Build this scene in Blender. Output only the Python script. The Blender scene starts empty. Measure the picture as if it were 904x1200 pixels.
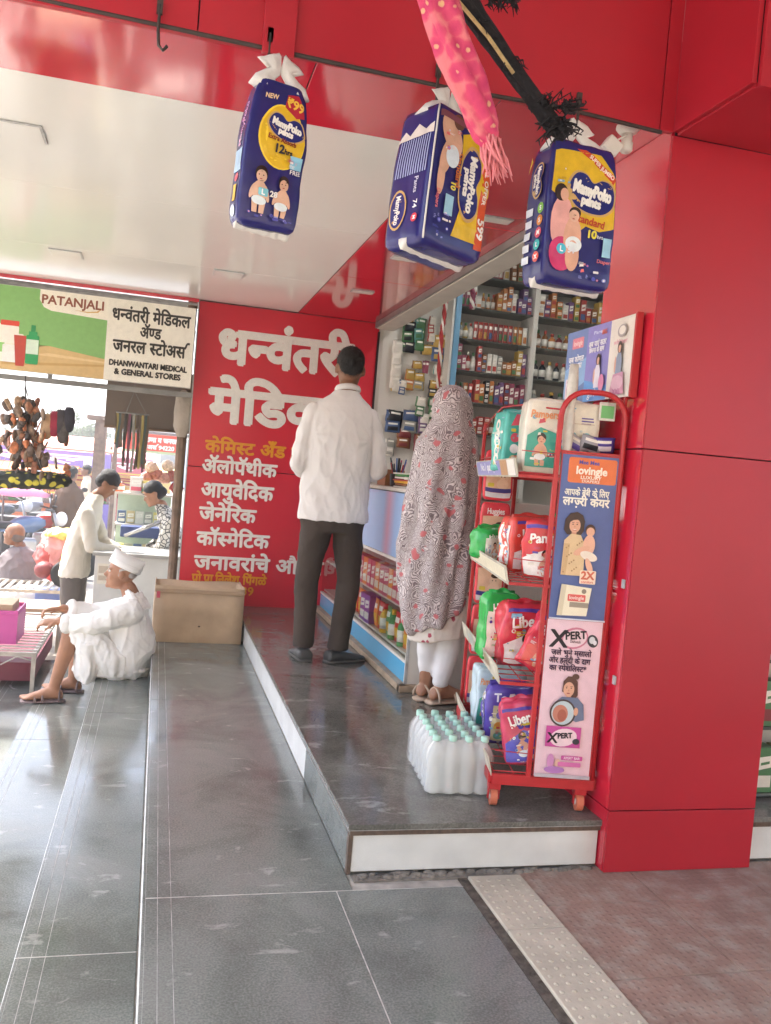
import bpy, bmesh, math, random
from mathutils import Vector, Matrix, Euler, noise
random.seed(7)
SC = bpy.context.scene
COL = SC.collection
R = math.radians
# ------------------------------------------------------------------ camera
CAM_Z = 1.24
AX = ((0.96517032, -0.24791445, 0.08357439), (0.07099693, -0.0592628, -0.9957145), (0.25180486, 0.9669676, -0.03959753))
FPX = 1032.968
cam = bpy.data.cameras.new('camera'); cam.sensor_fit = 'VERTICAL'; cam.sensor_height = 36
cam.sensor_width = 27.12; cam.lens = FPX/1200*36; cam.clip_end = 600; cam.clip_start = .05
camo = bpy.data.objects.new('camera', cam); COL.objects.link(camo)
rx_, up_, bk_ = Vector(AX[0]), -Vector(AX[1]), -Vector(AX[2])
mw = Matrix((rx_, up_, bk_)).transposed().to_4x4(); mw.translation = (0, 0, CAM_Z)
camo.matrix_world = mw
SC.camera = camo
def spot(px, py, ax, v):
    "point of the place where the sight line through a photograph pixel meets the plane  axis = v"
    d = Vector((px-452, py-600, FPX))
    w = Vector([sum(AX[r][c]*d[r] for r in range(3)) for c in range(3)])
    C = Vector((0, 0, CAM_Z)); t = (v-C[ax])/w[ax]
    return C+w*t
# ------------------------------------------------------------------ sky, sun, exposure
SUN_EL, SUN_AZ = 58, 135          # direction the sun stands in: from the street side, beyond the shop
w = bpy.data.worlds.new('World'); SC.world = w; w.use_nodes = True
nt = w.node_tree; bg = nt.nodes['Background']; bg.inputs[1].default_value = .15
sky = nt.nodes.new('ShaderNodeTexSky'); sky.sky_type = 'NISHITA'; sky.sun_disc = False
sky.sun_elevation = R(SUN_EL); sky.sun_rotation = R(90-SUN_AZ); sky.air_density = .9; sky.dust_density = 4.2; sky.ozone_density = .6
nt.links.new(sky.outputs[0], bg.inputs[0])
sl = bpy.data.lights.new('sun', 'SUN'); sl.energy = 2.3; sl.angle = R(2.5); sl.color = (1, .965, .91)
so = bpy.data.objects.new('sun', sl); COL.objects.link(so)
sd = Vector((math.cos(R(SUN_EL))*math.cos(R(SUN_AZ)), math.cos(R(SUN_EL))*math.sin(R(SUN_AZ)), math.sin(R(SUN_EL))))
so.rotation_euler = sd.to_track_quat('Z', 'Y').to_euler()
SC.view_settings.view_transform = 'Standard'; SC.view_settings.look = 'None'
SC.view_settings.exposure = 2.56; SC.view_settings.gamma = 1
SC.cycles.max_bounces = 8; SC.cycles.diffuse_bounces = 5
# ------------------------------------------------------------------ materials
MATS = {}
def lin(c):
    return tuple((x/12.92 if x <= .04045 else ((x+.055)/1.055)**2.4) for x in c)
def rgb(h):
    return lin(tuple(int(h[i:i+2], 16)/255 for i in (0, 2, 4)))
def mat(name, col=(.5, .5, .5), rough=.5, metal=0, var=.12, vs=6, bump=0, bs=60, spec=.5, coat=0, alpha=1, trans=0, ior=1.45, emit=None, rvar=0):
    if name in MATS: return MATS[name]
    if isinstance(col, str): col = rgb(col)
    m = bpy.data.materials.new(name); m.use_nodes = True; MATS[name] = m
    n = m.node_tree.nodes; l = m.node_tree.links; b = n['Principled BSDF']
    b.inputs['Roughness'].default_value = rough; b.inputs['Metallic'].default_value = metal
    b.inputs['Specular IOR Level'].default_value = spec; b.inputs['Coat Weight'].default_value = coat
    b.inputs['Coat Roughness'].default_value = .08
    b.inputs['Transmission Weight'].default_value = trans; b.inputs['IOR'].default_value = ior; b.inputs['Alpha'].default_value = alpha
    m.diffuse_color = (*col, 1)
    tc = n.new('ShaderNodeTexCoord')
    if var:
        no = n.new('ShaderNodeTexNoise'); no.inputs['Scale'].default_value = vs; no.inputs['Detail'].default_value = 6
        l.new(tc.outputs['Object'], no.inputs['Vector'])
        mr = n.new('ShaderNodeMapRange'); mr.inputs['From Min'].default_value = .3; mr.inputs['From Max'].default_value = .7
        mr.inputs['To Min'].default_value = 1-var; mr.inputs['To Max'].default_value = 1+var
        l.new(no.outputs['Fac'], mr.inputs['Value'])
        mx = n.new('ShaderNodeVectorMath'); mx.operation = 'SCALE'; mx.inputs[0].default_value = col
        l.new(mr.outputs[0], mx.inputs['Scale']); l.new(mx.outputs[0], b.inputs['Base Color'])
    else: b.inputs['Base Color'].default_value = (*col, 1)
    if rvar:
        n3 = n.new('ShaderNodeTexNoise'); n3.inputs['Scale'].default_value = 5; n3.inputs['Detail'].default_value = 8
        l.new(tc.outputs['Object'], n3.inputs['Vector'])
        m3 = n.new('ShaderNodeMapRange'); m3.inputs['From Min'].default_value = .35; m3.inputs['From Max'].default_value = .65
        m3.inputs['To Min'].default_value = max(.02, rough-rvar); m3.inputs['To Max'].default_value = rough+rvar
        l.new(n3.outputs['Fac'], m3.inputs['Value']); l.new(m3.outputs[0], b.inputs['Roughness'])
    if bump:
        n2 = n.new('ShaderNodeTexNoise'); n2.inputs['Scale'].default_value = bs; n2.inputs['Detail'].default_value = 5
        l.new(tc.outputs['Object'], n2.inputs['Vector'])
        bp = n.new('ShaderNodeBump'); bp.inputs['Strength'].default_value = min(1, bump); bp.inputs['Distance'].default_value = .01
        l.new(n2.outputs['Fac'], bp.inputs['Height']); l.new(bp.outputs[0], b.inputs['Normal'])
    if emit:
        b.inputs['Emission Color'].default_value = (*emit[0], 1); b.inputs['Emission Strength'].default_value = emit[1]
    return m
def ink(h):                       # printed colour on packaging, posters and signs
    return mat('print_'+h, h, rough=.38, var=.05, vs=30)
def film(h):                      # the same ink on glossy, slightly crinkled plastic film
    if 'film_'+h in MATS: return MATS['film_'+h]
    return crinkle(mat('film_'+h, h, rough=.22, var=.10, vs=30), 11, .5, .006)
def nodes_of(m): return m.node_tree.nodes, m.node_tree.links
def ramp(n, stops):
    r = n.new('ShaderNodeValToRGB'); e = r.color_ramp.elements
    while len(e) < len(stops): e.new(.5)
    for i, (p, c) in enumerate(stops): e[i].position = p; e[i].color = (*c, 1)
    return r
def granite(name, base, rough, warm=0.0):
    m = mat(name, base, rough=rough, var=0)
    n, l = nodes_of(m); b = n['Principled BSDF']; g = n.new('ShaderNodeNewGeometry')
    fine = n.new('ShaderNodeTexNoise'); fine.inputs['Scale'].default_value = 160; fine.inputs['Detail'].default_value = 6
    big = n.new('ShaderNodeTexNoise'); big.inputs['Scale'].default_value = 2.2; big.inputs['Detail'].default_value = 9; big.inputs['Roughness'].default_value = .68; big.inputs['Distortion'].default_value = .6
    sp = n.new('ShaderNodeTexNoise'); sp.inputs['Scale'].default_value = 7.5; sp.inputs['Detail'].default_value = 7; sp.inputs['Roughness'].default_value = .6; sp.inputs['Distortion'].default_value = .4
    mp = n.new('ShaderNodeMapping'); mp.inputs['Scale'].default_value = (.8, 1.6, 1); l.new(g.outputs['Position'], mp.inputs['Vector'])
    for t in (fine, big): l.new(g.outputs['Position'], t.inputs['Vector'])
    l.new(mp.outputs[0], sp.inputs['Vector'])
    b3 = tuple(x*.80 for x in base); b4 = tuple(min(1, x*1.25) for x in base)
    r1 = ramp(n, [(.36, b3), (.5, base), (.64, b4)]); l.new(fine.outputs['Fac'], r1.inputs[0])
    r2 = ramp(n, [(.36, (.72, .72, .72)), (.52, (1, 1, 1)), (.66, (1.0, 1.0, 1.0))]); l.new(big.outputs['Fac'], r2.inputs[0])
    mul = n.new('ShaderNodeMix'); mul.data_type = 'RGBA'; mul.blend_type = 'MULTIPLY'; mul.inputs[0].default_value = 1
    l.new(r1.outputs[0], mul.inputs[6]); l.new(r2.outputs[0], mul.inputs[7])
    dust = n.new('ShaderNodeMix'); dust.data_type = 'RGBA'
    r4 = ramp(n, [(.50, (0, 0, 0)), (.70, (.5, .5, .5))]); l.new(big.outputs['Fac'], r4.inputs[0]); l.new(r4.outputs[0], dust.inputs[0])
    l.new(mul.outputs[2], dust.inputs[6]); dust.inputs[7].default_value = (.26, .26, .25, 1)
    stain = n.new('ShaderNodeMix'); stain.data_type = 'RGBA'
    r3 = ramp(n, [(.62, (0, 0, 0)), (.68, (.36, .36, .36))]); l.new(sp.outputs['Fac'], r3.inputs[0])
    l.new(r3.outputs[0], stain.inputs[0]); l.new(dust.outputs[2], stain.inputs[6]); stain.inputs[7].default_value = (.50, .51, .48, 1)
    l.new(stain.outputs[2], b.inputs['Base Color'])
    mr = n.new('ShaderNodeMapRange'); mr.inputs['From Min'].default_value = .35; mr.inputs['From Max'].default_value = .7
    mr.inputs['To Min'].default_value = rough*.65; mr.inputs['To Max'].default_value = rough*2.2
    l.new(big.outputs['Fac'], mr.inputs['Value']); l.new(mr.outputs[0], b.inputs['Roughness'])
    bp = n.new('ShaderNodeBump'); bp.inputs['Strength'].default_value = .12; bp.inputs['Distance'].default_value = .004
    l.new(big.outputs['Fac'], bp.inputs['Height']); l.new(bp.outputs[0], b.inputs['Normal'])
    return m
M_GRAN = granite('grey_granite', (.172, .190, .174), .13)
M_GRANP = granite('platform_granite', (.150, .148, .130), .11)
M_RED = mat('red_gloss_panel', (.58, .016, .040), rough=.11, var=.05, vs=1.5, bump=.06, bs=1.6, coat=1)
M_RED_DIM = mat('red_satin_panel_dim', (.41, .015, .028), rough=.33, var=.08, vs=2, bump=.03, bs=300, rvar=.03)  # satin red, base darkened because fascia and pillar front get less light
M_REDW = mat('red_sign_vinyl', (.57, .018, .038), rough=.28, var=.05, vs=1.5, bump=.015, bs=3)
M_JOINT = mat('dark_joint', (.025, .012, .012), rough=.8, var=.2, vs=30)
M_CEIL = mat('white_ceiling_panel', (.78, .78, .74), rough=.16, var=.04, vs=1.2, bump=.015, bs=2)
M_MARB = mat('white_marble', (.66, .67, .65), rough=.35, var=.10, vs=7, bump=.01, bs=30)
M_GROUT = mat('grout', (.40, .38, .34), rough=.85, var=.3, vs=20, bump=.3, bs=60)
M_MORT = mat('rough_mortar', (.20, .18, .155), rough=.95, var=.4, vs=18, bump=1, bs=45)
M_LINE = mat('engraved_line_filler', (.34, .34, .33), rough=.7, var=.5, vs=14)
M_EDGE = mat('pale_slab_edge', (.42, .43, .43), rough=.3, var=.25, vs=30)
M_WHITE = mat('white_laminate', (.66, .64, .59), rough=.35, var=.05, vs=3)
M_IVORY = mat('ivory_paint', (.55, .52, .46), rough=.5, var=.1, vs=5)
M_BLUE = mat('light_blue_laminate', (.12, .42, .66), rough=.25, var=.06, vs=3)
M_WOOD = mat('pale_wood', (.38, .29, .20), rough=.6, var=.25, vs=14, bump=.2, bs=40)
M_OLDW = mat('weathered_wood', (.20, .14, .10), rough=.8, var=.35, vs=10, bump=.5, bs=40)
M_GREY = mat('grey_steel', (.22, .22, .21), rough=.45, metal=.3, var=.2, vs=8)
M_DARK = mat('dark_iron', (.05, .035, .03), rough=.6, var=.3, vs=20, bump=.3, bs=80)
M_RACK = mat('red_rack_paint', (.46, .025, .03), rough=.35, var=.15, vs=10, bump=.04, bs=90)
M_SKIN = mat('brown_skin', (.22, .105, .058), rough=.5, var=.12, vs=14, bump=.08, bs=120)
M_SKIN2 = mat('warm_brown_skin', (.34, .17, .10), rough=.5, var=.12, vs=14, bump=.08, bs=120)
M_HAIR = mat('black_hair', (.012, .010, .009), rough=.55, var=.3, vs=60, bump=.8, bs=260)
M_GHAIR = mat('grey_hair', (.38, .36, .34), rough=.7, var=.3, vs=60, bump=.8, bs=260)
M_SHIRT = mat('white_cotton', (.68, .66, .64), rough=.85, var=.03, vs=4, bump=.35, bs=14)
M_KURTA = mat('bright_white_cotton', (.80, .80, .78), rough=.85, var=.03, vs=4, bump=.35, bs=18)
M_CREAM = mat('cream_cotton', (.58, .55, .46), rough=.85, var=.04, vs=4, bump=.12, bs=22)
M_TROU = mat('charcoal_trousers', (.050, .037, .029), rough=.9, var=.12, vs=6, bump=.2, bs=30)
M_SHOE = mat('grey_shoe_leather', (.05, .05, .048), rough=.5, var=.2, vs=20, bump=.1, bs=80)
M_GLASS = mat('clear_glass', (.9, .95, .93), rough=.02, trans=1, ior=1.25, var=0)
M_CARD = mat('brown_cardboard', (.45, .33, .215), rough=.75, var=.12, vs=7, bump=.15, bs=35)
M_BLACKC = mat('black_net_cloth', (.014, .012, .014), rough=.9, var=.3, vs=40, bump=.6, bs=120)
def crinkle(m, scale, strength, dist=.01, stretch=(1, 1, 1), detail=3):
    "sharp little creases: ridged noise as relief"
    n, l = nodes_of(m); b = n['Principled BSDF']; tc = n.new('ShaderNodeTexCoord'); mp = n.new('ShaderNodeMapping'); mp.inputs['Scale'].default_value = stretch
    no = n.new('ShaderNodeTexNoise'); no.noise_type = 'RIDGED_MULTIFRACTAL'; no.inputs['Scale'].default_value = scale; no.inputs['Detail'].default_value = detail; no.inputs['Distortion'].default_value = .5
    l.new(tc.outputs['Object'], mp.inputs['Vector']); l.new(mp.outputs[0], no.inputs['Vector'])
    bp = n.new('ShaderNodeBump'); bp.inputs['Strength'].default_value = strength; bp.inputs['Distance'].default_value = dist; l.new(no.outputs['Fac'], bp.inputs['Height'])
    if b.inputs['Normal'].is_linked: l.new(b.inputs['Normal'].links[0].from_socket, bp.inputs['Normal'])
    l.new(bp.outputs[0], b.inputs['Normal']); return m
crinkle(M_SHIRT, 5, .45, .012, (1.6, 1.6, .8)); crinkle(M_KURTA, 7, .6, .014, (1.3, 1.3, .8)); crinkle(M_CREAM, 6, .4, .01); crinkle(M_TROU, 6, .5, .012, (1.5, 1.5, .7)); crinkle(M_CARD, 3, .25, .006, (1, 1, .6))
# ------------------------------------------------------------------ object helpers
def tag(o, label=None, cat=None, group=None, kind=None):
    if label: o['label'] = label
    if cat: o['category'] = cat
    if group: o['group'] = group
    if kind: o['kind'] = kind
    return o
def thing(name, label, cat, loc=(0, 0, 0), rz=0, group=None):
    o = bpy.data.objects.new(name, None); COL.objects.link(o); o.empty_display_size = .1
    o.location = loc; o.rotation_euler = (0, 0, rz)
    return tag(o, label, cat, group)
class MB:
    "collects shapes; build() links them as one mesh object"
    def __init__(s): s.v = []; s.f = []; s.m = []; s.sm = []
    def add(s, vs, fs, m=0, smooth=False, T=None):
        k = len(s.v)
        for p in vs:
            p = Vector(p); s.v.append(T @ p if T is not None else p)
        for f in fs: s.f.append([i+k for i in f]); s.m.append(m); s.sm.append(smooth)
        return s
    def box(s, a, b, m=0, T=None, bev=0):
        x0, y0, z0 = a; x1, y1, z1 = b
        if bev <= 0:
            return s.add([(x0,y0,z0),(x1,y0,z0),(x1,y1,z0),(x0,y1,z0),(x0,y0,z1),(x1,y0,z1),(x1,y1,z1),(x0,y1,z1)],
                  [(3,2,1,0),(4,5,6,7),(0,1,5,4),(1,2,6,5),(2,3,7,6),(3,0,4,7)], m, False, T)
        bm = bmesh.new(); bmesh.ops.create_cube(bm, size=1)
        for v in bm.verts: v.co = Vector(((x0+x1)/2+v.co.x*(x1-x0), (y0+y1)/2+v.co.y*(y1-y0), (z0+z1)/2+v.co.z*(z1-z0)))
        bmesh.ops.bevel(bm, geom=bm.edges[:], offset=bev, segments=2, affect='EDGES', profile=.5)
        bm.verts.index_update()
        s.add([v.co.copy() for v in bm.verts], [[v.index for v in f.verts] for f in bm.faces], m, False, T); bm.free(); return s
    def tube(s, pts, r, m=0, n=8, cap=True, smooth=True, T=None):
        pts = [Vector(p) for p in pts]; N = len(pts)
        rr = r if isinstance(r, (list, tuple)) else [r]*N
        vs, fs = [], []; prev = None
        for i, p in enumerate(pts):
            d = (pts[min(i+1, N-1)]-pts[max(i-1, 0)]).normalized()
            if prev is None:
                a = d.orthogonal().normalized()
            else:
                a = (prev-d*prev.dot(d))
                a = a.normalized() if a.length > 1e-6 else d.orthogonal().normalized()
            prev = a; bb = d.cross(a)
            for k in range(n):
                t = 2*math.pi*k/n; vs.append(p+(a*math.cos(t)+bb*math.sin(t))*rr[i])
        for i in range(N-1):
            for k in range(n):
                fs.append((i*n+k, i*n+(k+1) % n, (i+1)*n+(k+1) % n, (i+1)*n+k))
        if cap: fs.append(tuple(range(n))[::-1]); fs.append(tuple((N-1)*n+k for k in range(n)))
        return s.add(vs, fs, m, smooth, T)
    def lathe(s, prof, c=(0, 0, 0), m=0, n=14, smooth=True, T=None):
        c = Vector(c); vs, fs = [], []
        for (r, z) in prof:
            for k in range(n):
                t = 2*math.pi*k/n; vs.append(c+Vector((r*math.cos(t), r*math.sin(t), z)))
        for i in range(len(prof)-1):
            for k in range(n): fs.append((i*n+k, i*n+(k+1) % n, (i+1)*n+(k+1) % n, (i+1)*n+k))
        fs.append(tuple(range(n))[::-1]); fs.append(tuple((len(prof)-1)*n+k for k in range(n)))
        return s.add(vs, fs, m, smooth, T)
    def ball(s, c, r, m=0, seg=14, rings=9, T=None):
        if not isinstance(r, (tuple, list)): r = (r, r, r)
        c = Vector(c); vs = [c+Vector((0, 0, r[2]))]; fs = []
        for i in range(1, rings):
            p = math.pi*i/rings
            for k in range(seg):
                t = 2*math.pi*k/seg
                vs.append(c+Vector((r[0]*math.sin(p)*math.cos(t), r[1]*math.sin(p)*math.sin(t), r[2]*math.cos(p))))
        vs.append(c-Vector((0, 0, r[2])))
        for k in range(seg): fs.append((0, 1+k, 1+(k+1) % seg))
        for i in range(rings-2):
            for k in range(seg):
                a = 1+i*seg+k; b = 1+i*seg+(k+1) % seg; fs.append((a, a+seg, b+seg, b))
        L = len(vs)-1
        for k in range(seg): fs.append((L, 1+(rings-2)*seg+(k+1) % seg, 1+(rings-2)*seg+k))
        return s.add(vs, fs, m, True, T)
    def loft(s, rings, m=0, n=20, T=None, cap=True):
        "rings: (centre, rx, ry, tilt Matrix/None)  -> closed smooth shape"
        vs, fs = [], []
        for rg in rings:
            c, rx, ry = Vector(rg[0]), rg[1], rg[2]; Q = rg[3] if len(rg) > 3 and rg[3] else None
            for k in range(n):
                t = 2*math.pi*k/n; p = Vector((rx*math.cos(t), ry*math.sin(t), 0))
                vs.append(c+(Q @ p if Q else p))
        N = len(rings)
        for i in range(N-1):
            for k in range(n): fs.append((i*n+k, i*n+(k+1) % n, (i+1)*n+(k+1) % n, (i+1)*n+k))
        if cap: fs.append(tuple(range(n))[::-1]); fs.append(tuple((N-1)*n+k for k in range(n)))
        return s.add(vs, fs, m, True, T)
    def mesh(s, name, mats):
        me = bpy.data.meshes.new(name); me.from_pydata([tuple(v) for v in s.v], [], s.f)
        for mm in (mats if isinstance(mats, (list, tuple)) else [mats]): me.materials.append(mm)
        me.polygons.foreach_set('material_index', s.m); me.polygons.foreach_set('use_smooth', s.sm)
        bm = bmesh.new(); bm.from_mesh(me); bmesh.ops.recalc_face_normals(bm, faces=bm.faces); bm.to_mesh(bm_me := me); bm.free()
        me.update(); return me
    def build(s, name, mats, parent=None, loc=None, rot=None, kind=None):
        return link(name, s.mesh(name, mats), parent, loc, rot, kind)
def link(name, me, parent=None, loc=None, rot=None, kind=None):
    o = bpy.data.objects.new(name, me); COL.objects.link(o)
    if parent: o.parent = parent
    if loc is not None: o.location = loc
    if rot is not None: o.rotation_euler = rot
    if kind: o['kind'] = kind
    return o
def boxobj(name, a, b, m, parent=None, bev=0, kind=None):
    return MB().box(a, b, bev=bev).build(name, m, parent, kind=kind)
def copy_tree(o, parent=None):
    c = o.copy(); COL.objects.link(c)
    if parent: c.parent = parent
    for ch in list(o.children): copy_tree(ch, c)
    return c
def fuse(mb, voxel=.01, smooth=4, fold=None, name='fused'):
    "voxel-fuse overlapping shapes into one continuous skin; fold(co, normal) -> push along the normal"
    me = mb.mesh(name, M_WHITE); o = bpy.data.objects.new(name, me); COL.objects.link(o)
    r = o.modifiers.new('r', 'REMESH'); r.mode = 'VOXEL'; r.voxel_size = voxel; r.use_smooth_shade = True
    if smooth:
        sm = o.modifiers.new('s', 'SMOOTH'); sm.iterations = smooth; sm.factor = .5
    bpy.context.view_layer.update()
    out = bpy.data.meshes.new_from_object(o.evaluated_get(bpy.context.evaluated_depsgraph_get()))
    bpy.data.objects.remove(o); bpy.data.meshes.remove(me)
    if fold:
        ns = [v.normal.copy() for v in out.vertices]
        for v, nn in zip(out.vertices, ns): v.co += nn*fold(v.co, nn)
    out.materials.clear(); out.update(); out.name = name
    return out
def creases(seed, s=7, st=(1, 1, .6), p=5):
    "thin raised creases, about 0..1"
    def f(c):
        a = 1-abs(noise.noise(Vector((c.x*s*st[0]+seed, c.y*s*st[1], c.z*s*st[2]))))*1.6
        b = 1-abs(noise.noise(Vector((c.x*s*2.1*st[0], c.y*s*2.1*st[1]+seed, c.z*s*2.1*st[2]+c.x*3))))*1.6
        return max(0, a)**p+.5*max(0, b)**p
    return f
def folds(amp, sx=9, sy=9, sz=3.5, seed=0):
    cr_ = creases(seed*3.1, sx*.85, (1, 1, min(1.5, .8*sz/sx+.25)))
    def f(co, nn):
        a = noise.noise(Vector((co.x*sx+seed, co.y*sy, co.z*sz)))
        b = noise.noise(Vector((co.x*sx*2.3, co.y*sy*2.3+seed, co.z*sz*1.4)))
        return amp*((1-abs(a)*2.2)*.5+b*.4+cr_(co)*.75-.3)
    return f
# ------------------------------------------------------------------ lettering and flat print
GL = {}
def glyph(ch, off):
    k = (ch, round(off, 4))
    if k in GL: return GL[k]
    def mk(s):
        cu = bpy.data.curves.new('t', 'FONT'); cu.body = s; cu.offset = off; cu.resolution_u = 3
        o = bpy.data.objects.new('t', cu); COL.objects.link(o); bpy.context.view_layer.update()
        me = bpy.data.meshes.new_from_object(o.evaluated_get(bpy.context.evaluated_depsgraph_get()))
        vs = [(v.co.x, v.co.y) for v in me.vertices]; fs = [tuple(p.vertices) for p in me.polygons]
        bpy.data.objects.remove(o); bpy.data.curves.remove(cu); bpy.data.meshes.remove(me); return vs, fs
    vs, fs = mk(ch); W = GL.setdefault(('ref', off), max(v[0] for v in mk('\u2014')[0]))
    adv = max(v[0] for v in mk(ch+'\u2014')[0])-W
    GL[k] = (vs, fs, adv); return GL[k]
def text_mesh(s, off=0.0):
    "markup: ~X half letter, ^ reph on the letter before, < rakar under it, > diagonal rakar"
    V, F = [], []; x = 0; i = 0; gi = [0]     # neighbouring letters lie a hair apart in depth, so their head bars never share a plane
    def put(vs, fs, dx, dy=0, sx=1, sy=1):
        gi[0] += 1; e = (gi[0] % 3)*.00025; k = len(V); V.extend((vx*sx+dx, vy*sy+dy, e) for vx, vy in vs)
        F.extend(tuple((j+k) for j in (f if sx*sy > 0 else f[::-1])) for f in fs)
    last = .6
    while i < len(s):
        c = s[i]
        if c == ' ': x += .32; i += 1; continue
        if c == '~':
            vs, fs, adv = glyph(s[i+1], off)
            bm = bmesh.new(); bv = [bm.verts.new((a, b, 0)) for a, b in vs]
            for f in fs:
                try: bm.faces.new([bv[j] for j in f])
                except ValueError: pass
            cut = adv*.66
            bmesh.ops.bisect_plane(bm, geom=bm.verts[:]+bm.edges[:]+bm.faces[:], plane_co=(cut, 0, 0), plane_no=(1, 0, 0), clear_outer=True)
            bm.verts.index_update()
            put([(v.co.x, v.co.y) for v in bm.verts], [tuple(v.index for v in f.verts) for f in bm.faces], x); bm.free()
            x += cut; last = cut; i += 2; continue
        if c == '^':
            vs, fs, adv = glyph('\u0947', off); mx = max(v[0] for v in vs); put(vs, fs, x-.12, .0, -1, 1); i += 1; continue
        if c == '<':
            vs, fs, adv = glyph('^', off); w_ = max(v[0] for v in vs); put(vs, fs, x-last*.5-w_*.35, -.42, .75, .6); i += 1; continue
        if c == '>':
            k = len(V); V.extend([(x-last*.72, .12, .0006), (x-last*.66, .05, .0006), (x-.12, .28, .0006), (x-.17, .34, .0006)]); F.append((k, k+1, k+2, k+3)); i += 1; continue
        vs, fs, adv = glyph(c, off); put(vs, fs, x); x += adv
        if adv > .1: last = adv
        i += 1
    return V, F, x
HEART = [(0, -.5), (.3, -.42), (.5, -.15), (.5, .15), (.38, .38), (.18, .4), (0, .26), (-.18, .4), (-.38, .38), (-.5, .15), (-.5, -.15), (-.3, -.42)]
class Art:
    def busy(s, x0, y0, x1, y1, cols, n, seed, sz=.012):
        "small print scattered over an area: lines of type, roundels and patches"
        rr = random.Random(seed)
        for k in range(n):
            c = rr.choice(cols); w_ = sz*rr.uniform(.5, 1.8); h_ = sz*rr.uniform(.25, .7); x = rr.uniform(x0, x1-w_); y = rr.uniform(y0, y1-h_); q = rr.random()
            if q < .35:
                for i in range(3): s.rect(x, y+i*h_*.5, x+w_*rr.uniform(.6, 1), y+i*h_*.5+h_*.22, c)
            elif q < .6: s.disc(x+w_*.3, y+h_*.5, w_*.3, w_*.3, c, n=12); s.disc(x+w_*.3, y+h_*.5, w_*.16, w_*.16, rr.choice(cols), n=10)
            elif q < .8: s.poly([(x, y), (x+w_, y+h_*.4), (x+w_*.8, y+h_*1.3), (x+w_*.1, y+h_)], c)
            else: s.rrect(x, y, x+w_, y+h_, h_*.3, c)
        return s
    def __init__(s): s.it = []; s.k = 0
    def raw(s, V, F, col): s.k += 1; s.it.append((V, F, col, s.k)); return s
    def poly(s, pts, col): return s.raw(list(pts), [tuple(range(len(pts)))], col)
    def rect(s, x0, y0, x1, y1, col): return s.poly([(x0, y0), (x1, y0), (x1, y1), (x0, y1)], col)
    def disc(s, cx, cy, rx, ry, col, n=20, rot=0):
        ca, sa = math.cos(rot), math.sin(rot)
        return s.poly([(cx+rx*math.cos(t)*ca-ry*math.sin(t)*sa, cy+rx*math.cos(t)*sa+ry*math.sin(t)*ca) for t in [2*math.pi*k/n for k in range(n)]], col)
    def rrect(s, x0, y0, x1, y1, r, col):
        p = []
        for cx, cy, a in ((x1-r, y1-r, 0), (x0+r, y1-r, 90), (x0+r, y0+r, 180), (x1-r, y0+r, 270)):
            for k in range(5): t = R(a+k*22.5); p.append((cx+r*math.cos(t), cy+r*math.sin(t)))
        return s.poly(p, col)
    def text(s, t, cx, cy, h, col, off=0.012, rot=0, asp=1, w=None, al='c', sheer=0, bold=0):
        if bold:
            for dx, dy in ((bold, 0), (-bold, 0), (0, bold), (0, -bold), (bold*.7, bold*.7), (-bold*.7, -bold*.7)):
                s.text(t, cx+dx, cy+dy, h, col, off, rot, asp, w, al, sheer)
        V, F, adv = text_mesh(t, min(off, .012))
        sy = h/.72; sx = sy*asp
        if w: sx = w/max(adv, .01)
        ox = {'c': adv/2, 'l': 0, 'r': adv}[al]; ca, sa = math.cos(rot), math.sin(rot)
        out = []
        for a, b, e in V:
            b = (b-.33)*sy; a = (a-ox)*sx+b*sheer; out.append((cx+a*ca-b*sa, cy+a*sa+b*ca, e*min(1, sy*6)))
        return s.raw(out, F, col)
    def build(s, name, parent, mapf, sub=0, step=.00012, label=None, inkf=None):
        V, F, Mi = [], [], []; cols = []
        for vs, fs, col, k in s.it:
            if col not in cols: cols.append(col)
            bm = bmesh.new(); bv = [bm.verts.new((q[0], q[1], q[2] if len(q) > 2 else 0)) for q in vs]
            for f in fs:
                try: bm.faces.new([bv[j] for j in f])
                except ValueError: pass
            bmesh.ops.triangulate(bm, faces=bm.faces[:])
            if sub:
                for _ in range(5):
                    es = [e for e in bm.edges if e.calc_length() > sub]
                    if not es: break
                    bmesh.ops.subdivide_edges(bm, edges=es, cuts=1); bmesh.ops.triangulate(bm, faces=[f for f in bm.faces if len(f.verts) > 3])
            bm.verts.index_update(); b0 = len(V)
            for v in bm.verts: V.append(tuple(mapf(v.co.x, v.co.y, .0006+k*step+v.co.z)))
            ref = None
            for f in bm.faces:
                F.append([v.index+b0 for v in f.verts]); Mi.append(cols.index(col))
            bm.free()
        me = bpy.data.meshes.new(name); me.from_pydata(V, [], F)
        for c in cols: me.materials.append((inkf or (film if sub else ink))(c))
        me.polygons.foreach_set('material_index', Mi); me.update()
        o = link(name, me, parent)
        if label: o['label'] = label
        return o
def face_front(y=0, x=0, z=0): return lambda u, v, o: (x+u, y-o, z+v)
def face_left(x=0, y=0, z=0): return lambda u, v, o: (x-o, y-u, z+v)
ORD = ['first', 'second', 'third', 'fourth', 'fifth', 'sixth', 'seventh', 'eighth', 'ninth', 'tenth', 'eleventh', 'twelfth', 'thirteenth', 'fourteenth', 'fifteenth', 'sixteenth', 'seventeenth', 'eighteenth', 'nineteenth', 'twentieth']
# ================================================================== SETTING
def struct(name, mb, m, parent=None):
    o = mb.build(name, m, parent)
    if not parent: o['kind'] = 'structure'
    return o
# street ground, one sheet to the horizon
MB_ = MB()
mg = mat('dusty_street', (.30, .27, .23), rough=.9, var=.3, vs=1.5, bump=.4, bs=12)
MB_.box((-300, -300, -1.2), (300, 300, -.604)); struct('street_ground', MB_, mg)
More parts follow.
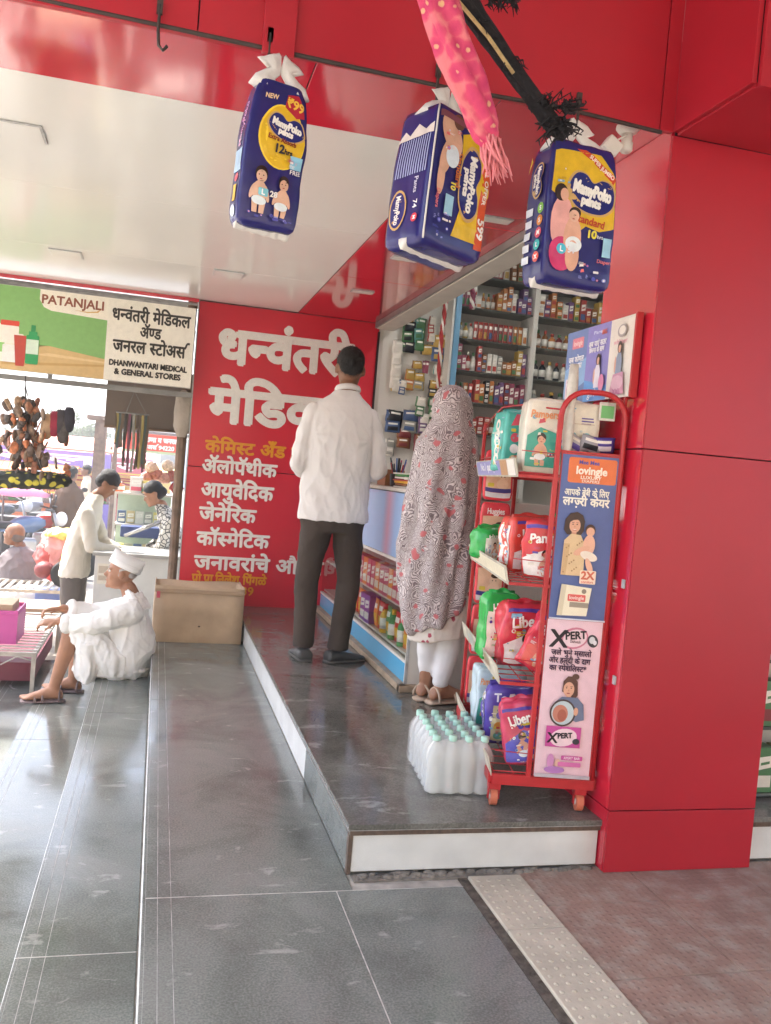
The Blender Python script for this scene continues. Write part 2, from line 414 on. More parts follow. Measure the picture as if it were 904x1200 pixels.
# stepped porch floor: four levels falling to the street
levels = [(.04, 1.002, 0.0), (-.285, .04, -.15), (-.635, -.285, -.30), (-.985, -.635, -.45)]
EDGES_Y = [(-1.6, 1.0), (1.0, 2.507), (2.507, 4.62), (4.62, 6.95)]
floor = thing('porch_floor', None, None); floor['kind'] = 'structure'
mbb = MB()
for x0, x1, z in levels:
    mbb.box((x0+.006, -1.6, -.9), ((3.6 if z == 0 else x1+.02), 7.45 if z < 0 else 6.95, z-.0035-.001*abs(z)))
mbb.build('mortar_bed', M_GROUT, floor)
def slab(x0, x1, y0, y1, z, m=M_GRAN, th=.02, name='floor_slab', parent=floor, g=.0015, bev=.0012):
    return MB().box((x0+g, y0+g, z-th), (x1-g, y1-g, z), bev=bev).build(name, m, parent)
for li, (x0, x1, z) in enumerate(levels):
    ys = [(-1.6, .6), (.6, 2.507), (2.507, 4.62), (4.62, 6.95)] if li == 0 else [(-1.6, .4), (.4, 2.47+.03*li), (2.47+.03*li, 4.9), (4.9, 7.45)]
    for (y0, y1) in ys:
        if li == 0:
            if y1 <= 2.6:
                slab(x0, .60, y0, y1, z); slab(.60, 1.0, y0, y1, z)
            else: slab(x0, .652, y0, y1, z)
        else: slab(x0, x1-.002, y0, y1, z)
        # nosing chamfer painted pale for its side-lit sheen, and two engraved anti-slip lines
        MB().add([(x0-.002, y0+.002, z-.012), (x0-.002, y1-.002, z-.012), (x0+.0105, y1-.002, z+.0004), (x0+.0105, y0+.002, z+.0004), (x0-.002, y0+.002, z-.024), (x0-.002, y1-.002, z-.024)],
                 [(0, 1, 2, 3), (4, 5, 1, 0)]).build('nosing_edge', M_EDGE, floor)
        for gx in (.042, .079):
            MB().box((x0+gx, y0+.004, z-.001), (x0+gx+.0017, y1-.004, z+.0004)).build('engraved_line', M_LINE, floor)
    MB().box((x0, -1.6, z-.149), (x0+.012, 6.95 if li == 0 else 7.45, z-.025)).build('step_riser', M_GRAN, floor)
ML_ = mat('pale_joint', (.46, .45, .42), rough=.8, var=.4, vs=25)
for a_, b_ in (((.05, 2.5056), (1.0, 2.5086)), ((.5988, 1.0), (.6014, 2.505))): MB().box((a_[0], a_[1], -.003), (b_[0], b_[1], .0004)).build('joint_line', ML_, floor)
MB().box((-.283, 2.4985, -.153), (.036, 2.5015, -.1496)).build('joint_line', ML_, floor)
# raised shop platform
plat = thing('shop_platform', None, None); plat['kind'] = 'structure'
MB().box((.668, 2.62, 0.001), (4.4, 7.3, .135)).build('platform_core', M_MORT, plat)
xs = [.642, 1.6, 2.9, 4.4]; yy = [2.59, 4.1, 5.6, 7.2]
for i in range(3):
    for j in range(3):
        slab(xs[i], xs[i+1], yy[j], yy[j+1], .165, M_GRANP, .018, 'platform_slab', plat, g=.0008)
MB().box((.650, 2.598, .128), (4.4, 2.64, .145)).build('edge_underlay', mat('brown_granite_edge', (.12, .085, .065), rough=.3, var=.3, vs=60), plat)
MB().box((.643, 2.592, .1452), (1.6, 2.6, .1468)).build('edge_line', M_EDGE, plat)
MB().box((.6432, 2.6, .1452), (.652, 6.7, .1468)).build('edge_line', M_EDGE, plat)
MB().box((.650, 2.642, .128), (.69, 6.74, .145)).build('edge_underlay', mat('brown_granite_edge'), plat)
MB().box((.662, 2.604, .012), (1.50, 2.619, .127), bev=.001).build('riser_panel', M_MARB, plat)
MB().box((2.06, 2.604, .012), (4.4, 2.619, .127), bev=.001).build('riser_panel', M_MARB, plat)
MB().box((.648, 2.600, .004), (.661, 2.625, .127), bev=.001).build('corner_strip', mat('brown_granite_edge'), plat)
MB().box((.650, 2.627, .003), (.662, 3.44, .127), bev=.001).build('riser_panel', M_GRAN, plat)
MB().box((.652, 3.442, .003), (.664, 5.0, .127), bev=.001).build('riser_panel', M_MARB, plat)
MB().box((.652, 5.003, .003), (.664, 6.7, .127), bev=.001).build('riser_panel', M_MARB, plat)
# crumbly strip of mortar under the riser
mo = MB(); rnd = random.Random(3)
for k in range(90):
    x = .68+rnd.random()*.8; y = 2.575+rnd.random()*.03; s = .004+rnd.random()*.010
    mo.ball((x, y, .002), (s*1.6, s, s*.8), seg=6, rings=4)
mo.box((.665, 2.560, -.01), (1.5, 2.604, .003))
mo.build('loose_mortar', M_MORT, None, kind='stuff')
MB().box((1.0005, -1.6, -.01), (1.031, 2.59, .0012)).build('dark_groove', mat('groove_filler', (.10, .085, .07), rough=.95, var=.5, vs=30, bump=1, bs=60), floor)  # flush dark strip filling the groove beside the cream tiles
# tactile cream strip and red tiles in front of the pillar
pave = thing('pavement', None, None); pave['kind'] = 'structure'
MB().box((1.004, -1.6, -.3), (6, 2.603, -.001)).build('pavement_bed', M_GROUT, pave)
mc = mat('cream_tactile_tile', (.50, .46, .37), rough=.7, var=.12, vs=9, bump=.25, bs=60)
studs = MB()
for y0, y1 in ((-1.6, -.1), (-.1, .9), (.9, 1.6), (1.6, 2.226), (2.226, 2.555)):
    MB().box((1.032, y0+.0015, -.03), (1.208, y1-.0015, .010), bev=.003).build('tactile_tile', mc, pave)
    y = y0+.02
    while y < y1-.015:
        if y > 1.2:
            for k in range(5):
                studs.lathe([(.0075, 0), (.0055, .002), (.001, .0024)], (1.053+k*.034, y, .0098), n=7)
        y += .034
so_ = studs.build('tactile_stud', mc, pave, kind='stuff')
mr_ = mat('red_paving_tile', (.29, .18, .14), rough=.75, var=.18, vs=7, bump=.2, bs=50)
n, l = nodes_of(mr_)     # fine raised dots and grey dust on the red tile
g = n.new('ShaderNodeNewGeometry'); vo = n.new('ShaderNodeTexVoronoi'); vo.inputs['Scale'].default_value = 42; vo.inputs['Randomness'].default_value = .1
l.new(g.outputs['Position'], vo.inputs['Vector'])
rr = ramp(n, [(.18, (1, 1, 1)), (.34, (0, 0, 0))]); l.new(vo.outputs['Distance'], rr.inputs[0])
bp = n.new('ShaderNodeBump'); bp.inputs['Distance'].default_value = .004; bp.inputs['Strength'].default_value = .6; l.new(rr.outputs[0], bp.inputs['Height'])
l.new(bp.outputs[0], n['Principled BSDF'].inputs['Normal'])
old = n['Principled BSDF'].inputs['Base Color'].links[0].from_socket
no = n.new('ShaderNodeTexNoise'); no.inputs['Scale'].default_value = 14; no.inputs['Detail'].default_value = 8; l.new(g.outputs['Position'], no.inputs['Vector'])
r5 = ramp(n, [(.46, (.12, .12, .12)), (.66, (.7, .7, .7))]); l.new(no.outputs['Fac'], r5.inputs[0])
mx = n.new('ShaderNodeMix'); mx.data_type = 'RGBA'; l.new(r5.outputs[0], mx.inputs[0]); l.new(old, mx.inputs[6]); mx.inputs[7].default_value = (.36, .32, .265, 1)
l.new(mx.outputs[2], n['Principled BSDF'].inputs['Base Color'])
for i in range(9):
    for j in range(9):
        x0 = 1.211+i*.3925; y1 = 2.553-j*.3925+.2
        if y1-.39 > 2.55: continue
        MB().box((x0+.0015, y1-.391, -.03), (x0+.391, min(y1, 2.602)-.0015, .004), bev=.0015).build('paving_tile', mr_, pave)
# ------------------------------------------------------------------ red sign wall at the end of the porch
wall = thing('sign_wall', 'red sign wall with large white shop lettering at the end of the porch', 'wall', (0, 6.75, 0))
MB().box((.212, .02, -.02), (1.60, .20, 3.2)).build('wall_core', M_MORT, wall)
for z0, z1 in ((.0, 1.197), (1.203, 2.425)):
    MB().box((.206, 0, z0), (1.585, .022, z1), bev=.0015).build('sign_panel', M_REDW, wall)
MB().box((.198, -.004, .0), (.2055, .03, 2.43)).build('edge_trim', M_EDGE, wall)
MB().box((.208, .004, 1.1975), (1.58, .018, 1.2025)).build('panel_joint', M_JOINT, wall)
SG = 'E2DFD8'; YL = 'D9941E'
def wtext(t, px, py, h, col, w=None, off=.02, nm='lettering', al='l', rot=0):
    p = spot(px, py, 1, 6.75)
    a = Art(); a.text(t, 0, 0, h, col, off=.01, w=w, al=al, rot=rot, bold=h*off*1.15)
    o = a.build(nm, wall, face_front(0, 0, 0), step=.0005); o.location = (p.x, -.002, p.z); return o
wtext('ध~नवंतरी', 256, 404, .27, SG, w=1.02, off=.042, rot=0)
wtext('मेिडकल', 246, 473, .27, SG, w=1.16, off=.042)
wtext('केिम~सट अँड ड<िग~सट', 241, 522, .095, YL, w=.98, off=.03)
wtext('ॲलोपॅथीक', 237, 545, .105, SG, w=.56, off=.03)
wtext('आयु वेिद^क'.replace(' ', ''), 236, 573, .115, SG, w=.55, off=.03) if False else wtext('आयुवे^िदक', 236, 573, .115, SG, w=.54, off=.03)
wtext('जेनेिरक', 234, 601, .11, SG, w=.42, off=.03)
wtext('कॉ~समेिटक', 231, 630, .11, SG, w=.54, off=.03)
wtext('जनावरांचे औषधे', 228, 658, .11, SG, w=.98, off=.03)
wtext('प्रो.प्रा.िनलेश िपंगळे'.replace('प्र', 'प>'), 225, 677, .07, YL, w=.56, off=.03)
wtext('9339', 268, 692, .065, YL, w=.19, off=.02)
# ------------------------------------------------------------------ porch ceiling
ceil = thing('porch_ceiling', None, None); ceil['kind'] = 'structure'
MB().box((-1.9, 2.66, 2.47), (1.598, 7.4, 2.75)).build('ceiling_slab', M_MORT, ceil)
yj = [3.085, 4.34, 5.60, 6.74]
for j in range(3):
    MB().box((-1.85, yj[j]+.0012, 2.4315), (.938, yj[j+1]-.0012, 2.45), bev=.0012).build('ceiling_panel', M_CEIL, ceil)
MB().box((-1.85, 3.0855, 2.437), (.937, 6.74, 2.449)).build('ceiling_seam', mat('seam_beige', (.45, .43, .38), rough=.7), ceil)
# red glossy soffit panels round the white field
for a, b in (((-1.9, 2.572), (.36, 3.084)), ((.363, 2.572), (.94, 3.084)), ((.943, 2.572), (1.62, 3.9)), ((.941, 3.903), (1.62, 5.30)), ((.941, 5.303), (1.62, 6.748))):
    MB().box((a[0], a[1], 2.428), (b[0], b[1], 2.452), bev=.0015).build('soffit_panel', M_RED, ceil)
MB().box((.93, 2.6, 2.434), (1.6, 6.745, 2.45)).build('soffit_seam', M_JOINT, ceil)
MB().box((-1.9, 6.70, 2.405), (.20, 6.76, 2.43)).build('ceiling_border', M_RED, ceil)
for (px, py) in ((22, 153), (78, 297), (268, 321)):
    p = spot(px, py, 2, 2.43)
    t = thing('ceiling_light', {22: 'large flat square panel light set in the white ceiling, nearest the front edge', 78: 'flat panel light in the white ceiling, left of the two near the far edge', 268: 'flat panel light in the white ceiling, right of the two near the far edge'}[px], 'light', (p.x, p.y, 2.43), 0, 'flat panel lights in the white ceiling')
    MB().box((-.095, -.095, -.006), (.095, .095, .001), bev=.002).build('frame', M_EDGE, t); MB().box((-.086, -.086, -.008), (.086, .086, -.005)).build('diffuser', M_CEIL, t)
for k, (px, py) in enumerate(((475, 302), (425, 341), (581, 256))):
    p = spot(px, py, 2, 2.43)
    t = thing('soffit_light', ['small flat white light on the red soffit, in front of the shop beam', 'small white light on the red soffit beside the reflected lettering', 'small white light on the red soffit between two hanging nappy packs'][k], 'light', (p.x, p.y, 2.428), 0, 'small lights on the red soffit')
    MB().box((-.075, -.04, -.007), (.075, .04, .001), bev=.002).build('frame', M_EDGE, t); MB().box((-.066, -.033, -.009), (.066, .033, -.006)).build('diffuser', M_WHITE, t)
# ------------------------------------------------------------------ fascia over the porch front
fas = thing('porch_fascia', 'red panelled fascia above the porch front carrying the iron hooks', 'fascia', (0, 2.55, 0))
MB().box((-2.0, .022, 2.43), (1.50, .10, 4.2)).build('fascia_core', M_JOINT, fas)
fx = [-1.98, -.9, .0, .86, 1.44, 1.498]
fxs = [-1.98, -.95, .018, 1.452, 1.503]
for i in range(len(fxs)-1):
    for z0, z1 in ((2.405, 3.3), (3.304, 4.2)):
        MB().box((fxs[i]+.002, 0, z0), (fxs[i+1]-.002, .021, z1), bev=.0012).build('fascia_panel', M_RED_DIM, fas)
MB().box((.195, -.018, 2.39), (.285, -.001, 4.2), bev=.002).build('cover_strip', M_RED_DIM, fas)
MB().tube([(-1.9, .01, 2.424), (-.5, .004, 2.418), (.2, -.002, 2.408), (.75, .004, 2.404), (1.1, -.003, 2.410), (1.46, .004, 2.400)], .0065, n=7).build('hook_rail', M_DARK, fas)
hooks = []
for k, (px, py, L) in enumerate(((187, 28, .075), (318, 46, .10), (515, 92, .08), (681, 118, .08))):
    p = spot(px, py-12, 1, 2.53)
    hk = MB().tube([(0, 0, .035), (0, 0, -L*.5), (.004, -.003, -L), (.016, -.006, -L-.012), (.026, -.006, -L+.002)], .0045, n=6).box((-.008, -.003, .01), (.008, .006, .05)).build('iron_hook', M_DARK, None, (p.x, 2.535, 2.41 if k else 2.425))
    tag(hk, ['empty rusty iron hook on the fascia edge above the white ceiling', 'iron hook holding the leftmost nappy pack', 'iron hook holding the middle nappy pack', 'iron hook behind the black net cloth holding the right nappy pack'][k], 'hook', 'iron hooks along the fascia edge')
    hooks.append((p.x, 2.535, 2.41-L))
# box jutting out over the pillar
bo = thing('fascia_box', 'red panelled box jutting forward from the fascia over the pillar', 'fascia', (0, 0, 0))
MB().box((1.516, 2.17, 2.412), (4.6, 2.548, 4.2)).build('box_core', M_JOINT, bo)
MB().box((1.500, 2.165, 2.405), (1.515, 2.549, 3.3), bev=.001).build('side_panel', M_RED_DIM, bo)
MB().box((1.500, 2.165, 3.304), (1.515, 2.549, 4.2), bev=.001).build('side_panel', M_RED_DIM, bo)
MB().box((1.517, 2.150, 2.395), (2.7, 2.1645, 3.3), bev=.001).build('front_panel', M_RED_DIM, bo)
MB().box((2.704, 2.150, 2.395), (4.6, 2.1645, 3.3), bev=.001).build('front_panel', M_RED_DIM, bo)
MB().box((1.516, 2.168, 2.398), (2.6, 2.55, 2.410), bev=.001).build('underside_panel', M_RED_DIM, bo)
MB().box((2.604, 2.168, 2.398), (4.6, 2.55, 2.410), bev=.001).build('underside_panel', M_RED_DIM, bo)
# ------------------------------------------------------------------ pillar
PX0, PX1, PY0, PY1 = 1.505, 2.062, 2.555, 2.93
pil = thing('red_pillar', 'large square pillar clad in red panels beside the display rack', 'pillar', (0, 0, 0))
MB().box((PX0+.012, PY0+.012, -.03), (PX1-.012, PY1, 2.43)).build('pillar_core', M_JOINT, pil)
for z0, z1 in ((.0045, .208), (.212, 1.398), (1.402, 2.398)):
    MB().box((PX0+.0005, PY0, z0), (PX1-.0005, PY0+.011, z1), bev=.001).build('front_panel', M_RED_DIM, pil)
    MB().box((PX0, PY0+.0115, z0), (PX0+.011, PY1, z1 if z1 < 2 else 2.427), bev=.001).build('side_panel', M_RED, pil)
    MB().box((PX1-.011, PY0+.0115, z0), (PX1, PY1, z1 if z1 < 2 else 2.427), bev=.001).build('side_panel', M_RED, pil)
for z_ in (.62, .94): MB().box((PX0-.006, PY0+.03, z_), (PX0-.0005, PY0+.05, z_+.03), bev=.002).build('plastic_clip', M_EDGE, pil)
MB().box((PX0+.02, PY1-.011, .17), (PX1-.02, PY1+.001, 2.427)).build('back_panel', M_RED, pil)
# ------------------------------------------------------------------ shop room
shop = thing('shop_room', 'white walled shop room behind the counter', 'shop', (0, 0, 0))
MB().box((1.62, 6.742, .166), (2.165, 6.76, 3.2)).build('end_wall_panel', M_WHITE, shop)
MB().box((1.66, 7.05, .166), (4.4, 7.07, 3.2)).build('back_wall', M_WHITE, shop)
MB().box((4.1, 2.95, .166), (4.12, 7.05, 3.2)).build('side_wall', M_WHITE, shop)
MB().box((1.60, 2.96, 3.2), (4.4, 7.1, 3.25)).build('inner_ceiling', M_WHITE, shop)
MB().box((1.602, 2.96, 2.456), (1.66, 6.74, 3.2)).build('bulkhead', M_WHITE, shop)
MB().box((2.06, 2.93, .166), (4.1, 2.95, 3.2)).build('front_wall', M_WHITE, shop)
MB().box((1.588, 6.735, .9), (1.619, 6.75, 2.40)).build('corner_post', M_IVORY, shop)
MB().box((1.575, 6.725, .166), (1.5875, 6.749, 2.36)).build('corner_seal', M_JOINT, shop)
tl = thing('tube_light', 'lit fluorescent tube light under the shop ceiling above the counter aisle', 'tube light', (2.45, 4.9, 3.12))
MB().box((-.03, -.62, .03), (.03, .62, .08)).build('batten', M_WHITE, tl); MB().tube([(0, -.60, .005), (0, .60, .005)], .016, n=12).build('tube', mat('lit_tube', (1, 1, 1), var=0, emit=((.93, .97, 1), 17)), tl)
bm_ = thing('shop_beam', 'grey metal beam running under the red soffit over the counter', 'beam', (0, 0, 0))
MB().box((1.545, 2.945, 2.385), (1.5595, 6.73, 2.4265)).build('beam_face', M_GREY, bm_)
MB().box((1.560, 2.945, 2.380), (1.70, 6.73, 2.4265), bev=.003).build('beam_underside', M_IVORY, bm_)  # underside coloured pale for shop light glowing on it, face kept darker
# other shop to the right of the pillar
MB().box((2.4, 2.95, -.02), (2.42, 3.6, 2.4))
# ------------------------------------------------------------------ canopy out of view, added and widened to dim the fascia and pillar front
can = thing('shade_canopy', 'sheet metal canopy over the walkway in front of the fascia', 'canopy', (0, 0, 0))
MB().box((-1.7, -4.2, 3.42), (6.6, 2.5, 3.46)).build('roof_sheet', mat('canopy_sheet', (.28, .27, .25), rough=.6, metal=.2, var=.2), can)
for x in (-.4, .8, 2.0): MB().box((x, -1.9, 3.36), (x+.05, 2.5, 3.42)).build('rafter', M_GREY, can)
for x in (.45, 4.5): MB().box((x, -1.85, -.6 if x < 0 else -.02), (x+.07, -1.78, 3.36)).build('canopy_post', M_GREY, can)
MB().tube([(-1.4, 1.98, 3.30), (3.5, 1.98, 3.30)], .012, n=8).build('hanging_rail', M_DARK, can)
# ================================================================== GOODS
def pane_mat():
    m = mat('window_pane', (1, 1, 1), var=0); n, l = nodes_of(m)
    out = [x for x in n if x.type == 'OUTPUT_MATERIAL'][0]
    tr = n.new('ShaderNodeBsdfTransparent'); gl = n.new('ShaderNodeBsdfGlossy'); gl.inputs['Roughness'].default_value = .03
    fr = n.new('ShaderNodeFresnel'); fr.inputs['IOR'].default_value = 1.5; mx = n.new('ShaderNodeMixShader')
    gm = n.new('ShaderNodeNewGeometry'); iv = n.new('ShaderNodeMath'); iv.operation = 'SUBTRACT'; iv.inputs[0].default_value = 1; l.new(gm.outputs['Backfacing'], iv.inputs[1]); mu = n.new('ShaderNodeMath'); mu.operation = 'MULTIPLY'; l.new(iv.outputs[0], mu.inputs[0]); l.new(fr.outputs[0], mu.inputs[1]); l.new(mu.outputs[0], mx.inputs[0]); l.new(tr.outputs[0], mx.inputs[1]); l.new(gl.outputs[0], mx.inputs[2]); l.new(mx.outputs[0], out.inputs[0])
    tr.inputs[0].default_value = (.93, .96, .95, 1)
    return m
M_PANE = pane_mat()
# ------------------------------------------------------------------ counter
ct = thing('shop_counter', 'light blue and white shop counter with packets shown behind its glass front', 'counter', (0, 0, 0))
CX, CY0, CY1 = 1.284, 4.262, 6.735
MB().box((CX+.004, CY0+.018, .166), (CX+.02, CY1, .298), bev=.001).build('base_panel', M_BLUE, ct)
MB().box((CX, CY0+.018, .299), (CX+.024, CY1, .313)).build('frame_rail', M_WHITE, ct)
MB().box((CX, CY0+.018, .785), (CX+.024, CY1, .803)).build('frame_rail', M_WHITE, ct)
MB().box((CX+.008, CY0+.018, .314), (CX+.012, CY1, .784)).build('glass_front', M_PANE, ct)
mb_ = mat('blue_banner', (.20, .46, .70), rough=.3, var=0); n, l = nodes_of(mb_)
g = n.new('ShaderNodeNewGeometry'); sx = n.new('ShaderNodeSeparateXYZ'); l.new(g.outputs['Position'], sx.inputs[0])
r_ = ramp(n, [(.0, rgb('98BADC')), (.19, rgb('90B6DE')), (.25, rgb('BD93AC')), (.30, rgb('90B8E0')), (.55, rgb('A9C4E4')), (1, rgb('8FB2DC'))])
mr = n.new('ShaderNodeMapRange'); mr.inputs['From Min'].default_value = 4.26; mr.inputs['From Max'].default_value = 6.7; l.new(sx.outputs['Y'], mr.inputs[0]); l.new(mr.outputs[0], r_.inputs[0])
l.new(r_.outputs[0], n['Principled BSDF'].inputs['Base Color'])
MB().box((CX+.003, CY0+.018, .804), (CX+.018, CY1, 1.160), bev=.001).build('banner_panel', mb_, ct)
MB().box((CX+.02, CY0+.018, .166), (1.80, CY1, .30)).build('carcass', M_IVORY, ct)
MB().box((1.78, CY0+.018, .30), (1.80, CY1, 1.16)).build('back_board', M_IVORY, ct)
for z in (.33, .555): MB().box((CX+.03, CY0+.02, z-.012), (1.77, CY1, z)).build('inner_shelf', M_IVORY, ct)
MB().box((CX-.01, CY0-.006, 1.165), (1.82, CY1, 1.187), bev=.003).build('counter_top', M_IVORY, ct)
MB().box((CX-.002, CY0, .168), (2.15, CY0+.016, 1.162), bev=.001).build('end_panel', M_WHITE, ct)
MB().box((CX-.004, CY0-.003, .168), (CX+.012, CY0-.0005, 1.16)).build('corner_trim', M_EDGE, ct)
MB().box((CX-.040, CY0-.045, .166), (CX+.003, CY1, .200), bev=.003).build('wooden_plinth', M_WOOD, ct)
MB().box((CX-.040, CY0-.047, .166), (CX+.06, CY0-.003, .200), bev=.003).build('wooden_plinth', M_WOOD, ct)
# ------------------------------------------------------------------ small goods
MUTE = {'C8342E': 'A8433C', 'E07B26': 'B87440', 'D9A92E': 'B8984C', '7C4A9C': '6E5078', '3C8A4A': '4F7A52', '3F66A8': '4A628C', 'B83A62': '964A5E', '4FA8A0': '5A908A', 'A32A2A': '84383A'}
COLN = {'C8342E': 'red', 'E07B26': 'orange', 'D9A92E': 'yellow', '7C4A9C': 'purple', '3C8A4A': 'green', 'D8D4CA': 'white', '3F66A8': 'blue', 'B83A62': 'pink', '8A5A34': 'brown', '4FA8A0': 'teal', '9A9A92': 'grey', 'A32A2A': 'dark red', '23242C': 'black'}
CK = list(COLN)
def carton(w, d, h, c1, c2, axis='y'):
    m = MB(); m.box((-w/2, -d/2, 0), (w/2, d/2, h), 0, bev=.0015)
    f = -d/2-.0006
    m.add([(-w*.4, f, h*.12), (w*.4, f, h*.12), (w*.4, f, h*.38), (-w*.4, f, h*.38)], [(0, 1, 2, 3)], 1)
    m.add([(-w*.36, f, h*.5), (w*.36, f, h*.56), (w*.36, f, h*.82), (-w*.36, f, h*.78)], [(0, 1, 2, 3)], 2)
    m.add([(-w*.25, f-.0004, h*.6), (w*.25, f-.0004, h*.64), (w*.25, f-.0004, h*.7), (-w*.25, f-.0004, h*.66)], [(0, 1, 2, 3)], 0)
    me = m.mesh('carton', [ink(c1), ink(c2), ink('E6E2D8')]); return me
def bottle_mesh(r, h, c1, c2):
    m = MB(); m.lathe([(r*.9, 0), (r, h*.04), (r, h*.62), (r*.8, h*.7), (r*.4, h*.76), (r*.4, h*.82)], m=0, n=12)
    m.lathe([(r*.5, h*.82), (r*.5, h*.99), (r*.42, h)], m=1, n=10); m.lathe([(r*1.02, h*.15), (r*1.02, h*.52)], m=2, n=12)
    return m.mesh('bottle', [ink(c1), ink(c2), ink('E6E2D8')])
def pouch_mesh(w, h, c1, c2, seed=0):
    n_ = 6; V, F, Mi = [], [], []
    m = MB(); vs = []; fs = []; ms = []
    for s_ in (-1, 1):
        for j in range(n_+1):
            for i in range(n_+1):
                u = i/n_*2-1; v = j/n_*2-1
                t = .16*w*(1-u*u)*(1-v*v)+.0008; x = u*w/2*(1-.04*math.sin(v*3+seed)); vs.append((x, s_*t, (v+1)*h/2))
    K = (n_+1)**2
    for s_ in (0, 1):
        for j in range(n_):
            for i in range(n_):
                a = s_*K+j*(n_+1)+i; fs.append((a, a+1, a+n_+2, a+n_+1)); ms.append(1 if (j in (1, 2) and 1 <= i < n_-1) else (2 if j == 4 and 0 < i < n_-1 else 0))
    for i in range(n_):
        for a, b in ((i, i+1), (n_*(n_+1)+i, n_*(n_+1)+i+1)): fs.append((a, b, b+K, a+K)); ms.append(0)
        for a, b in ((i*(n_+1), (i+1)*(n_+1)), (i*(n_+1)+n_, (i+1)*(n_+1)+n_)): fs.append((a, b, b+K, a+K)); ms.append(0)
    k = 0
    for f, q in zip(fs, ms): pass
    m.v = [Vector(p) for p in vs]; m.f = [list(f) for f in fs]; m.m = ms; m.sm = [True]*len(fs)
    return m.mesh('pouch', [ink(c1), ink(c2), ink('E8E4DA')])
CACHE = {}
def good(kind, c1, c2, dims, vivid=False):
    if not vivid: c1, c2 = MUTE.get(c1, c1), MUTE.get(c2, c2)
    k = (kind, c1, c2, dims)
    if k not in CACHE:
        w_, d_, h_ = dims
        CACHE[k] = carton(w_, d_, h_, c1, c2) if kind == 'carton' else bottle_mesh(w_/2, h_, c1, c2) if kind in ('bottle', 'jar') else pouch_mesh(w_, h_, c1, c2)
    return CACHE[k]
# ------------------------------------------------------------------ shelving at the back of the shop
sh = thing('shelving_unit', 'tall glass shelving full of medicine cartons on the back wall of the shop', 'shelves', (0, 0, 0))
SY = 6.55
ZS = [1.39, 1.635, 1.88, 2.12, 2.365, 2.61, 2.855]
MB().box((2.125, SY-.03, .168), (2.168, SY+.25, 3.19), bev=.002).build('post', mat('blue_post', (.16, .36, .55), rough=.35, var=.05), sh)
MB().box((2.105, SY-.012, .168), (2.1235, SY+.25, 3.19), bev=.002).build('post', M_WHITE, sh)
for x in (2.775, 3.45): MB().box((x, SY-.02, .168), (x+.04, SY+.25, 3.19), bev=.002).build('post', M_WHITE, sh)
MB().box((2.17, SY+.245, .168), (3.45, SY+.26, 3.19)).build('back_board', M_WHITE, sh)
for z in ZS:
    MB().box((2.169, SY-.005, z-.010), (2.7735, SY+.243, z), bev=.001).build('shelf', mat('shelf_glass_edge', (.10, .115, .105), rough=.12, var=.1), sh)
    MB().box((2.8165, SY-.005, z-.010), (3.4485, SY+.243, z), bev=.001).build('shelf', mat('shelf_glass_edge'), sh)
rnd = random.Random(21)
SHN = {2.855: 'topmost', 2.61: 'second from top', 2.365: 'third from top', 2.12: 'fourth from top', 1.88: 'fifth from top', 1.635: 'sixth from top'}
PLAN = {
 ('left', 2.855): [('pouch', 'A32A2A'), ('carton', '8A5A34'), ('carton', 'A32A2A'), ('pouch', 'C8342E'), ('carton', '8A5A34'), ('carton', 'D8D4CA')],
 ('left', 2.61): [('pouch', 'B83A62'), ('carton', 'D8D4CA'), ('jar', 'E07B26'), ('jar', '8A5A34'), ('carton', 'E07B26'), ('carton', 'E07B26'), ('carton', '7C4A9C'), ('carton', '7C4A9C')],
 ('left', 2.365): [('jar', '9A9A92'), ('jar', 'D9A92E'), ('pouch', 'C8342E'), ('pouch', 'C8342E'), ('pouch', 'A32A2A'), ('pouch', 'C8342E'), ('pouch', 'E07B26'), ('pouch', 'D8D4CA')],
 ('left', 2.12): [('carton', 'B83A62'), ('bottle', 'C8342E'), ('bottle', 'D8D4CA'), ('carton', 'C8342E'), ('carton', 'D8D4CA'), ('carton', '9A9A92'), ('carton', 'E07B26'), ('carton', 'D9A92E'), ('carton', 'D8D4CA')],
 ('left', 1.88): [('bottle', '3C8A4A'), ('pouch', 'E07B26'), ('carton', 'C8342E'), ('carton', '23242C'), ('carton', '7C4A9C'), ('carton', 'A32A2A'), ('carton', 'B83A62'), ('carton', 'C8342E')],
 ('left', 1.635): [('carton', 'D8D4CA'), ('carton', '4FA8A0'), ('carton', 'C8342E'), ('jar', '8A5A34'), ('carton', 'D9A92E'), ('carton', '3F66A8')],
 ('right', 2.855): [('carton', '8A5A34'), ('carton', 'D9A92E'), ('carton', '8A5A34'), ('carton', 'A32A2A')],
 ('right', 2.61): [('carton', 'D8D4CA'), ('carton', 'E07B26'), ('carton', 'D8D4CA'), ('carton', 'D9A92E'), ('carton', 'C8342E'), ('carton', 'D9A92E')],
 ('right', 2.365): [('bottle', '8A5A34'), ('jar', 'E07B26'), ('jar', 'A32A2A'), ('jar', '8A5A34'), ('bottle', '9A9A92'), ('jar', '8A5A34'), ('jar', '3F66A8')],
 ('right', 2.12): [('bottle', '23242C'), ('bottle', 'D8D4CA'), ('bottle', '23242C'), ('bottle', 'D8D4CA'), ('bottle', '9A9A92'), ('bottle', '23242C'), ('bottle', 'D8D4CA')],
 ('right', 1.88): [('bottle', '9A9A92'), ('jar', '8A5A34'), ('bottle', '23242C'), ('bottle', '9A9A92'), ('bottle', '3C8A4A'), ('jar', '9A9A92')],
 ('right', 1.635): [('carton', '9A9A92'), ('jar', 'D8D4CA'), ('carton', '8A5A34'), ('carton', 'C8342E')],
}
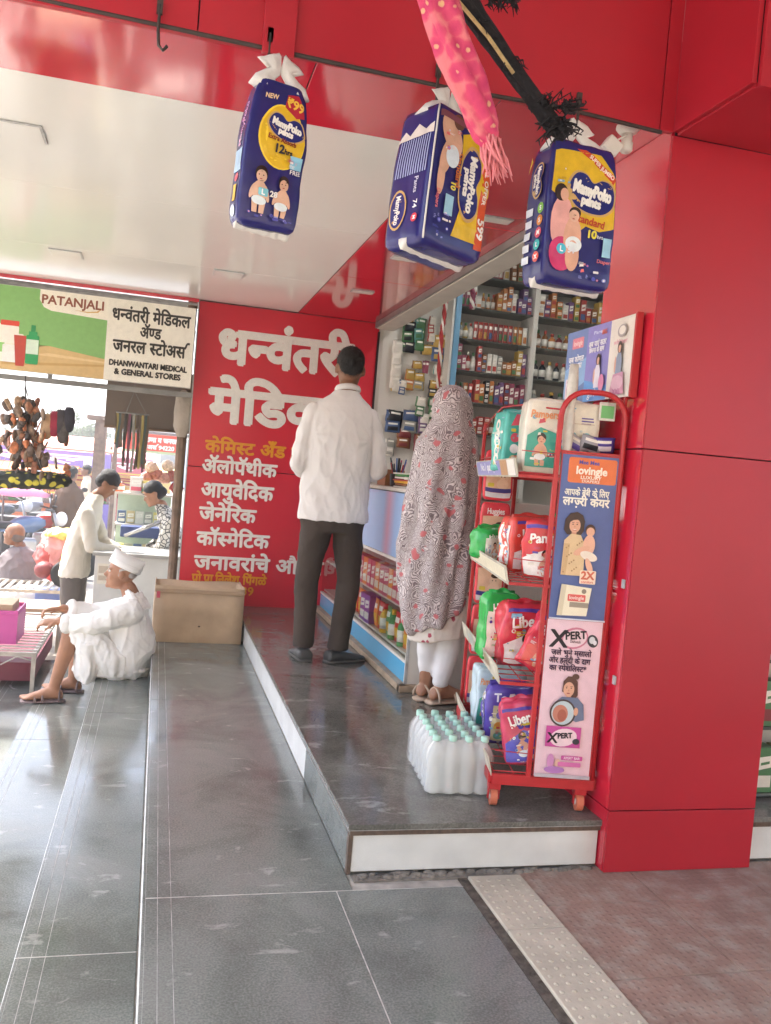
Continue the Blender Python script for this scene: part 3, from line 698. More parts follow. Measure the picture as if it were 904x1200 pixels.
for (bay, z), items in PLAN.items():
    dense = []
    for e in items:
        dense.append(e)
        if e[0] in ('carton', 'pouch') or rnd.random() < .5: dense.append((e[0], e[1] if rnd.random() < .55 else rnd.choice(['C8342E', 'E07B26', '7C4A9C', 'D8D4CA', '8A5A34', 'B83A62'])))
    items = dense[:14]
    x0, x1 = ((2.178, 2.765) if bay == 'left' else (2.824, 3.44)); stp = (x1-x0)/len(items)
    for i, (kd, c) in enumerate(items):
        w_ = stp*rnd.choice((.78, .90, .95)); h_ = {'carton': rnd.choice((.07, .09, .12, .15, .18, .10)), 'jar': .13, 'bottle': .15, 'pouch': .15}[kd]
        if kd in ('bottle', 'jar'): w_ = min(w_, .07 if kd == 'bottle' else .085)
        c2 = rnd.choice(['D8D4CA', 'C8342E', 'D9A92E', '3F66A8', '3C8A4A'])
        if c2 == c: c2 = 'E07B26'
        o = link({'carton': 'medicine_carton', 'jar': 'jar', 'bottle': 'medicine_bottle', 'pouch': 'snack_pouch'}[kd], good(kd, c, c2, (round(w_, 3), .08, h_)), None, (x0+stp*(i+.5), SY+.055, z+.0003), (0, 0, rnd.uniform(-.12, .12)))
        tag(o, '%s %s, %s from left on the %s shelf of the %s bay' % (COLN[c], kd, ORD[i], SHN[z], bay), {'carton': 'box', 'jar': 'jar', 'bottle': 'bottle', 'pouch': 'packet'}[kd], 'goods on the back shelves')
        if kd == 'carton' and h_ < .11 and rnd.random() < .85:
            o2 = link('medicine_carton', o.data, None, (o.location.x+rnd.uniform(-.003, .003), SY+.055, z+h_+.001), (0, 0, rnd.uniform(-.1, .1)), None)
            tag(o2, '%s carton stacked on the %s carton of the %s shelf, %s bay' % (COLN[c], ORD[i], SHN[z], bay), 'box', 'goods on the back shelves')
# goods behind the counter glass
pal = [('E07B26', 'pouch'), ('D9A92E', 'pouch'), ('C8342E', 'pouch'), ('B83A62', 'carton'), ('8A5A34', 'carton'), ('E07B26', 'carton'), ('7C4A9C', 'carton'), ('3C8A4A', 'bottle'), ('3C8A4A', 'pouch'), ('4FA8A0', 'pouch')]
for row, (z, hh) in enumerate(((.3303, .17), (.5553, .17))):
    y = 4.33; i = 0
    while y < 6.2 and i < 17:
        if row == 0 and i < 7: c, kd = [('3C8A4A', 'pouch'), ('E07B26', 'pouch'), ('3C8A4A', 'bottle'), ('C8342E', 'pouch'), ('3C8A4A', 'bottle'), ('3C8A4A', 'pouch'), ('D9A92E', 'bottle')][i]
        elif row == 0 and i in (9, 10): c, kd = '7C4A9C', 'carton'
        else: c, kd = pal[(i*7+row*3+i*i) % 6]
        w_ = rnd.choice((.08, .095, .11)) if kd != 'bottle' else .06
        c2 = 'D8D4CA' if kd == 'carton' else ('D9A92E' if c != 'D9A92E' else 'C8342E')
        o = link({'carton': 'goods_carton', 'bottle': 'green_bottle' if c == '3C8A4A' else 'goods_bottle', 'pouch': 'goods_packet'}[kd], good(kd, c, c2, (w_, .07, hh), True), None, (CX+.060, y+w_/2, z), (0, 0, -math.pi/2+rnd.uniform(-.1, .1)))
        tag(o, '%s %s behind the counter glass, %s from the near end of the %s row' % (COLN[c], {'pouch': 'packet'}.get(kd, kd), ORD[i], ('lower', 'upper')[row]), {'carton': 'box', 'bottle': 'bottle', 'pouch': 'packet'}[kd], 'goods behind the counter glass')
        y += w_+.012; i += 1
# things on the counter top
def stack(name, label, cat, loc, items, rz=0, group=None):
    t = thing(name, label, cat, loc, rz, group); z = 0
    for nm, w_, d_, h_, c, r in items:
        o = MB().box((-w_/2, -d_/2, 0), (w_/2, d_/2, h_), bev=.001).build(nm, ink(c), t, (0, 0, z), (0, 0, r)); z += h_+.0005
    return t
cols = ['D8D4CA', '8A5A34', 'D9A92E', 'A32A2A', 'E6E2D8', '3C8A4A', 'D8D4CA']
for k in range(7):
    o = MB().box((-.11, -.15, 0), (.11, .15, .008+.002*(k % 3)), bev=.001).build('magazine', ink(cols[k]), None, (1.42, 4.75, 1.1875+k*.0125), (0, 0, rnd.uniform(-.15, .15)))
    tag(o, '%s covered magazine, %s from the bottom of the pile on the counter' % (['white', 'brown', 'yellow', 'dark red', 'cream', 'green', 'plain white'][k], ORD[k]), 'magazine', 'magazines piled on the counter')
jar = thing('pen_stand', 'black wire stand full of pens on the counter top', 'pen stand', (1.36, 5.02, 1.1875))
MB().lathe([(.035, 0), (.04, .01), (.045, .07), (.042, .075), (.038, .012)], n=14).build('cup', ink('23242C'), jar)
for k in range(16):
    a = k*2.4; r = .028
    MB().tube([(r*.5*math.cos(a), r*.5*math.sin(a), .012), (r*1.7*math.cos(a), r*1.7*math.sin(a), .15+.02*math.sin(k*3))], .0042, n=6).build('pen', ink(rnd.choice(['B83A62', 'D8D4CA', '23242C', '3F66A8', 'D8D4CA', 'A32A2A'])), jar)
o = MB().box((-.06, -.10, 0), (.06, .10, .10), bev=.002).build('leaflet_box', ink('8A5A34'), None, (1.40, 5.32, 1.1875)); tag(o, 'brown open leaflet box on the counter behind the man', 'box')
# ------------------------------------------------------------------ goods hung on the white end wall
def hung(name, label, cat, px, py, mesh, drop=.0, grp='small goods hung on the white shop wall', y=6.70, s=1, rz=0):
    p = spot(px, py, 1, y); t = thing(name, label, cat, (p.x, y, p.z), 0, grp)
    MB().tube([(0, .038, .012), (0, .0, .012), (0, -.004, .0)], .0022, n=5).build('peg', M_GREY, t)
    mesh(t); return t
def strip(n_, c1, c2, w_=.055, h_=.07, fan=.2):
    def f(t):
        for k in range(n_):
            o = link('sachet', good('pouch', c1 if k % 2 == 0 else c2, c2, (w_, .02, h_)), t, ((k % 2)*.012-.006, -.005-.006*(k % 3), -h_*.92*(k//2+1)), (0, (rnd.random()-.5)*fan, 0))
    return f
hung('sachet_strip', 'green and black sachets hung near the top left of the white wall', 'sachets', 480, 378, strip(6, '3C8A4A', '23242C', .09, .085))
hung('sachet_strip', 'teal sachets hung beside the green ones on the white wall', 'sachets', 493, 374, strip(6, '4FA8A0', '3C8A4A', .07, .09))
hung('sachet_strip', 'blue packets with yellow edges hung beside the blue post', 'sachets', 516, 394, strip(4, '3F66A8', 'D9A92E', .11, .11))
hung('sachet_strip', 'black and yellow packets under the teal sachets', 'sachets', 501, 405, strip(2, '23242C', 'D9A92E', .09, .08))
hung('sachet_strip', 'long white strip of sachets at the left edge of the white wall', 'sachets', 467, 400, strip(8, 'E8E4DA', 'D8D4CA', .075, .10, .05))
hung('sachet_strip', 'yellow based tube hung low at the left edge of the white wall', 'sachets', 465, 445, strip(2, 'D9A92E', 'D8D4CA', .075, .10, .05))
hung('sachet_strip', 'orange packets hung in the middle of the white wall', 'sachets', 481, 434, strip(4, 'E07B26', 'D9A92E', .07, .085))
hung('sachet_strip', 'grey and yellow packets beside the orange ones', 'sachets', 491, 438, strip(4, '9A9A92', 'D9A92E', .085, .07))
hung('sachet_strip', 'pink packet dangling under the black and yellow packets', 'sachets', 499, 424, strip(2, 'B83A62', 'B83A62', .03, .10))
hung('sachet_strip', 'dark blue sachets hung above the counter beside the man', 'sachets', 462, 482, strip(4, '3F66A8', '23242C', .12, .09))
hung('sachet_strip', 'blue and grey sachets hung beside the dark blue ones', 'sachets', 481, 482, strip(4, '9A9A92', '3F66A8', .12, .09))
hung('sachet_strip', 'bunch of brown sachets hung above the pen stand', 'sachets', 474, 503, strip(4, '8A5A34', 'A32A2A', .10, .08))
hung('sachet_strip', 'green leaflets hung low beside the blue post', 'sachets', 509, 462, strip(4, '3C8A4A', 'D8D4CA', .08, .11))
for k_, (nm_, px_, py_, n_, c1_, c2_, w_, h_) in enumerate((('thin red and white sachet strip between the teal sachets and the blue packets', 507, 372, 6, 'C8342E', 'D8D4CA', .05, .07), ('brown sachets hung above the grey and yellow packets', 489, 424, 2, '8A5A34', 'D9A92E', .07, .06),
  ('green and white sachets low in the middle of the white wall', 493, 466, 4, '3C8A4A', 'D8D4CA', .07, .08), ('yellow leaf shaped packet at the very top of the white wall', 481, 368, 1, 'D9A92E', 'D9A92E', .07, .09),
  ('small blue strip hung beside the orange packets', 472, 446, 4, '3F66A8', 'D8D4CA', .05, .06), ('red sachets hung just left of the blue post', 519, 440, 6, 'A32A2A', 'D8D4CA', .06, .07), ('pale green tube packet under the blue packets', 513, 428, 2, '4FA8A0', 'D8D4CA', .06, .08),
  ('black sachets hung under the red and white strip', 508, 447, 4, '23242C', 'D9A92E', .07, .07), ('purple sachets between the dark blue and the green leaflets', 497, 486, 4, '7C4A9C', 'D8D4CA', .07, .08), ('white sachets low beside the pens', 457, 515, 4, 'D8D4CA', '9A9A92', .07, .07), ('red brown sachets low near the shawl', 492, 510, 4, 'A32A2A', '8A5A34', .08, .07))):
    hung('sachet_strip', nm_, 'sachets', px_, py_, strip(n_, c1_, c2_, w_, h_), y=6.695-.006*(k_ % 3))
def braid(path, r=.014):
    m = MB()
    for s_ in range(3):
        pts = []
        for k in range(len(path)*6-5):
            i = min(k//6, len(path)-2); f = k/6-i; P = Vector(path[i]).lerp(Vector(path[i+1]), f); a = k*.9+s_*2.094
            pts.append(P+Vector((math.cos(a)*r*.6, math.sin(a)*r*.6, 0)))
        m.tube(pts, r*.6, m=s_ % 2, n=6)
    return m
p0, p1, p2 = spot(524, 345, 1, 6.3), spot(518, 390, 1, 6.3), spot(513, 455, 1, 6.3)
o = braid([p0, p0.lerp(p1, .5), p1, p2.lerp(p1, .5), p2], .016).build('braided_string', [ink('A32A2A'), ink('D8D4CA')]); tag(o, 'long red and white braided string hanging before the blue post', 'string', 'braided strings hung under the beam')
pt = Vector((p0.x, 6.3, 2.382)); MB().tube([pt, p0], .003, n=5).build('cord', ink('8A5A34'), o)
p0, p1 = spot(556, 327, 1, 6.2), spot(553, 362, 1, 6.2)
o = braid([p0, p0.lerp(p1, .5), p1], .02).build('braided_string', [ink('7C3048'), ink('D8D4CA')]); tag(o, 'short dark red braided bunch hanging before the left shelves', 'string', 'braided strings hung under the beam')
MB().tube([(p0.x, 6.2, 2.99), p0], .003, n=5).build('cord', ink('8A5A34'), o)
# ------------------------------------------------------------------ soft packs with printed faces
class Pack:
    def __init__(s, w_, d_, h_, base, k=9, crease=.004, seed=0, taper=0.0):
        s.w, s.d, s.h, s.k, s.cr, s.sd, s.tp, s.base = w_, d_, h_, k, crease, seed, taper, base
    def pt(s, x, y, z):
        q = (abs(x)**s.k+abs(y)**s.k+abs(z)**s.k)**(-1/s.k)
        tp = 1-s.tp*max(0, z)**2
        P = Vector((x*q*s.w/2*tp, y*q*s.d/2*(1-s.tp*1.6*max(0, z)**2), (z*q+1)*s.h/2))
        nz = noise.noise(Vector((P.x*11+s.sd, P.y*11, P.z*11)))+.6*noise.noise(Vector((P.x*26, P.y*26+s.sd, P.z*26)))
        c = Vector((0, 0, s.h/2)); dr = (P-c); dr.z *= .4; dr.normalize()
        return P+dr*nz*s.cr
    def body(s, mb, n_=15, m=0):
        for ax in range(3):
            for sg in (-1, 1):
                vs, fs = [], []
                for j in range(n_+1):
                    for i in range(n_+1):
                        a, b = i/n_*2-1, j/n_*2-1; p = [0, 0, 0]; p[ax] = sg; p[(ax+1) % 3] = a; p[(ax+2) % 3] = b; vs.append(s.pt(*p))
                for j in range(n_):
                    for i in range(n_): fs.append((j*(n_+1)+i, j*(n_+1)+i+1, (j+1)*(n_+1)+i+1, (j+1)*(n_+1)+i))
                mb.add(vs, fs, m, True)
        return mb
    def mesh(s, name):
        mb = s.body(MB()); me = mb.mesh(name, [film(s.base)])
        bm = bmesh.new(); bm.from_mesh(me); bmesh.ops.remove_doubles(bm, verts=bm.verts[:], dist=.0002); bmesh.ops.recalc_face_normals(bm, faces=bm.faces); bm.to_mesh(me); bm.free(); return me
    def front(s, wd=None, hd=None):
        cl = lambda q: max(-.965, min(.965, q)); a, b = (wd or s.w)/2, (hd or s.h)/2
        return lambda u, v, o: s.pt(cl(u/a), -1, cl(v/b-1))+Vector((0, -o-.0007, 0))
    def left(s, wd=None, hd=None):
        cl = lambda q: max(-.965, min(.965, q)); a, b = (wd or s.d)/2, (hd or s.h)/2
        return lambda u, v, o: s.pt(-1, -cl(u/a), cl(v/b-1))+Vector((-o-.0007, 0, 0))
def baby(a, x, y, s_, skin='D9A58A', hair='2E211C', cloth='DCE6EA', lean=0):
    a.poly([(x-.16*s_, y), (x-.02*s_, y), (x-.03*s_, y+.35*s_), (x-.20*s_, y+.35*s_)], skin); a.poly([(x+.03*s_, y), (x+.17*s_, y), (x+.20*s_, y+.35*s_), (x+.02*s_, y+.35*s_)], skin)
    a.disc(x, y+.56*s_, .20*s_, .30*s_, skin); a.disc(x-.20*s_, y+.55*s_, .06*s_, .22*s_, skin, rot=-.3); a.disc(x+.20*s_, y+.55*s_, .06*s_, .22*s_, skin, rot=.3)
    a.disc(x, y+.34*s_, .21*s_, .12*s_, cloth); a.disc(x+lean*s_, y+1.04*s_, .17*s_, .20*s_, hair); a.disc(x+lean*s_+.01*s_, y+.97*s_, .145*s_, .16*s_, skin)
    for q in (-.06, .06): a.disc(x+(lean+q)*s_, y+1.0*s_, .018*s_, .018*s_, '2A2020', n=8)
    a.disc(x+lean*s_, y+.90*s_, .04*s_, .015*s_, 'B0504A', n=8)
def heart_logo(a, cx, cy, w_, h_, rot=0, t1='MamyPoko', t2='pants'):
    ca, sa = math.cos(rot), math.sin(rot)
    def T(p, k): return (cx+(p[0]*w_*ca-p[1]*h_*sa)*k, cy+(p[0]*w_*sa+p[1]*h_*ca)*k)
    P = [Vector((*p, 0)) for p in HEART]; S = []
    for i in range(len(P)):
        for f in (0, .25, .5, .75):
            p0, p1, p2, p3 = P[i-1], P[i], P[(i+1) % len(P)], P[(i+2) % len(P)]
            S.append(.5*((2*p1)+(-p0+p2)*f+(2*p0-5*p1+4*p2-p3)*f*f+(-p0+3*p1-3*p2+p3)*f**3))
    a.poly([T((p.x, p.y), 1.1) for p in S], 'C9A468'); a.poly([T((p.x, p.y), 1.0) for p in S], '262A6E')
    for t, dy, hh, ww in ((t1, .06, .30, .86), (t2, -.22, .22, .42)):
        x, y = cx-dy*h_*sa, cy+dy*h_*ca
        a.text(t, x, y, h_*hh, 'F2EFE8', off=.012, rot=rot, w=w_*ww, bold=h_*.02)
def handle(parent, w_, d_, h_, top, lean=0, c='E9E5DC', twist=.0):
    "two flat white film straps rising from the shoulders to the hook, each ending in a flared ear"
    for s_ in (-1, 1):
        m = MB(); Q = lambda a_: Matrix.Rotation(R(a_*s_), 3, 'Y')
        m.loft([((s_*w_*.25, 0, h_*.955), w_*.25, d_*.30), ((s_*w_*.24, 0, h_+.008), w_*.17, d_*.16, Q(-8)), ((s_*w_*.19, .002, h_+top*.45), w_*.11, .010, Q(-22)), ((s_*.018, .004, h_+top*.80), .018, .008, Q(-20)),
                ((s_*.020, .006, h_+top*.98), .021, .007, Q(12)), ((s_*.034, .010, h_+top+.022), .034, .005, Q(26)), ((s_*.040, .014, h_+top+.030), .035, .002, Q(28))], n=16)
        for v in m.v: v.y += .0035*math.sin(v.x*160+v.z*60)
        m.build('handle_strap', mat('white_film', (.72, .70, .66), rough=.35, var=.05, vs=20, bump=.3, bs=40), parent)
def crimp(parent, w_, d_, z, k=.88):
    m = MB(); N = 24; vs = []; fs = []
    for i in range(N+1):
        u = i/N*2-1; yy = .0015*math.sin(i*1.7)
        for zz, e in ((z+.016, 1), (z-.002, .9), (z-.020+.0012*math.sin(i*1.3), .25)):
            vs += [(u*w_*.5*k, yy-.018*e, zz), (u*w_*.5*k, yy+.018*e, zz)]
    for i in range(N):
        for j in range(2):
            a = i*6+j*2; fs += [(a, a+6, a+8, a+2), (a+1, a+3, a+9, a+7)]
        a = i*6; fs += [(a+4, a+10, a+11, a+5), (a, a+1, a+7, a+6)]
    fs += [(0, 2, 3, 1), (2, 4, 5, 3), (N*6, N*6+1, N*6+3, N*6+2), (N*6+2, N*6+3, N*6+5, N*6+4)]
    m.add(vs, fs, 0, True).build('bottom_seam', mat('white_film'), parent)
BL, YE = '292768', 'DDB42C'
# leftmost hanging pack
w1, d1, h1 = .178, .085, .40
P = Pack(w1, d1, h1, BL, k=10, crease=.005, seed=1, taper=.24)
b1 = thing('nappy_pack', 'tall blue nappy pack with yellow moon and two toddlers, leftmost on the iron hooks', 'nappy pack', (.228, 2.505, 1.892), R(14), 'nappy packs hung from the fascia')
b1.rotation_euler = (R(2), R(2.5), R(14))
link('pack_body', P.mesh('pack_body'), b1)
a = Art(); a.disc(.012, h1*.63, .070, .088, 'F0D040', n=32); a.disc(.014, h1*.63, .066, .084, YE, n=32)
a.poly([(.02, h1*.93), (.06, h1*.95), (.078, h1*.80), (.05, h1*.78), (.012, h1*.84)], 'B22A3A'); a.text('₹99', .045, h1*.865, .026, 'F0C24A', rot=-.25, bold=.0008)
a.text('NEW', -.035, h1*.885, .014, 'E7C7A0', bold=.0005)
heart_logo(a, .022, h1*.70, .106, .07, rot=-.12); a.text('Extra Absorb', .012, h1*.605, .013, '8A3A2A', rot=-.08, w=.085, bold=.0004)
a.text('12', .006, h1*.545, .022, '231F2A', bold=.0012); a.text('hrs', .034, h1*.535, .014, '231F2A', bold=.0007)
a.rect(.042, h1*.43, .078, h1*.52, '8CC4DA'); a.text('FREE', .060, h1*.41, .012, 'E8E0E0')
baby(a, -.036, h1*.075, .105, skin='D7B098'); baby(a, .030, h1*.075, .095, skin='D7AC92')
a.rrect(-.040, h1*.20, -.012, h1*.255, .004, '7FC7D4'); a.text('L', -.026, h1*.228, .015, 'FFFFFF', bold=.0006); a.text('28', .004, h1*.228, .016, 'EDEDED', bold=.0006)
a.busy(-.075, .012, .07, .032, ['4A48A8', '8C8AD0', 'D8A0C0', '3A3A9A'], 10, 3, .012); a.busy(.025, .17, .075, .20, ['E8E0E0', 'D8A0C0', 'C8485A'], 8, 4, .010)
a.build('front_print', b1, P.front(), sub=.022, label='yellow moon with two toddlers')
a = Art(); a.rect(-.03, .14, .03, .20, '9FC0DC'); a.disc(0, .125, .012, .012, 'D05060'); a.rect(-.012, .06, .012, .105, YE); a.text('MamyPoko', 0, .27, .02, 'D8A0C0', rot=math.pi/2); a.disc(0, .03, .02, .02, 'C9D4E8')
a.build('side_print', b1, P.left(), sub=.022)
handle(b1, w1, d1, h1, .045); crimp(b1, w1, d1, .010)
# middle hanging pack, turned on its side
w2, d2, h2 = .235, .175, .405
P = Pack(w2, d2, h2, BL, k=16, crease=.003, seed=4, taper=.08)
b2 = thing('nappy_pack', 'blue and yellow nappy pack with sideways print, hung in the middle', 'nappy pack', (.722, 2.49, 1.885), R(31), 'nappy packs hung from the fascia')
b2.rotation_euler = (R(-1), R(4), R(25))
link('pack_body', P.mesh('pack_body'), b2)
a = Art(); a.poly([(-.01, .30), (.098, .345), (.098, .045), (-.014, .04), (.012, .14), (-.006, .22)], YE)
a.poly([(.070, .33), (.098, .342), (.098, .03), (.066, .03)], 'D2552C'); a.text('SPECIAL OFFER', .083, .225, .013, 'F2E6D8', rot=-math.pi/2, w=.15, bold=.0004); a.text('599', .083, .085, .026, 'F4EEE6', rot=-math.pi/2, bold=.001)
heart_logo(a, .030, .185, .17, .075, rot=-math.pi/2); a.text('Standard', -.016, .205, .018, 'C8703A', rot=-math.pi/2, w=.09, bold=.0005)
a.disc(-.05, .285, .03, .055, 'D7A98E', rot=.5); a.disc(-.062, .225, .018, .05, 'D7A98E', rot=-.2); a.disc(-.072, .17, .012, .045, 'D7A98E'); a.disc(-.042, .23, .022, .028, 'DCE8EE'); a.disc(-.03, .325, .02, .022, '6A4A3C')
a.poly([(-.098, .34), (.0, .335), (.098, .352), (.098, .335), (-.0, .318), (-.098, .322)], '7A4A55')
a.rect(-.05, .085, -.022, .135, '9CC8DC'); a.text('10', -.03, .16, .016, 'E8D84A', rot=-math.pi/2, bold=.0006); a.text('Diapers', -.075, .115, .011, 'E07070', rot=-math.pi/2)
a.busy(-.09, .02, -.02, .10, ['4A48A8', '8C8AD0', 'E8E0E0'], 12, 5, .012); a.busy(-.09, .24, .0, .31, ['8C8AD0', 'E07070', 'E8E0E0'], 8, 6, .011)
a.build('front_print', b2, P.front(.205, .36), sub=.024, label='sideways lettering on yellow')
a = Art()
for k in range(13): a.poly([(-.055+k*.009, .18), (-.051+k*.009, .18), (-.047+k*.009, .275), (-.050+k*.009, .275)], 'A9B4DE')
a.poly([(-.07, .275), (-.04, .30), (-.02, .285), (.01, .31), (.04, .29), (.07, .305), (.07, .278)], 'D8D0C8')
a.disc(-.03, .095, .032, .052, 'C9A468'); a.disc(-.03, .095, .027, .046, '262A6E'); a.text('MamyPoko', -.03, .095, .018, 'F2EFE8', rot=-math.pi/2, w=.075, bold=.0004)
a.text('74', .035, .10, .016, 'F0F0F0', rot=-math.pi/2); a.disc(.038, .065, .011, .011, 'D84A58'); a.text('M', .038, .065, .010, 'FFFFFF', rot=-math.pi/2); a.text('Pants', .03, .15, .014, 'D8DCF0', rot=-math.pi/2)
a.build('side_print', b2, P.left(.15, .36), sub=.024)
MB().tube([P.pt(-.985, -.985, -1+2*t/14)+Vector((-.001, -.001, 0)) for t in range(15)], .0028, n=6).build('edge_piping', mat('white_film'), b2)
handle(b2, w2, d2, h2, .055, twist=0); crimp(b2, w2, d2, .012, k=.98)
# right hanging pack
w3, d3, h3 = .240, .135, .42
P = Pack(w3, d3, h3, BL, k=13, crease=.004, seed=9, taper=.10)
b3 = thing('nappy_pack', 'blue and yellow nappy pack with coloured size dots, hung nearest the pillar', 'nappy pack', (1.146, 2.485, 1.848), R(22), 'nappy packs hung from the fascia')
b3.rotation_euler = (R(0), R(-.5), R(7))
link('pack_body', P.mesh('pack_body'), b3)
a = Art(); a.poly([(-.098, .345), (.05, .355), (.098, .30), (.098, .165), (.05, .150), (.01, .158), (-.02, .130), (-.035, .20), (-.098, .235)], YE)
a.poly([(-.03, .358), (.0, .362), (.098, .30), (.098, .272), (.05, .31)], 'CC4A30'); a.text('SUPER JUMBO', .05, .32, .012, 'F4E6DA', rot=-.55, w=.09, bold=.0004)
heart_logo(a, .022, .245, .135, .105, rot=-.12); a.text('Standard', .018, .172, .020, 'C0502C', rot=-.1, w=.09, bold=.0006)
a.disc(-.062, .155, .034, .07, 'E3A7A0'); a.disc(-.070, .232, .019, .022, '33211D'); a.disc(-.060, .228, .012, .016, 'DDA88F'); a.disc(-.058, .075, .036, .045, 'C83A6C'); a.disc(-.028, .12, .026, .055, 'DDA88F'); a.disc(-.026, .186, .017, .015, '33211D'); a.disc(-.028, .178, .0150, .0155, 'E2B49C'); a.disc(-.033, .180, .0016, .0016, '33211D', n=8); a.disc(-.024, .180, .0016, .0016, '33211D', n=8); a.disc(-.029, .170, .004, .0015, 'B0504A', n=8); a.disc(-.026, .075, .02, .04, 'DDA88F'); a.disc(-.024, .105, .024, .02, 'E6ECEE')
a.disc(-.058, .088, .014, .014, '49B4CC'); a.text('L', -.058, .088, .014, 'FFFFFF', bold=.0006); a.text('54', -.030, .088, .014, 'E8E8EE', bold=.0008)
a.text('10', .026, .138, .020, 'E8D84A', bold=.001); a.text('hrs', .050, .135, .010, 'E8E8EE'); a.rect(.060, .085, .086, .135, '9CC8DC'); a.text('Diapers', .070, .072, .010, 'E07070', w=.045)
a.busy(-.01, .015, .09, .07, ['4A48A8', '8C8AD0', 'E8E0E0', 'E07070'], 12, 7, .012); a.busy(-.09, .25, -.05, .33, ['C9A030', 'E8E0E0', '7FB0C8'], 6, 8, .012)
a.build('front_print', b3, P.front(.205, .375), sub=.024, label='mother and child on blue and yellow')
a = Art()
for k, c in enumerate(('7AB94C', 'E58A36', 'D64A66', '38B0B4', 'D9504A')):
    z = .195-k*.032; a.disc(.024, z, .014, .014, c); a.text('SSMLX'[k], .024, z, .012, 'FFFFFF', bold=.0004); a.rect(-.045, z-.012, -.012, z+.008, 'DDE2EE')
heart_logo(a, .006, .27, .085, .05, rot=-math.pi/2+.0, t2='pants')
a.poly([(-.05, .35), (-.05, .30), (-.035, .33)], YE)
a.build('side_print', b3, P.left(.115, .375), sub=.024)
handle(b3, w3, d3, h3, .05, twist=1); crimp(b3, w3, d3, .012, k=.96)
# white plastic bulb socket and adaptor on the soffit beside the right pack
p = spot(738, 172, 1, 2.60)
t = thing('bulb_holder', 'white plastic bulb holder screwed to the soffit beside the pillar', 'bulb holder', (1.378, 2.62, 2.428)); mw_ = mat('white_plastic', (.68, .66, .6), rough=.35)
MB().lathe([(.036, 0), (.038, -.010), (.030, -.020), (.022, -.026)], n=18).build('base', mw_, t); MB().lathe([(.018, -.024), (.017, -.05), (.021, -.055), (.020, -.078), (.015, -.084)], n=16).build('socket', mw_, t)
p = spot(715, 172, 1, 2.56)
o = MB().box((-.028, -.018, -.05), (.028, .018, .0), bev=.006).build('white_adaptor', mw_, None, (1.330, 2.60, 2.365), (0, R(35), 0)); tag(o, 'small white plug adaptor hanging beside the right nappy pack', 'adaptor')
MB().tube([(0, 0, 0), (.01, 0, .03), (.02, .01, .058)], .003, n=5).build('flex', mw_, o)
# ------------------------------------------------------------------ display rack
RK = thing('display_rack', 'red wheeled metal display rack with blue and pink posters on its end', 'display rack', (1.155, 2.722, .166), R(-12))
W, L = .345, .89
def rp(x, y, z): return RK_M @ Vector((x, y, z))
RK_M = Matrix.Translation((1.155, 2.722, .166)) @ Matrix.Rotation(R(-12), 4, 'Z')
for a_, b_ in (((0, -.008, .078), (W, .008, .112)), ((0, L-.008, .078), (W, L+.008, .112)), ((-.012, .009, .078), (.004, L-.009, .112)), ((W-.004, .009, .078), (W+.012, L-.009, .112))):
    MB().box(a_, b_, bev=.002).build('base_rail', M_RACK, RK)
MB().box((.112, -.011, .112), (.128, .006, 1.33), bev=.002).build('corner_post', M_RACK, RK)
hp = []
for k in range(9): a_ = R(180-k*22.5/1.0) if k <= 4 else 0; 
arc = [(.122, 1.28)]+[(.122+.085-.085*math.cos(R(t)), 1.325+.085*math.sin(R(t))) for t in range(0, 91, 15)]+[(.338-.085+.085*math.sin(R(t)), 1.325+.085*math.cos(R(t))) for t in range(0, 91, 15)]+[(.338, 1.28)]
MB().tube([(x, .0, z) for x, z in arc]+[(.338, 0, .112)], .0095, n=10).build('tube_hoop', M_RACK, RK)
MB().tube([(x, L, z) for x, z in arc]+[(.338, L, .112)], .0095, n=8).build('tube_hoop', M_RACK, RK)
MB().box((.0, L-.006, .112), (.014, L+.008, 1.34), bev=.002).build('corner_post', M_RACK, RK)
MB().box((.150, L-.006, .112), (.166, L+.008, 1.30), bev=.002).build('corner_post', M_RACK, RK)
MB().box((W-.012, L*.5, .112), (W+.004, L*.5+.015, 1.30), bev=.002).build('corner_post', M_RACK, RK)
for (x, y) in ((.012, .02), (.305, .02), (.012, L-.03), (.305, L-.03)):
    wh = MB().tube([(x-.011, y, .030), (x+.011, y, .030)], .030, n=18, smooth=False).build('castor_wheel', mat('orange_castor', (.55, .16, .09), rough=.5, var=.2), RK)
    MB().tube([(x-.0145, y, .030), (x+.0145, y, .030)], .011, n=10).build('hub', M_IVORY, wh)
    MB().box((x-.020, y-.018, .058), (x+.020, y+.018, .079)).box((x-.020, y-.008, .022), (x-.016, y+.008, .06)).box((x+.016, y-.008, .022), (x+.020, y+.008, .06)).build('castor_bracket', M_RACK, RK)
SZ = [.118, .430, .765, 1.125]
lipm = [mat('scuffed_lip', (.50, .47, .38), rough=.6, var=.25, vs=12)]
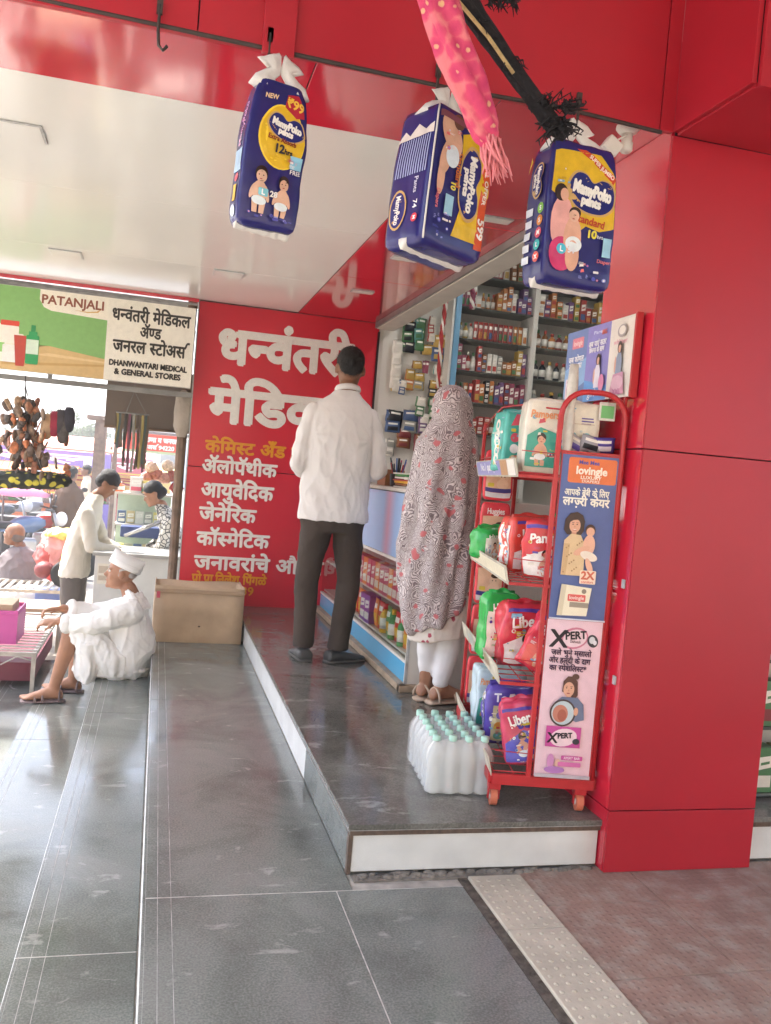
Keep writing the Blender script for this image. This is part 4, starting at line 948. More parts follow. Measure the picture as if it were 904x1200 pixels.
for k, z in enumerate(SZ):
    m = MB()
    for i in range(6): m.tube([(W*i/5*.98+.004, .004, z), (W*i/5*.98+.004, L-.004, z)], .0022, n=5)
    for i in range(12): m.tube([(.004, L*i/11*.985+.006, z+.003), (W-.002, L*i/11*.985+.006, z+.003)], .0022, n=5)
    m.build('wire_shelf', M_RACK, RK)
    MB().box((-.003, -.006, z-.014), (W, .006, z-.0035)).build('shelf_bar', M_RACK, RK)
    MB().box((-.003, L-.006, z-.014), (W, L+.006, z-.0035)).build('shelf_bar', M_RACK, RK)
    MB().box((W-.005, .007, z-.014), (W+.006, L-.007, z-.0035)).build('shelf_bar', M_RACK, RK)
    m = MB().box((-.002, .0, -.002), (.003, L, .062), bev=.0008).build('shelf_lip', lipm, RK, (-.004, .0, z-.012), (0, R(-14), 0))
    ws = MB(); ws.tube([(.0, -.004, z+.075), (.112, -.008, z+.072)], .0018, n=5); ws.tube([(W, .01, z+.12), (W, L, z+.12)], .0018, n=5); ws.build('guard_wire', M_RACK, RK)
    a = Art()
    if k == 3: a.rect(-L+.02, .004, -.30, .058, '8E8FC4'); a.text('No.1 quality', -.60, .036, .03, 'F0F0F0', w=.34, bold=.0008); a.rect(-.30, .004, -.16, .058, 'B98E62'); a.rect(-.155, .004, -.02, .058, 'E6E2D8')
    elif k == 1: a.disc(-.45, .03, .10, .02, '9A8A70'); a.disc(-.25, .032, .09, .018, 'A08C70'); a.disc(-.65, .03, .08, .02, 'A8AEA6'); a.disc(-.40, .03, .05, .012, '6D8090')
    elif k == 2: a.rect(-.86, .008, -.02, .054, 'E4DDC2'); a.rect(-.44, .009, -.437, .053, 'C4BCA0')
    else: a.rect(-.86, .008, -.02, .054, 'D8D2BE'); a.disc(-.5, .03, .12, .018, 'B8B2A0')
    a.build('lip_print', m, lambda u, v, o: (-.002-o*.6, -u, v))
# wire arc over the top packs, and cream bubble roll
MB().tube([(0, L, 1.30), (.0, L*.8, 1.345), (.0, L*.5, 1.375), (.03, L*.25, 1.37), (.118, .0, 1.345)], .003, n=6).build('top_wire', M_RACK, RK)
MB().tube([(0, L, 1.185), (.0, L*.5, 1.19), (.118, .0, 1.19)], .002, n=6).build('guard_wire', M_RACK, RK)
o = MB().tube([rp(.155, .02, z/20) for z in range(22, 31)], [.017+.003*math.sin(k*2.2) for k in range(9)], n=12).build('bubble_roll', mat('bubble_wrap', (.6, .57, .5), rough=.4, var=.1, vs=40, bump=.6, bs=60)); tag(o, 'cream bubble wrap roll standing at the top of the red rack', 'roll')
# posters on the end of the rack
pb = MB().box((.134, -.006, .112), (.330, .002, 1.205)).build('poster_board', M_RACK, RK)
y0 = -.0075
a = Art(); X0, X1 = .138, .326; c = (X0+X1)/2
a.rect(X0, .652, X1, 1.200, '54659A'); a.rrect(X0+.022, 1.108, X1-.004, 1.192, .008, 'DE7440'); a.text('Mee Mee', c-.004, 1.177, .013, '5B4FA0', bold=.0004); a.text('lovingle', c+.006, 1.150, .026, 'F6E8D6', w=.105, bold=.0010)
a.text('LUXURY', c+.005, 1.127, .011, 'F6E8D6', w=.07, bold=.0003); a.text('DIAPERS', c+.005, 1.115, .009, 'F6E8D6', w=.06)
a.text('आपके बे~बी के िलए', c-.004, 1.076, .022, 'E9E6DA', w=.15, bold=.0005); a.text('ल~ग~ज़री केयर', c-.004, 1.046, .028, 'EFECE0', w=.155, bold=.0009)
a.poly([(c-.070, .95), (c-.068, .985), (c-.052, 1.006), (c-.030, 1.012), (c-.010, 1.002), (c-.002, .982), (c-.003, .95), (c-.012, .935), (c-.058, .935)], '3A241E'); a.rect(c-.043, .925, c-.027, .955, 'C8917A'); a.disc(c-.034, .966, .0185, .024, 'D9A488'); a.poly([(c-.054, .975), (c-.046, .992), (c-.028, .994), (c-.014, .978), (c-.026, .986), (c-.040, .984)], '3A241E')
for q_ in (-.041, -.027): a.disc(c+q_, .970, .0028, .0018, '2A1A18', n=8); a.rect(c+q_-.004, .975, c+q_+.004, .9764, '3A241E')
a.poly([(c-.0345, .968), (c-.032, .960), (c-.0365, .960)], 'C08A70'); a.poly([(c-.041, .9545), (c-.034, .951), (c-.027, .9545), (c-.034, .9535)], 'F0E4DC'); a.rect(c-.040, .9495, c-.028, .951, 'B05048')
a.poly([(c-.068, .80), (c-.066, .915), (c-.045, .938), (c-.012, .936), (c+.005, .905), (c+.008, .80)], 'D8BC92'); a.poly([(c-.066, .80), (c-.052, .80), (c-.045, .905), (c-.066, .905)], 'C9A87C')
for k in range(16): a.disc(c-.06+.06*((k*37) % 17)/17, .81+.11*((k*53) % 19)/19, .003, .003, 'A8845C', n=6)
a.disc(c+.018, .955, .017, .019, '4A2E24'); a.disc(c+.019, .949, .014, .015, 'DDA98E'); a.disc(c+.018, .905, .020, .034, 'E2B096'); a.disc(c-.005, .885, .030, .012, 'DDA98E', rot=.5); a.disc(c+.02, .868, .030, .015, 'E9DCCB', rot=-.3); a.disc(c+.024, .835, .010, .028, 'E2B096', rot=.4)
a.rrect(c-.004, .775, c+.05, .82, .004, 'EED6C0'); a.text('2X', c+.022, .803, .026, 'D06A50', bold=.0012); a.text('comfort', c+.022, .782, .009, 'D05048')
a.poly([(c-.07, .665), (c+.03, .668), (c+.040, .762), (c-.062, .770)], 'E7DFC6'); a.poly([(c-.07, .665), (c-.052, .665), (c-.045, .768), (c-.062, .770)], 'D2C8AC'); a.rrect(c-.038, .715, c+.022, .738, .003, 'D8605A'); a.text('lovingle', c-.008, .727, .012, 'F4E8DC', w=.05); a.rect(c-.03, .695, c+.034, .712, '9A9080'); a.disc(c+.015, .75, .008, .008, '8A8070')
a.rect(X0, .6515, X1, .657, 'C8CCD8')
a.build('blue_poster', pb, lambda u, v, o: (u, y0-o, v), label='blue poster of a parent holding a baby')
a = Art(); a.rect(X0-.001, .118, X1-.002, .649, 'E2C2CC'); a.disc(c+.000, .590, .048, .036, 'C77A90', rot=.3); a.disc(c+.002, .590, .041, .029, 'E6CBD2', rot=.3)
a.text('X', c-.052, .585, .058, '201820', bold=.0016); a.text('PERT', c+.004, .600, .026, '201820', w=.072, bold=.0010, rot=.12); a.text('Dishwash', c+.004, .579, .010, '4A2A3A', w=.036); a.disc(c+.062, .585, .018, .022, '3A3A40', rot=.4); a.disc(c+.060, .588, .010, .012, 'C8CCD0'); a.disc(c+.070, .580, .006, .008, 'D8D8DC')
for k, (t_, w_) in enumerate((('जले भुने मसालो', .135), ('और हल्दी के दाग', .14), ('का ~सपेशिल~सट*', .125))): a.text(t_, c-.006-.004*k, .540-.026*k, .019, '3E2440', w=w_, bold=.0005)
a.poly([(c-.026, .41), (c-.024, .445), (c-.010, .462), (c+.010, .462), (c+.024, .446), (c+.028, .40), (c+.018, .385)], '5A3E34'); a.disc(c+.016, .462, .012, .010, '5A3E34'); a.rect(c-.010, .385, c+.006, .405, 'C8917A'); a.disc(c-.004, .418, .0185, .025, 'D6A48A')
for q_ in (-.012, .004): a.disc(c+q_, .423, .0028, .0018, '2A1A18', n=8); a.rect(c+q_-.004, .428, c+q_+.004, .4294, '5A3E34')
a.poly([(c-.004, .420), (c-.002, .412), (c-.007, .412)], 'C08A70'); a.poly([(c-.020, .39), (c+.016, .39), (c+.004, .372), (c-.004, .372)], 'D8DCE4'); a.poly([(c-.022, .33), (c-.050, .318), (c-.048, .372), (c-.025, .392), (c+.028, .392), (c+.050, .370), (c+.056, .318), (c+.03, .31)], '6B7690')
a.disc(c-.005, .405, .006, .002, 'A04848', n=8); a.disc(c-.018, .338, .044, .046, '4A3A38', n=28); a.disc(c-.018, .338, .038, .040, 'B9C8CC', n=28); a.disc(c-.026, .335, .026, .030, 'C07E6A'); a.disc(c-.02, .33, .015, .02, 'A86050'); a.disc(c+.026, .345, .008, .014, 'D6A48A')
a.poly([(c-.068, .222), (c+.050, .222), (c+.050, .292), (c-.068, .292)], 'C04E96'); a.disc(c-.008, .255, .046, .030, 'E6CBD2', rot=.2); a.text('X', c-.045, .252, .034, '201820', bold=.001); a.text('PERT', c-.004, .262, .018, '201820', w=.05, bold=.0008, rot=.1); a.disc(c+.035, .244, .012, .010, '3A3A40')
a.disc(c-.045, .175, .012, .024, 'C88AB8'); a.disc(c-.02, .165, .010, .018, 'D8B0A0'); a.rrect(c-.01, .180, c+.062, .195, .003, 'C04E96'); a.rrect(c-.02, .158, c+.058, .173, .003, 'D070A8'); a.disc(c-.03, .145, .035, .012, 'B07AB8'); a.text('XPERT BAR', c+.026, .1875, .009, 'F2E0EA', w=.055)
a.rect(X0-.001, .118, X1-.002, .130, 'B8B0B8')
a.build('pink_poster', pb, lambda u, v, o: (u, y0-o, v), label='pink poster of a woman holding a round dish')
# header board standing along the top of the rack
hb = thing('header_board', 'slanted looking header board with three posters on top of the red rack', 'sign board', (1.478, 2.63, 1.572))
MB().box((.002, 0, 0), (.016, .50, .272), bev=.001).build('board', M_RACK, hb); MB().box((-.004, -.012, -.004), (.020, -.0005, .276)).build('edge_strip', M_RACK, hb)
a = Art(); a.rect(-.50, .0, -.335, .272, '7086B8'); a.poly([(-.5, .13), (-.335, .165), (-.335, .075), (-.5, .02)], '8FB4DC'); a.rect(-.335, 0, -.165, .272, '8D87C8'); a.poly([(-.335, 0), (-.165, .0), (-.165, .05), (-.335, .08)], '6AA0DC'); a.rect(-.165, 0, -.002, .272, 'E2DCD2')
a.rrect(-.455, .205, -.365, .245, .004, 'DE8490'); a.text('lovingle', -.41, .225, .02, 'F4E4E0', w=.07); a.text('जब कोमल', -.415, .165, .022, 'F0F0F4', w=.12, bold=.0005); a.text('त्वचा का', -.415, .14, .02, 'F0F0F4', w=.10, bold=.0005)
for x_ in (-.46, -.40): a.rrect(x_-.022, .0, x_+.022, .095, .005, 'E4D6DC'); a.disc(x_, .05, .014, .025, 'C890A8'); a.text('soft', x_, .085, .012, 'B05070')
a.text('Paree', -.245, .245, .012, 'D8E0F0', w=.08); a.text('BIG', -.205, .24, .016, 'E07060', bold=.0006); a.text('अब पाएं स~टार', -.25, .205, .02, 'F2F2F6', w=.13, bold=.0005); a.text('~िवन~गस के साथ'.replace('~ि', 'ि'), -.25, .182, .018, 'F2F2F6', w=.11, bold=.0004)
def lady(a, x, y, s_, top, skin='D9A890'):
    a.disc(x, y+.105*s_, .016*s_, .022*s_, '3A2622'); a.disc(x, y+.100*s_, .010*s_, .014*s_, skin); a.disc(x+.012*s_, y+.085*s_, .006*s_, .03*s_, '3A2622'); a.poly([(x-.02*s_, y), (x-.024*s_, y+.06*s_), (x-.01*s_, y+.085*s_), (x+.012*s_, y+.085*s_), (x+.022*s_, y+.06*s_), (x+.02*s_, y)], top); a.disc(x-.024*s_, y+.045*s_, .006*s_, .03*s_, skin)
lady(a, -.23, .045, .95, 'E6E0EA'); a.text('girl', -.26, .028, .03, 'F0F0F8', sheer=.2); a.disc(-.195, .06, .02, .03, 'D88AB0')
a.disc(-.075, .225, .03, .022, 'A8A0A0'); a.disc(-.075, .227, .022, .015, 'E2DCD2'); a.text('whisper', -.08, .19, .018, 'D89AA8', w=.09); lady(a, -.08, .07, .95, '8E9AB0'); a.poly([(-.13, .01), (-.03, .01), (-.045, .085), (-.11, .08)], 'C890A8'); a.disc(-.08, .05, .04, .025, 'D8B0C0'); a.text('XXL', -.08, .02, .02, 'B05888')
a.build('board_print', hb, lambda u, v, o: (.0015-o, -u, v))
for y_ in (.03, .47): MB().box((.004, y_, -.10), (.012, y_+.012, .0)).build('bracket', M_RACK, hb)
# packs of packets in the top basket above the posters
for k, (x_, y_, c1, c2) in enumerate(((.175, .05, 'B8B4B8', '5A4A9C'), (.235, .045, '9A98A0', '23242C'), (.285, .05, '4A3A8C', 'D8D4DC'), (.25, .10, 'E6E0E4', '5A4A9C'))):
    o = link('twisted_packet', good('pouch', c1, c2, (.075, .03, .055)), None, rp(x_, y_, 1.215), (R(10*k), R(25-14*k), R(-12))); tag(o, ['silver packet at the left of the little heap above the orange poster head', 'grey and black packet in the middle of the little heap above the posters', 'dark purple packet at the right of the little heap above the posters', 'white packet on top of the little heap above the posters'][k], 'packet', 'packets heaped over the posters')
MB().box((.13, -.004, 1.206), (.335, .12, 1.212)).build('top_tray', M_RACK, RK)
o = MB().box((0, 0, 0), (.055, .010, .062), bev=.002).box((.006, -.0012, .008), (.049, .0, .05), 1).build('price_tag_holder', [ink('D8D4CA'), ink('6FB870')], None, rp(.262, .05, 1.325), (0, 0, R(-12))); tag(o, 'small green and white tag hanging inside the top hoop of the rack', 'tag')
MB().tube([(.03, .005, .062), (.03, .005, .085)], .0015, n=4).build('string', M_DARK, o)
# strip of printed red packs down the far end of the rack
for k in range(5):
    t = Pack(.125, .03, .215, 'D8404A', k=8, crease=.002, seed=20+k); pz = .125+k*.222
    o = link('red_nappy_pack', t.mesh('red_pack'), None, rp(.075, L-.045, pz), (0, 0, R(-12)))
    tag(o, 'red baby picture pack, %s from bottom of the strip at rack far end' % ORD[k], 'nappy pack', 'red packs strung down the far end of the rack')
    a = Art(); a.rect(-.055, .052, .055, .155, 'E3B79A'); a.disc(.02, .10, .022, .026, 'E8C4A8'); a.disc(.021, .122, .018, .010, '4A342C'); a.disc(.018, .07, .026, .022, 'E8C4A8'); a.rrect(-.045, .058, -.018, .074, .004, 'D8C24A'); a.rect(-.058, .034, .058, .052, '4A4084'); a.rect(-.058, .006, .058, .033, 'D9D2D6'); a.text('Huggies', .0, .176, .026, 'F2E4E0', w=.075, bold=.0005)
    for q in (.012, -.012): a.disc(.018+q*.6, .102, .0025, .0025, '2A2020', n=6)
    a.build('front_print', o, t.front(), sub=.03)
# packs standing on the rack shelves
def rack_pack(lab, x, y, z, w_, d_, h_, base, art, rz=0, side=None, tilt=(0, 0), k=13, cr=.013, seed=0, tp=.04):
    P = Pack(w_, d_, h_, base, k=k, crease=cr, seed=seed, taper=tp)
    o = link('nappy_pack', P.mesh('soft_pack'), None, rp(x, y, z+.006), (R(tilt[0]), R(tilt[1]), R(-12+rz)))
    tag(o, lab, 'nappy pack', 'nappy packs standing on the red rack')
    a = Art(); bc = ['F0EDE8', base, '53429A', 'D8C24A', 'C8485A', '7FB0C8', 'E8E4D8']; a.busy(-w_*.45, h_*.05, w_*.45, h_*.95, bc, 16, seed, .028); art(a, w_, h_); a.busy(-w_*.42, h_*.04, w_*.42, h_*.66, bc, 22, seed+50, .013); a.build('front_print', o, P.front(), sub=.03)
    m = MB(); N = 26; vs = []; fs = []
    for i in range(N+1):
        u = i/N*2-1; yy = .004*math.sin(i*.5+seed)
        for z_, e in ((h_*.965, .012), (h_+.008, .005), (h_+.014+.003*math.sin(i*.45+seed)-.012*abs(u)**3, .0012)): vs += [(u*w_*.44*(1-tp), yy*(1.5 if z_ > h_ else .5)-e, z_), (u*w_*.44*(1-tp), yy*(1.5 if z_ > h_ else .5)+e, z_)]
    for i in range(N):
        for j in range(2): a_ = i*6+j*2; fs += [(a_, a_+6, a_+8, a_+2), (a_+1, a_+3, a_+9, a_+7)]
        fs += [(i*6+4, i*6+10, i*6+11, i*6+5), (i*6, i*6+1, i*6+7, i*6+6)]
    fs += [(0, 2, 3, 1), (2, 4, 5, 3), (N*6, N*6+1, N*6+3, N*6+2), (N*6+2, N*6+3, N*6+5, N*6+4)]
    m.add(vs, fs, 0, True).build('top_seam', MATS['film_'+base], o)
    if side: a = Art(); side(a, d_, h_); a.busy(-d_*.42, h_*.05, d_*.42, h_*.9, bc, 16, seed+9, .014); a.build('side_print', o, P.left(), sub=.03)
    return o
def art_cream(a, w_, h_):
    a.poly([(-w_*.48, h_*.08), (-w_*.05, h_*.08), (-w_*.08, h_*.55), (-w_*.30, h_*.62), (-w_*.48, h_*.50)], '3FA08C'); baby(a, -w_*.28, h_*.1, h_*.36, cloth='F0F0EE'); a.disc(-w_*.02, h_*.30, w_*.05, h_*.18, '58B8B0')
    a.text('Pampers', -w_*.26, h_*.80, h_*.11, 'E8A070', w=w_*.4, bold=.0006)
    for i in range(2):
        for j in range(3): a.disc(w_*(.14+.18*i), h_*(.18+.18*j), w_*.05, w_*.05, ['7FC0CC', 'C8A8B0', '8ABCC8'][j]); a.disc(w_*(.14+.18*i), h_*(.18+.18*j), w_*.03, w_*.03, 'E8E6E0')
    a.rect(-w_*.0, h_*.70, w_*.42, h_*.71, 'C8B8A0')
def art_teal(a, w_, h_):
    a.poly([(-w_*.4, h_*.75), (w_*.2, h_*.82), (w_*.1, h_*.95), (-w_*.3, h_*.95)], 'D85A6A'); a.text('Mee', -.0, h_*.84, h_*.14, 'F4EEE8', bold=.0008); baby(a, 0, h_*.08, h_*.4)
    for j in range(3): a.disc(-w_*.3, h_*(.2+.18*j), w_*.09, w_*.09, ['E2D0A0', 'F0F0EE', 'D85A6A'][j])
def side_dots(c1, c2): 
    def f(a, d_, h_):
        a.rect(-d_*.3, h_*.12, d_*.3, h_*.82, c1)
        for j in range(5): a.disc(0, h_*(.2+.14*j), d_*.16, d_*.16, c2); a.disc(0, h_*(.2+.14*j), d_*.08, d_*.08, c1)
    return f
def art_red(word, c2='F0EDE8'):
    def f(a, w_, h_):
        a.poly([(-w_*.48, h_*.05), (w_*.48, h_*.05), (w_*.48, h_*.42), (0, h_*.55), (-w_*.48, h_*.35)], c2); baby(a, -w_*.05, h_*.06, h_*.38); a.text(word, 0, h_*.74, h_*.17, 'F6F2EC', w=w_*.7, rot=.15, bold=.001); a.rect(-w_*.48, h_*.88, w_*.48, h_*.94, '53429A'); a.disc(w_*.32, h_*.55, w_*.1, w_*.1, '3F66A8'); a.text('4', w_*.32, h_*.55, h_*.07, 'FFFFFF')
    return f
def art_green(a, w_, h_):
    a.poly([(-w_*.48, h_*.04), (w_*.48, h_*.04), (w_*.48, h_*.66), (-w_*.48, h_*.74)], 'E4E6DA'); baby(a, -w_*.12, h_*.1, h_*.4); a.text('Huggies', 0, h_*.80, h_*.14, 'F2F4EE', w=w_*.72, rot=.12, bold=.0008); a.disc(w_*.2, h_*.2, w_*.14, h_*.06, '8CC46A'); a.text('5', w_*.22, h_*.42, h_*.1, '5A8AB8')
def art_purple(a, w_, h_):
    a.rect(-w_*.36, h_*.08, w_*.40, h_*.68, 'C9C49A'); a.rect(-w_*.02, h_*.08, w_*.1, h_*.68, 'E6E0D0'); a.text('Teddyy', 0, h_*.82, h_*.15, 'E6E4F2', w=w_*.72, bold=.001)
    for j in range(3): a.disc(-w_*.22, h_*(.18+.17*j), w_*.08, w_*.07, ['6AA890', 'D89A4A', '5A4A9C'][j])
    a.rrect(w_*.14, h_*.14, w_*.36, h_*.34, .004, '4A6098'); a.text('L', w_*.25, h_*.24, h_*.1, 'FFFFFF')
def side_words(a, d_, h_): a.text('Teddyy', 0, h_*.45, d_*.3, 'E6E4F2', rot=math.pi/2, w=h_*.6, bold=.001); a.rect(-d_*.4, h_*.75, d_*.4, h_*.85, 'E6E4F2')
z4, z3, z2, z1 = SZ[3], SZ[2], SZ[1], SZ[0]
rack_pack('large cream nappy pack with green patch and small round icons on the top shelf', .150, .15, z4, .25, .16, .25, 'E2DCCB', art_cream, rz=-2, seed=31, cr=.006, k=26, tp=.02)
rack_pack('teal nappy pack with red lettering on the top shelf behind the cream pack', .075, .40, z4, .19, .14, .225, '4FB4A6', art_teal, rz=10, side=side_dots('5CBCB0', 'E8E4D8'), seed=32, k=26, cr=.005, tp=.02)
rack_pack('pink and yellow topped pack behind the teal pack on the top shelf', .20, .66, z4, .18, .14, .215, 'D8C070', art_teal, rz=0, seed=33)
rack_pack('red nappy pack with white front at the near end of the second shelf from top', .155, .10, z3, .19, .12, .195, 'CE3A3E', art_red('Pampers'), rz=-18, side=side_dots('B8323C', 'D88A5A'), seed=34)
rack_pack('red nappy pack in the middle of the second shelf from top', .13, .33, z3, .20, .14, .20, 'D2463C', art_red('Huggies'), rz=12, side=side_dots('F0EDE8', 'D85A4A'), seed=35)
rack_pack('dark red folded pack pressed between two red packs on the second shelf from top', .22, .25, z3, .10, .10, .19, '8E2C3A', art_red('me'), rz=-5, seed=36)
rack_pack('green bag of nappies slumped at the far end of the second shelf from top', .03, .64, z3, .15, .12, .135, '2FA84E', art_green, rz=25, seed=37, cr=.012, k=4)
rack_pack('green topped pack at the back of the second shelf from top', .27, .42, z3, .14, .12, .205, '2FA84E', art_green, rz=0, seed=38)
rack_pack('white and green nappy pack standing left on the third shelf from top', .045, .36, z2, .15, .11, .245, '2FA84E', art_green, rz=8, seed=39, tp=.25)
rack_pack('large white and red nappy pack in the middle of the third shelf from top', .12, .27, z2, .19, .13, .225, 'CE3A4A', art_red('Libero'), rz=4, seed=40, tp=.15)
rack_pack('tilted red nappy pack with purple stripe leaning on the third shelf from top', .125, .09, z2+.015, .15, .09, .20, 'CE3A4A', art_red('Pampers', 'D85A50'), rz=-8, tilt=(-6, 24), seed=41)
rack_pack('green and white pack at the back of the third shelf from top', .27, .40, z2, .14, .10, .215, '46B060', art_green, rz=0, seed=42)
rack_pack('purple nappy pack with beige label on the bottom shelf', .11, .36, z1, .19, .15, .215, '5B4CA8', art_purple, rz=-4, side=side_words, seed=43, k=7)
rack_pack('pale blue and white pack behind the purple one on the bottom shelf', .10, .55, z1, .20, .12, .235, 'BFD4DC', art_cream, rz=3, seed=44)
rack_pack('red and violet pack leaning at the near end of the bottom shelf', .130, .10, z1+.02, .14, .11, .205, 'C94A66', art_red('Libero', '5B5CB8'), rz=-6, tilt=(0, -12), seed=45)
rack_pack('white green striped pack lying at the back of the bottom shelf', .25, .33, z1+.02, .15, .10, .235, 'D8DCC8', art_green, rz=5, tilt=(0, 18), seed=46)
rack_pack('small blue pack lying under the red one on the bottom shelf', .27, .10, z1, .12, .10, .10, '4052A0', art_purple, rz=-10, seed=47)
# ------------------------------------------------------------------ shrink wrapped water bottles
wb = thing('water_bottle_pack', 'shrink wrapped block of clear water bottles with green caps beside the rack', 'water bottles', (.962, 2.835, .166), R(-6))
M_PET = mat('water_bottle_plastic', (.93, .97, .96), rough=.06, var=.03, vs=20, trans=.62, ior=1.2)
M_CAP = mat('mint_green_cap', (.42, .70, .60), rough=.35, var=.08)
prof = [(.022, .0), (.029, .004), (.0305, .012), (.0265, .028), (.0305, .042), (.0265, .056), (.0305, .070), (.0265, .084), (.0306, .10), (.0304, .135), (.026, .152), (.016, .168), (.0125, .174), (.0125, .182)]
bme = MB().lathe(prof, n=14).mesh('bottle', M_PET); cme = MB().lathe([(.0145, .180), (.015, .183), (.015, .196), (.0135, .199)], n=12).mesh('cap', M_CAP)
for i in range(4):
    for j in range(6):
        b = link('bottle', bme, wb, (.031+i*.0575, .031+j*.0625, .001+.002*math.sin(i*3+j*5))); link('cap', cme, b)
M_WRAP = crinkle(mat('shrink_film', (.93, .96, .97), rough=.10, var=0), 16, .9, .012); n, l = nodes_of(M_WRAP)
out = [x for x in n if x.type == 'OUTPUT_MATERIAL'][0]; tr = n.new('ShaderNodeBsdfTransparent'); mxs = n.new('ShaderNodeMixShader'); mxs.inputs[0].default_value = .27
l.new(tr.outputs[0], mxs.inputs[1]); l.new(n['Principled BSDF'].outputs[0], mxs.inputs[2]); l.new(mxs.outputs[0], out.inputs[0])
m = MB(); rings = []
outl = []
for i in range(4): outl.append((.031+i*.0575, -.002))
def wrapring(z, e):
    pts = []
    for i in range(13): pts.append((-.002-e+(.2365+2*e)*i/12, -.003-e+.003*math.cos(i*math.pi*2/3)))
    for i in range(1, 19): pts.append((.2345+e-.003*math.cos(i*math.pi*2/3), -.003-e+(.378+2*e)*i/18))
    for i in range(1, 13): pts.append((.2345+e-(.2365+2*e)*i/12, .375+e))
    for i in range(1, 18): pts.append((-.002-e+.003*math.cos(i*math.pi*2/3), .375+e-(.378+2*e)*i/18))
    return [(x, y, z) for x, y in pts]
rr_ = [wrapring(.004, -.004), wrapring(.015, 0), wrapring(.06, -.001), wrapring(.11, 0), wrapring(.14, -.001), wrapring(.168, -.014), wrapring(.186, -.028)]
vs = [p for r in rr_ for p in r]; K = len(rr_[0]); fs = []
for q in range(len(rr_)-1):
    for i in range(K): fs.append((q*K+i, q*K+(i+1) % K, (q+1)*K+(i+1) % K, (q+1)*K+i))
m.add(vs, fs, 0, True).build('shrink_wrap', M_WRAP, wb)
# ------------------------------------------------------------------ cardboard box
cb = thing('cardboard_box', 'open brown cardboard box standing on the porch floor before the red wall', 'cardboard box', (.035, 6.10, .001))
bw, bd, bh = .60, .42, .385
def panel(nm, x0, x1, y0, y1, z1, sag=0):
    m = MB(); N = 8; vs, fs = [], []
    for i in range(N+1):
        f = i/N; x, y = x0+(x1-x0)*f, y0+(y1-y0)*f; zz = z1+sag*math.sin(f*9)-.006*f
        nx, ny = (y1-y0), -(x1-x0); q = math.hypot(nx, ny); nx /= q; ny /= q; b = .006*math.sin(f*math.pi)
        for z_, e in ((0, 0), (zz*.5, b), (zz, 0)): vs += [(x+nx*e, y+ny*e, z_), (x+nx*(e-.005), y+ny*(e-.005), z_)]
    for i in range(N):
        for j in range(2): a_ = i*6+j*2; fs += [(a_, a_+6, a_+8, a_+2), (a_+1, a_+3, a_+9, a_+7)]
        a_ = i*6; fs += [(a_+4, a_+10, a_+11, a_+5)]
    fs += [(0, 2, 3, 1), (2, 4, 5, 3), (N*6, N*6+1, N*6+3, N*6+2), (N*6+2, N*6+3, N*6+5, N*6+4)]
    m.add(vs, fs, 0, True).build(nm, M_CARD, cb)
panel('front_side', 0, bw, 0, 0, bh, .004); panel('right_side', bw, bw, .003, bd, bh, .003); panel('back_side', bw, 0, bd, bd, bh-.01, .004); panel('left_side', 0, 0, bd, .003, bh, .003)
MB().box((.005, .005, .002), (bw-.005, bd-.005, .01)).build('bottom', M_CARD, cb)
MB().box((.0, -.0075, bh-.045), (bw, -.0055, bh-.022)).build('tape', mat('brown_tape', (.36, .25, .16), rough=.2, var=.1), cb)
MB().box((.0, .0, 0), (bw-.02, .005, .16)).build('inner_flap', M_CARD, cb, (.01, bd-.012, bh-.02), (R(110), 0, 0))
MB().box((.0, .0, 0), (.004, bd-.03, .10)).build('inner_flap', M_CARD, cb, (bw-.012, .01, bh-.012), (0, R(-150), 0))
a = Art(); a.rect(.012, .30, .035, .345, 'C8566A'); a.build('pink_label', cb, lambda u, v, o: (u, -.0075-o, v))
MB().box((.30, -.0072, .11), (.315, -.006, .12)).build('scuff', ink('4A3020'), cb)
# ------------------------------------------------------------------ cloths hung from the canopy rail in front of the fascia
def cloth(path, rad, name, mt, seed=0, twist=5, nf=5, n_=28, amp=.22):
    m = MB(); P = [Vector(p) for p in path]; pts = []; rs = []
    for i in range(len(P)-1):
        for f in (0, .125, .25, .375, .5, .625, .75, .875):
            p0, p1, p2, p3 = P[max(i-1, 0)], P[i], P[i+1], P[min(i+2, len(P)-1)]
            pts.append(.5*((2*p1)+(-p0+p2)*f+(2*p0-5*p1+4*p2-p3)*f*f+(-p0+3*p1-3*p2+p3)*f**3)); rs.append(rad[i]*(1-f)+rad[i+1]*f)
    pts.append(P[-1]); rs.append(rad[-1]); vs, fs = [], []
    for i, (p, r) in enumerate(zip(pts, rs)):
        d = (pts[min(i+1, len(pts)-1)]-pts[max(i-1, 0)]).normalized(); a_ = d.cross(Vector((0, 1, 0))).normalized(); b_ = d.cross(a_)
        for k in range(n_):
            t = 2*math.pi*k/n_; q = r*(1+amp*math.sin(nf*t+twist*i/len(pts)*3+seed)+.10*noise.noise(Vector((t*2, i*.25, seed)))); vs.append(p+a_*math.cos(t)*q+b_*math.sin(t)*q*.75)
    for i in range(len(pts)-1):
        for k in range(n_): fs.append((i*n_+k, i*n_+(k+1) % n_, (i+1)*n_+(k+1) % n_, (i+1)*n_+k))
    fs.append(tuple(range(n_))); fs.append(tuple((len(pts)-1)*n_+k for k in range(n_)))
    m.add(vs, fs, 0, True); return m
mp_ = mat('pink_gold_print_cloth', (.62, .05, .13), rough=.7, var=0, bump=.25, bs=60); n, l = nodes_of(mp_)
g = n.new('ShaderNodeTexCoord'); vo = n.new('ShaderNodeTexVoronoi'); vo.inputs['Scale'].default_value = 27; l.new(g.outputs['Object'], vo.inputs['Vector'])
no = n.new('ShaderNodeTexNoise'); no.inputs['Scale'].default_value = 55; l.new(g.outputs['Object'], no.inputs['Vector'])
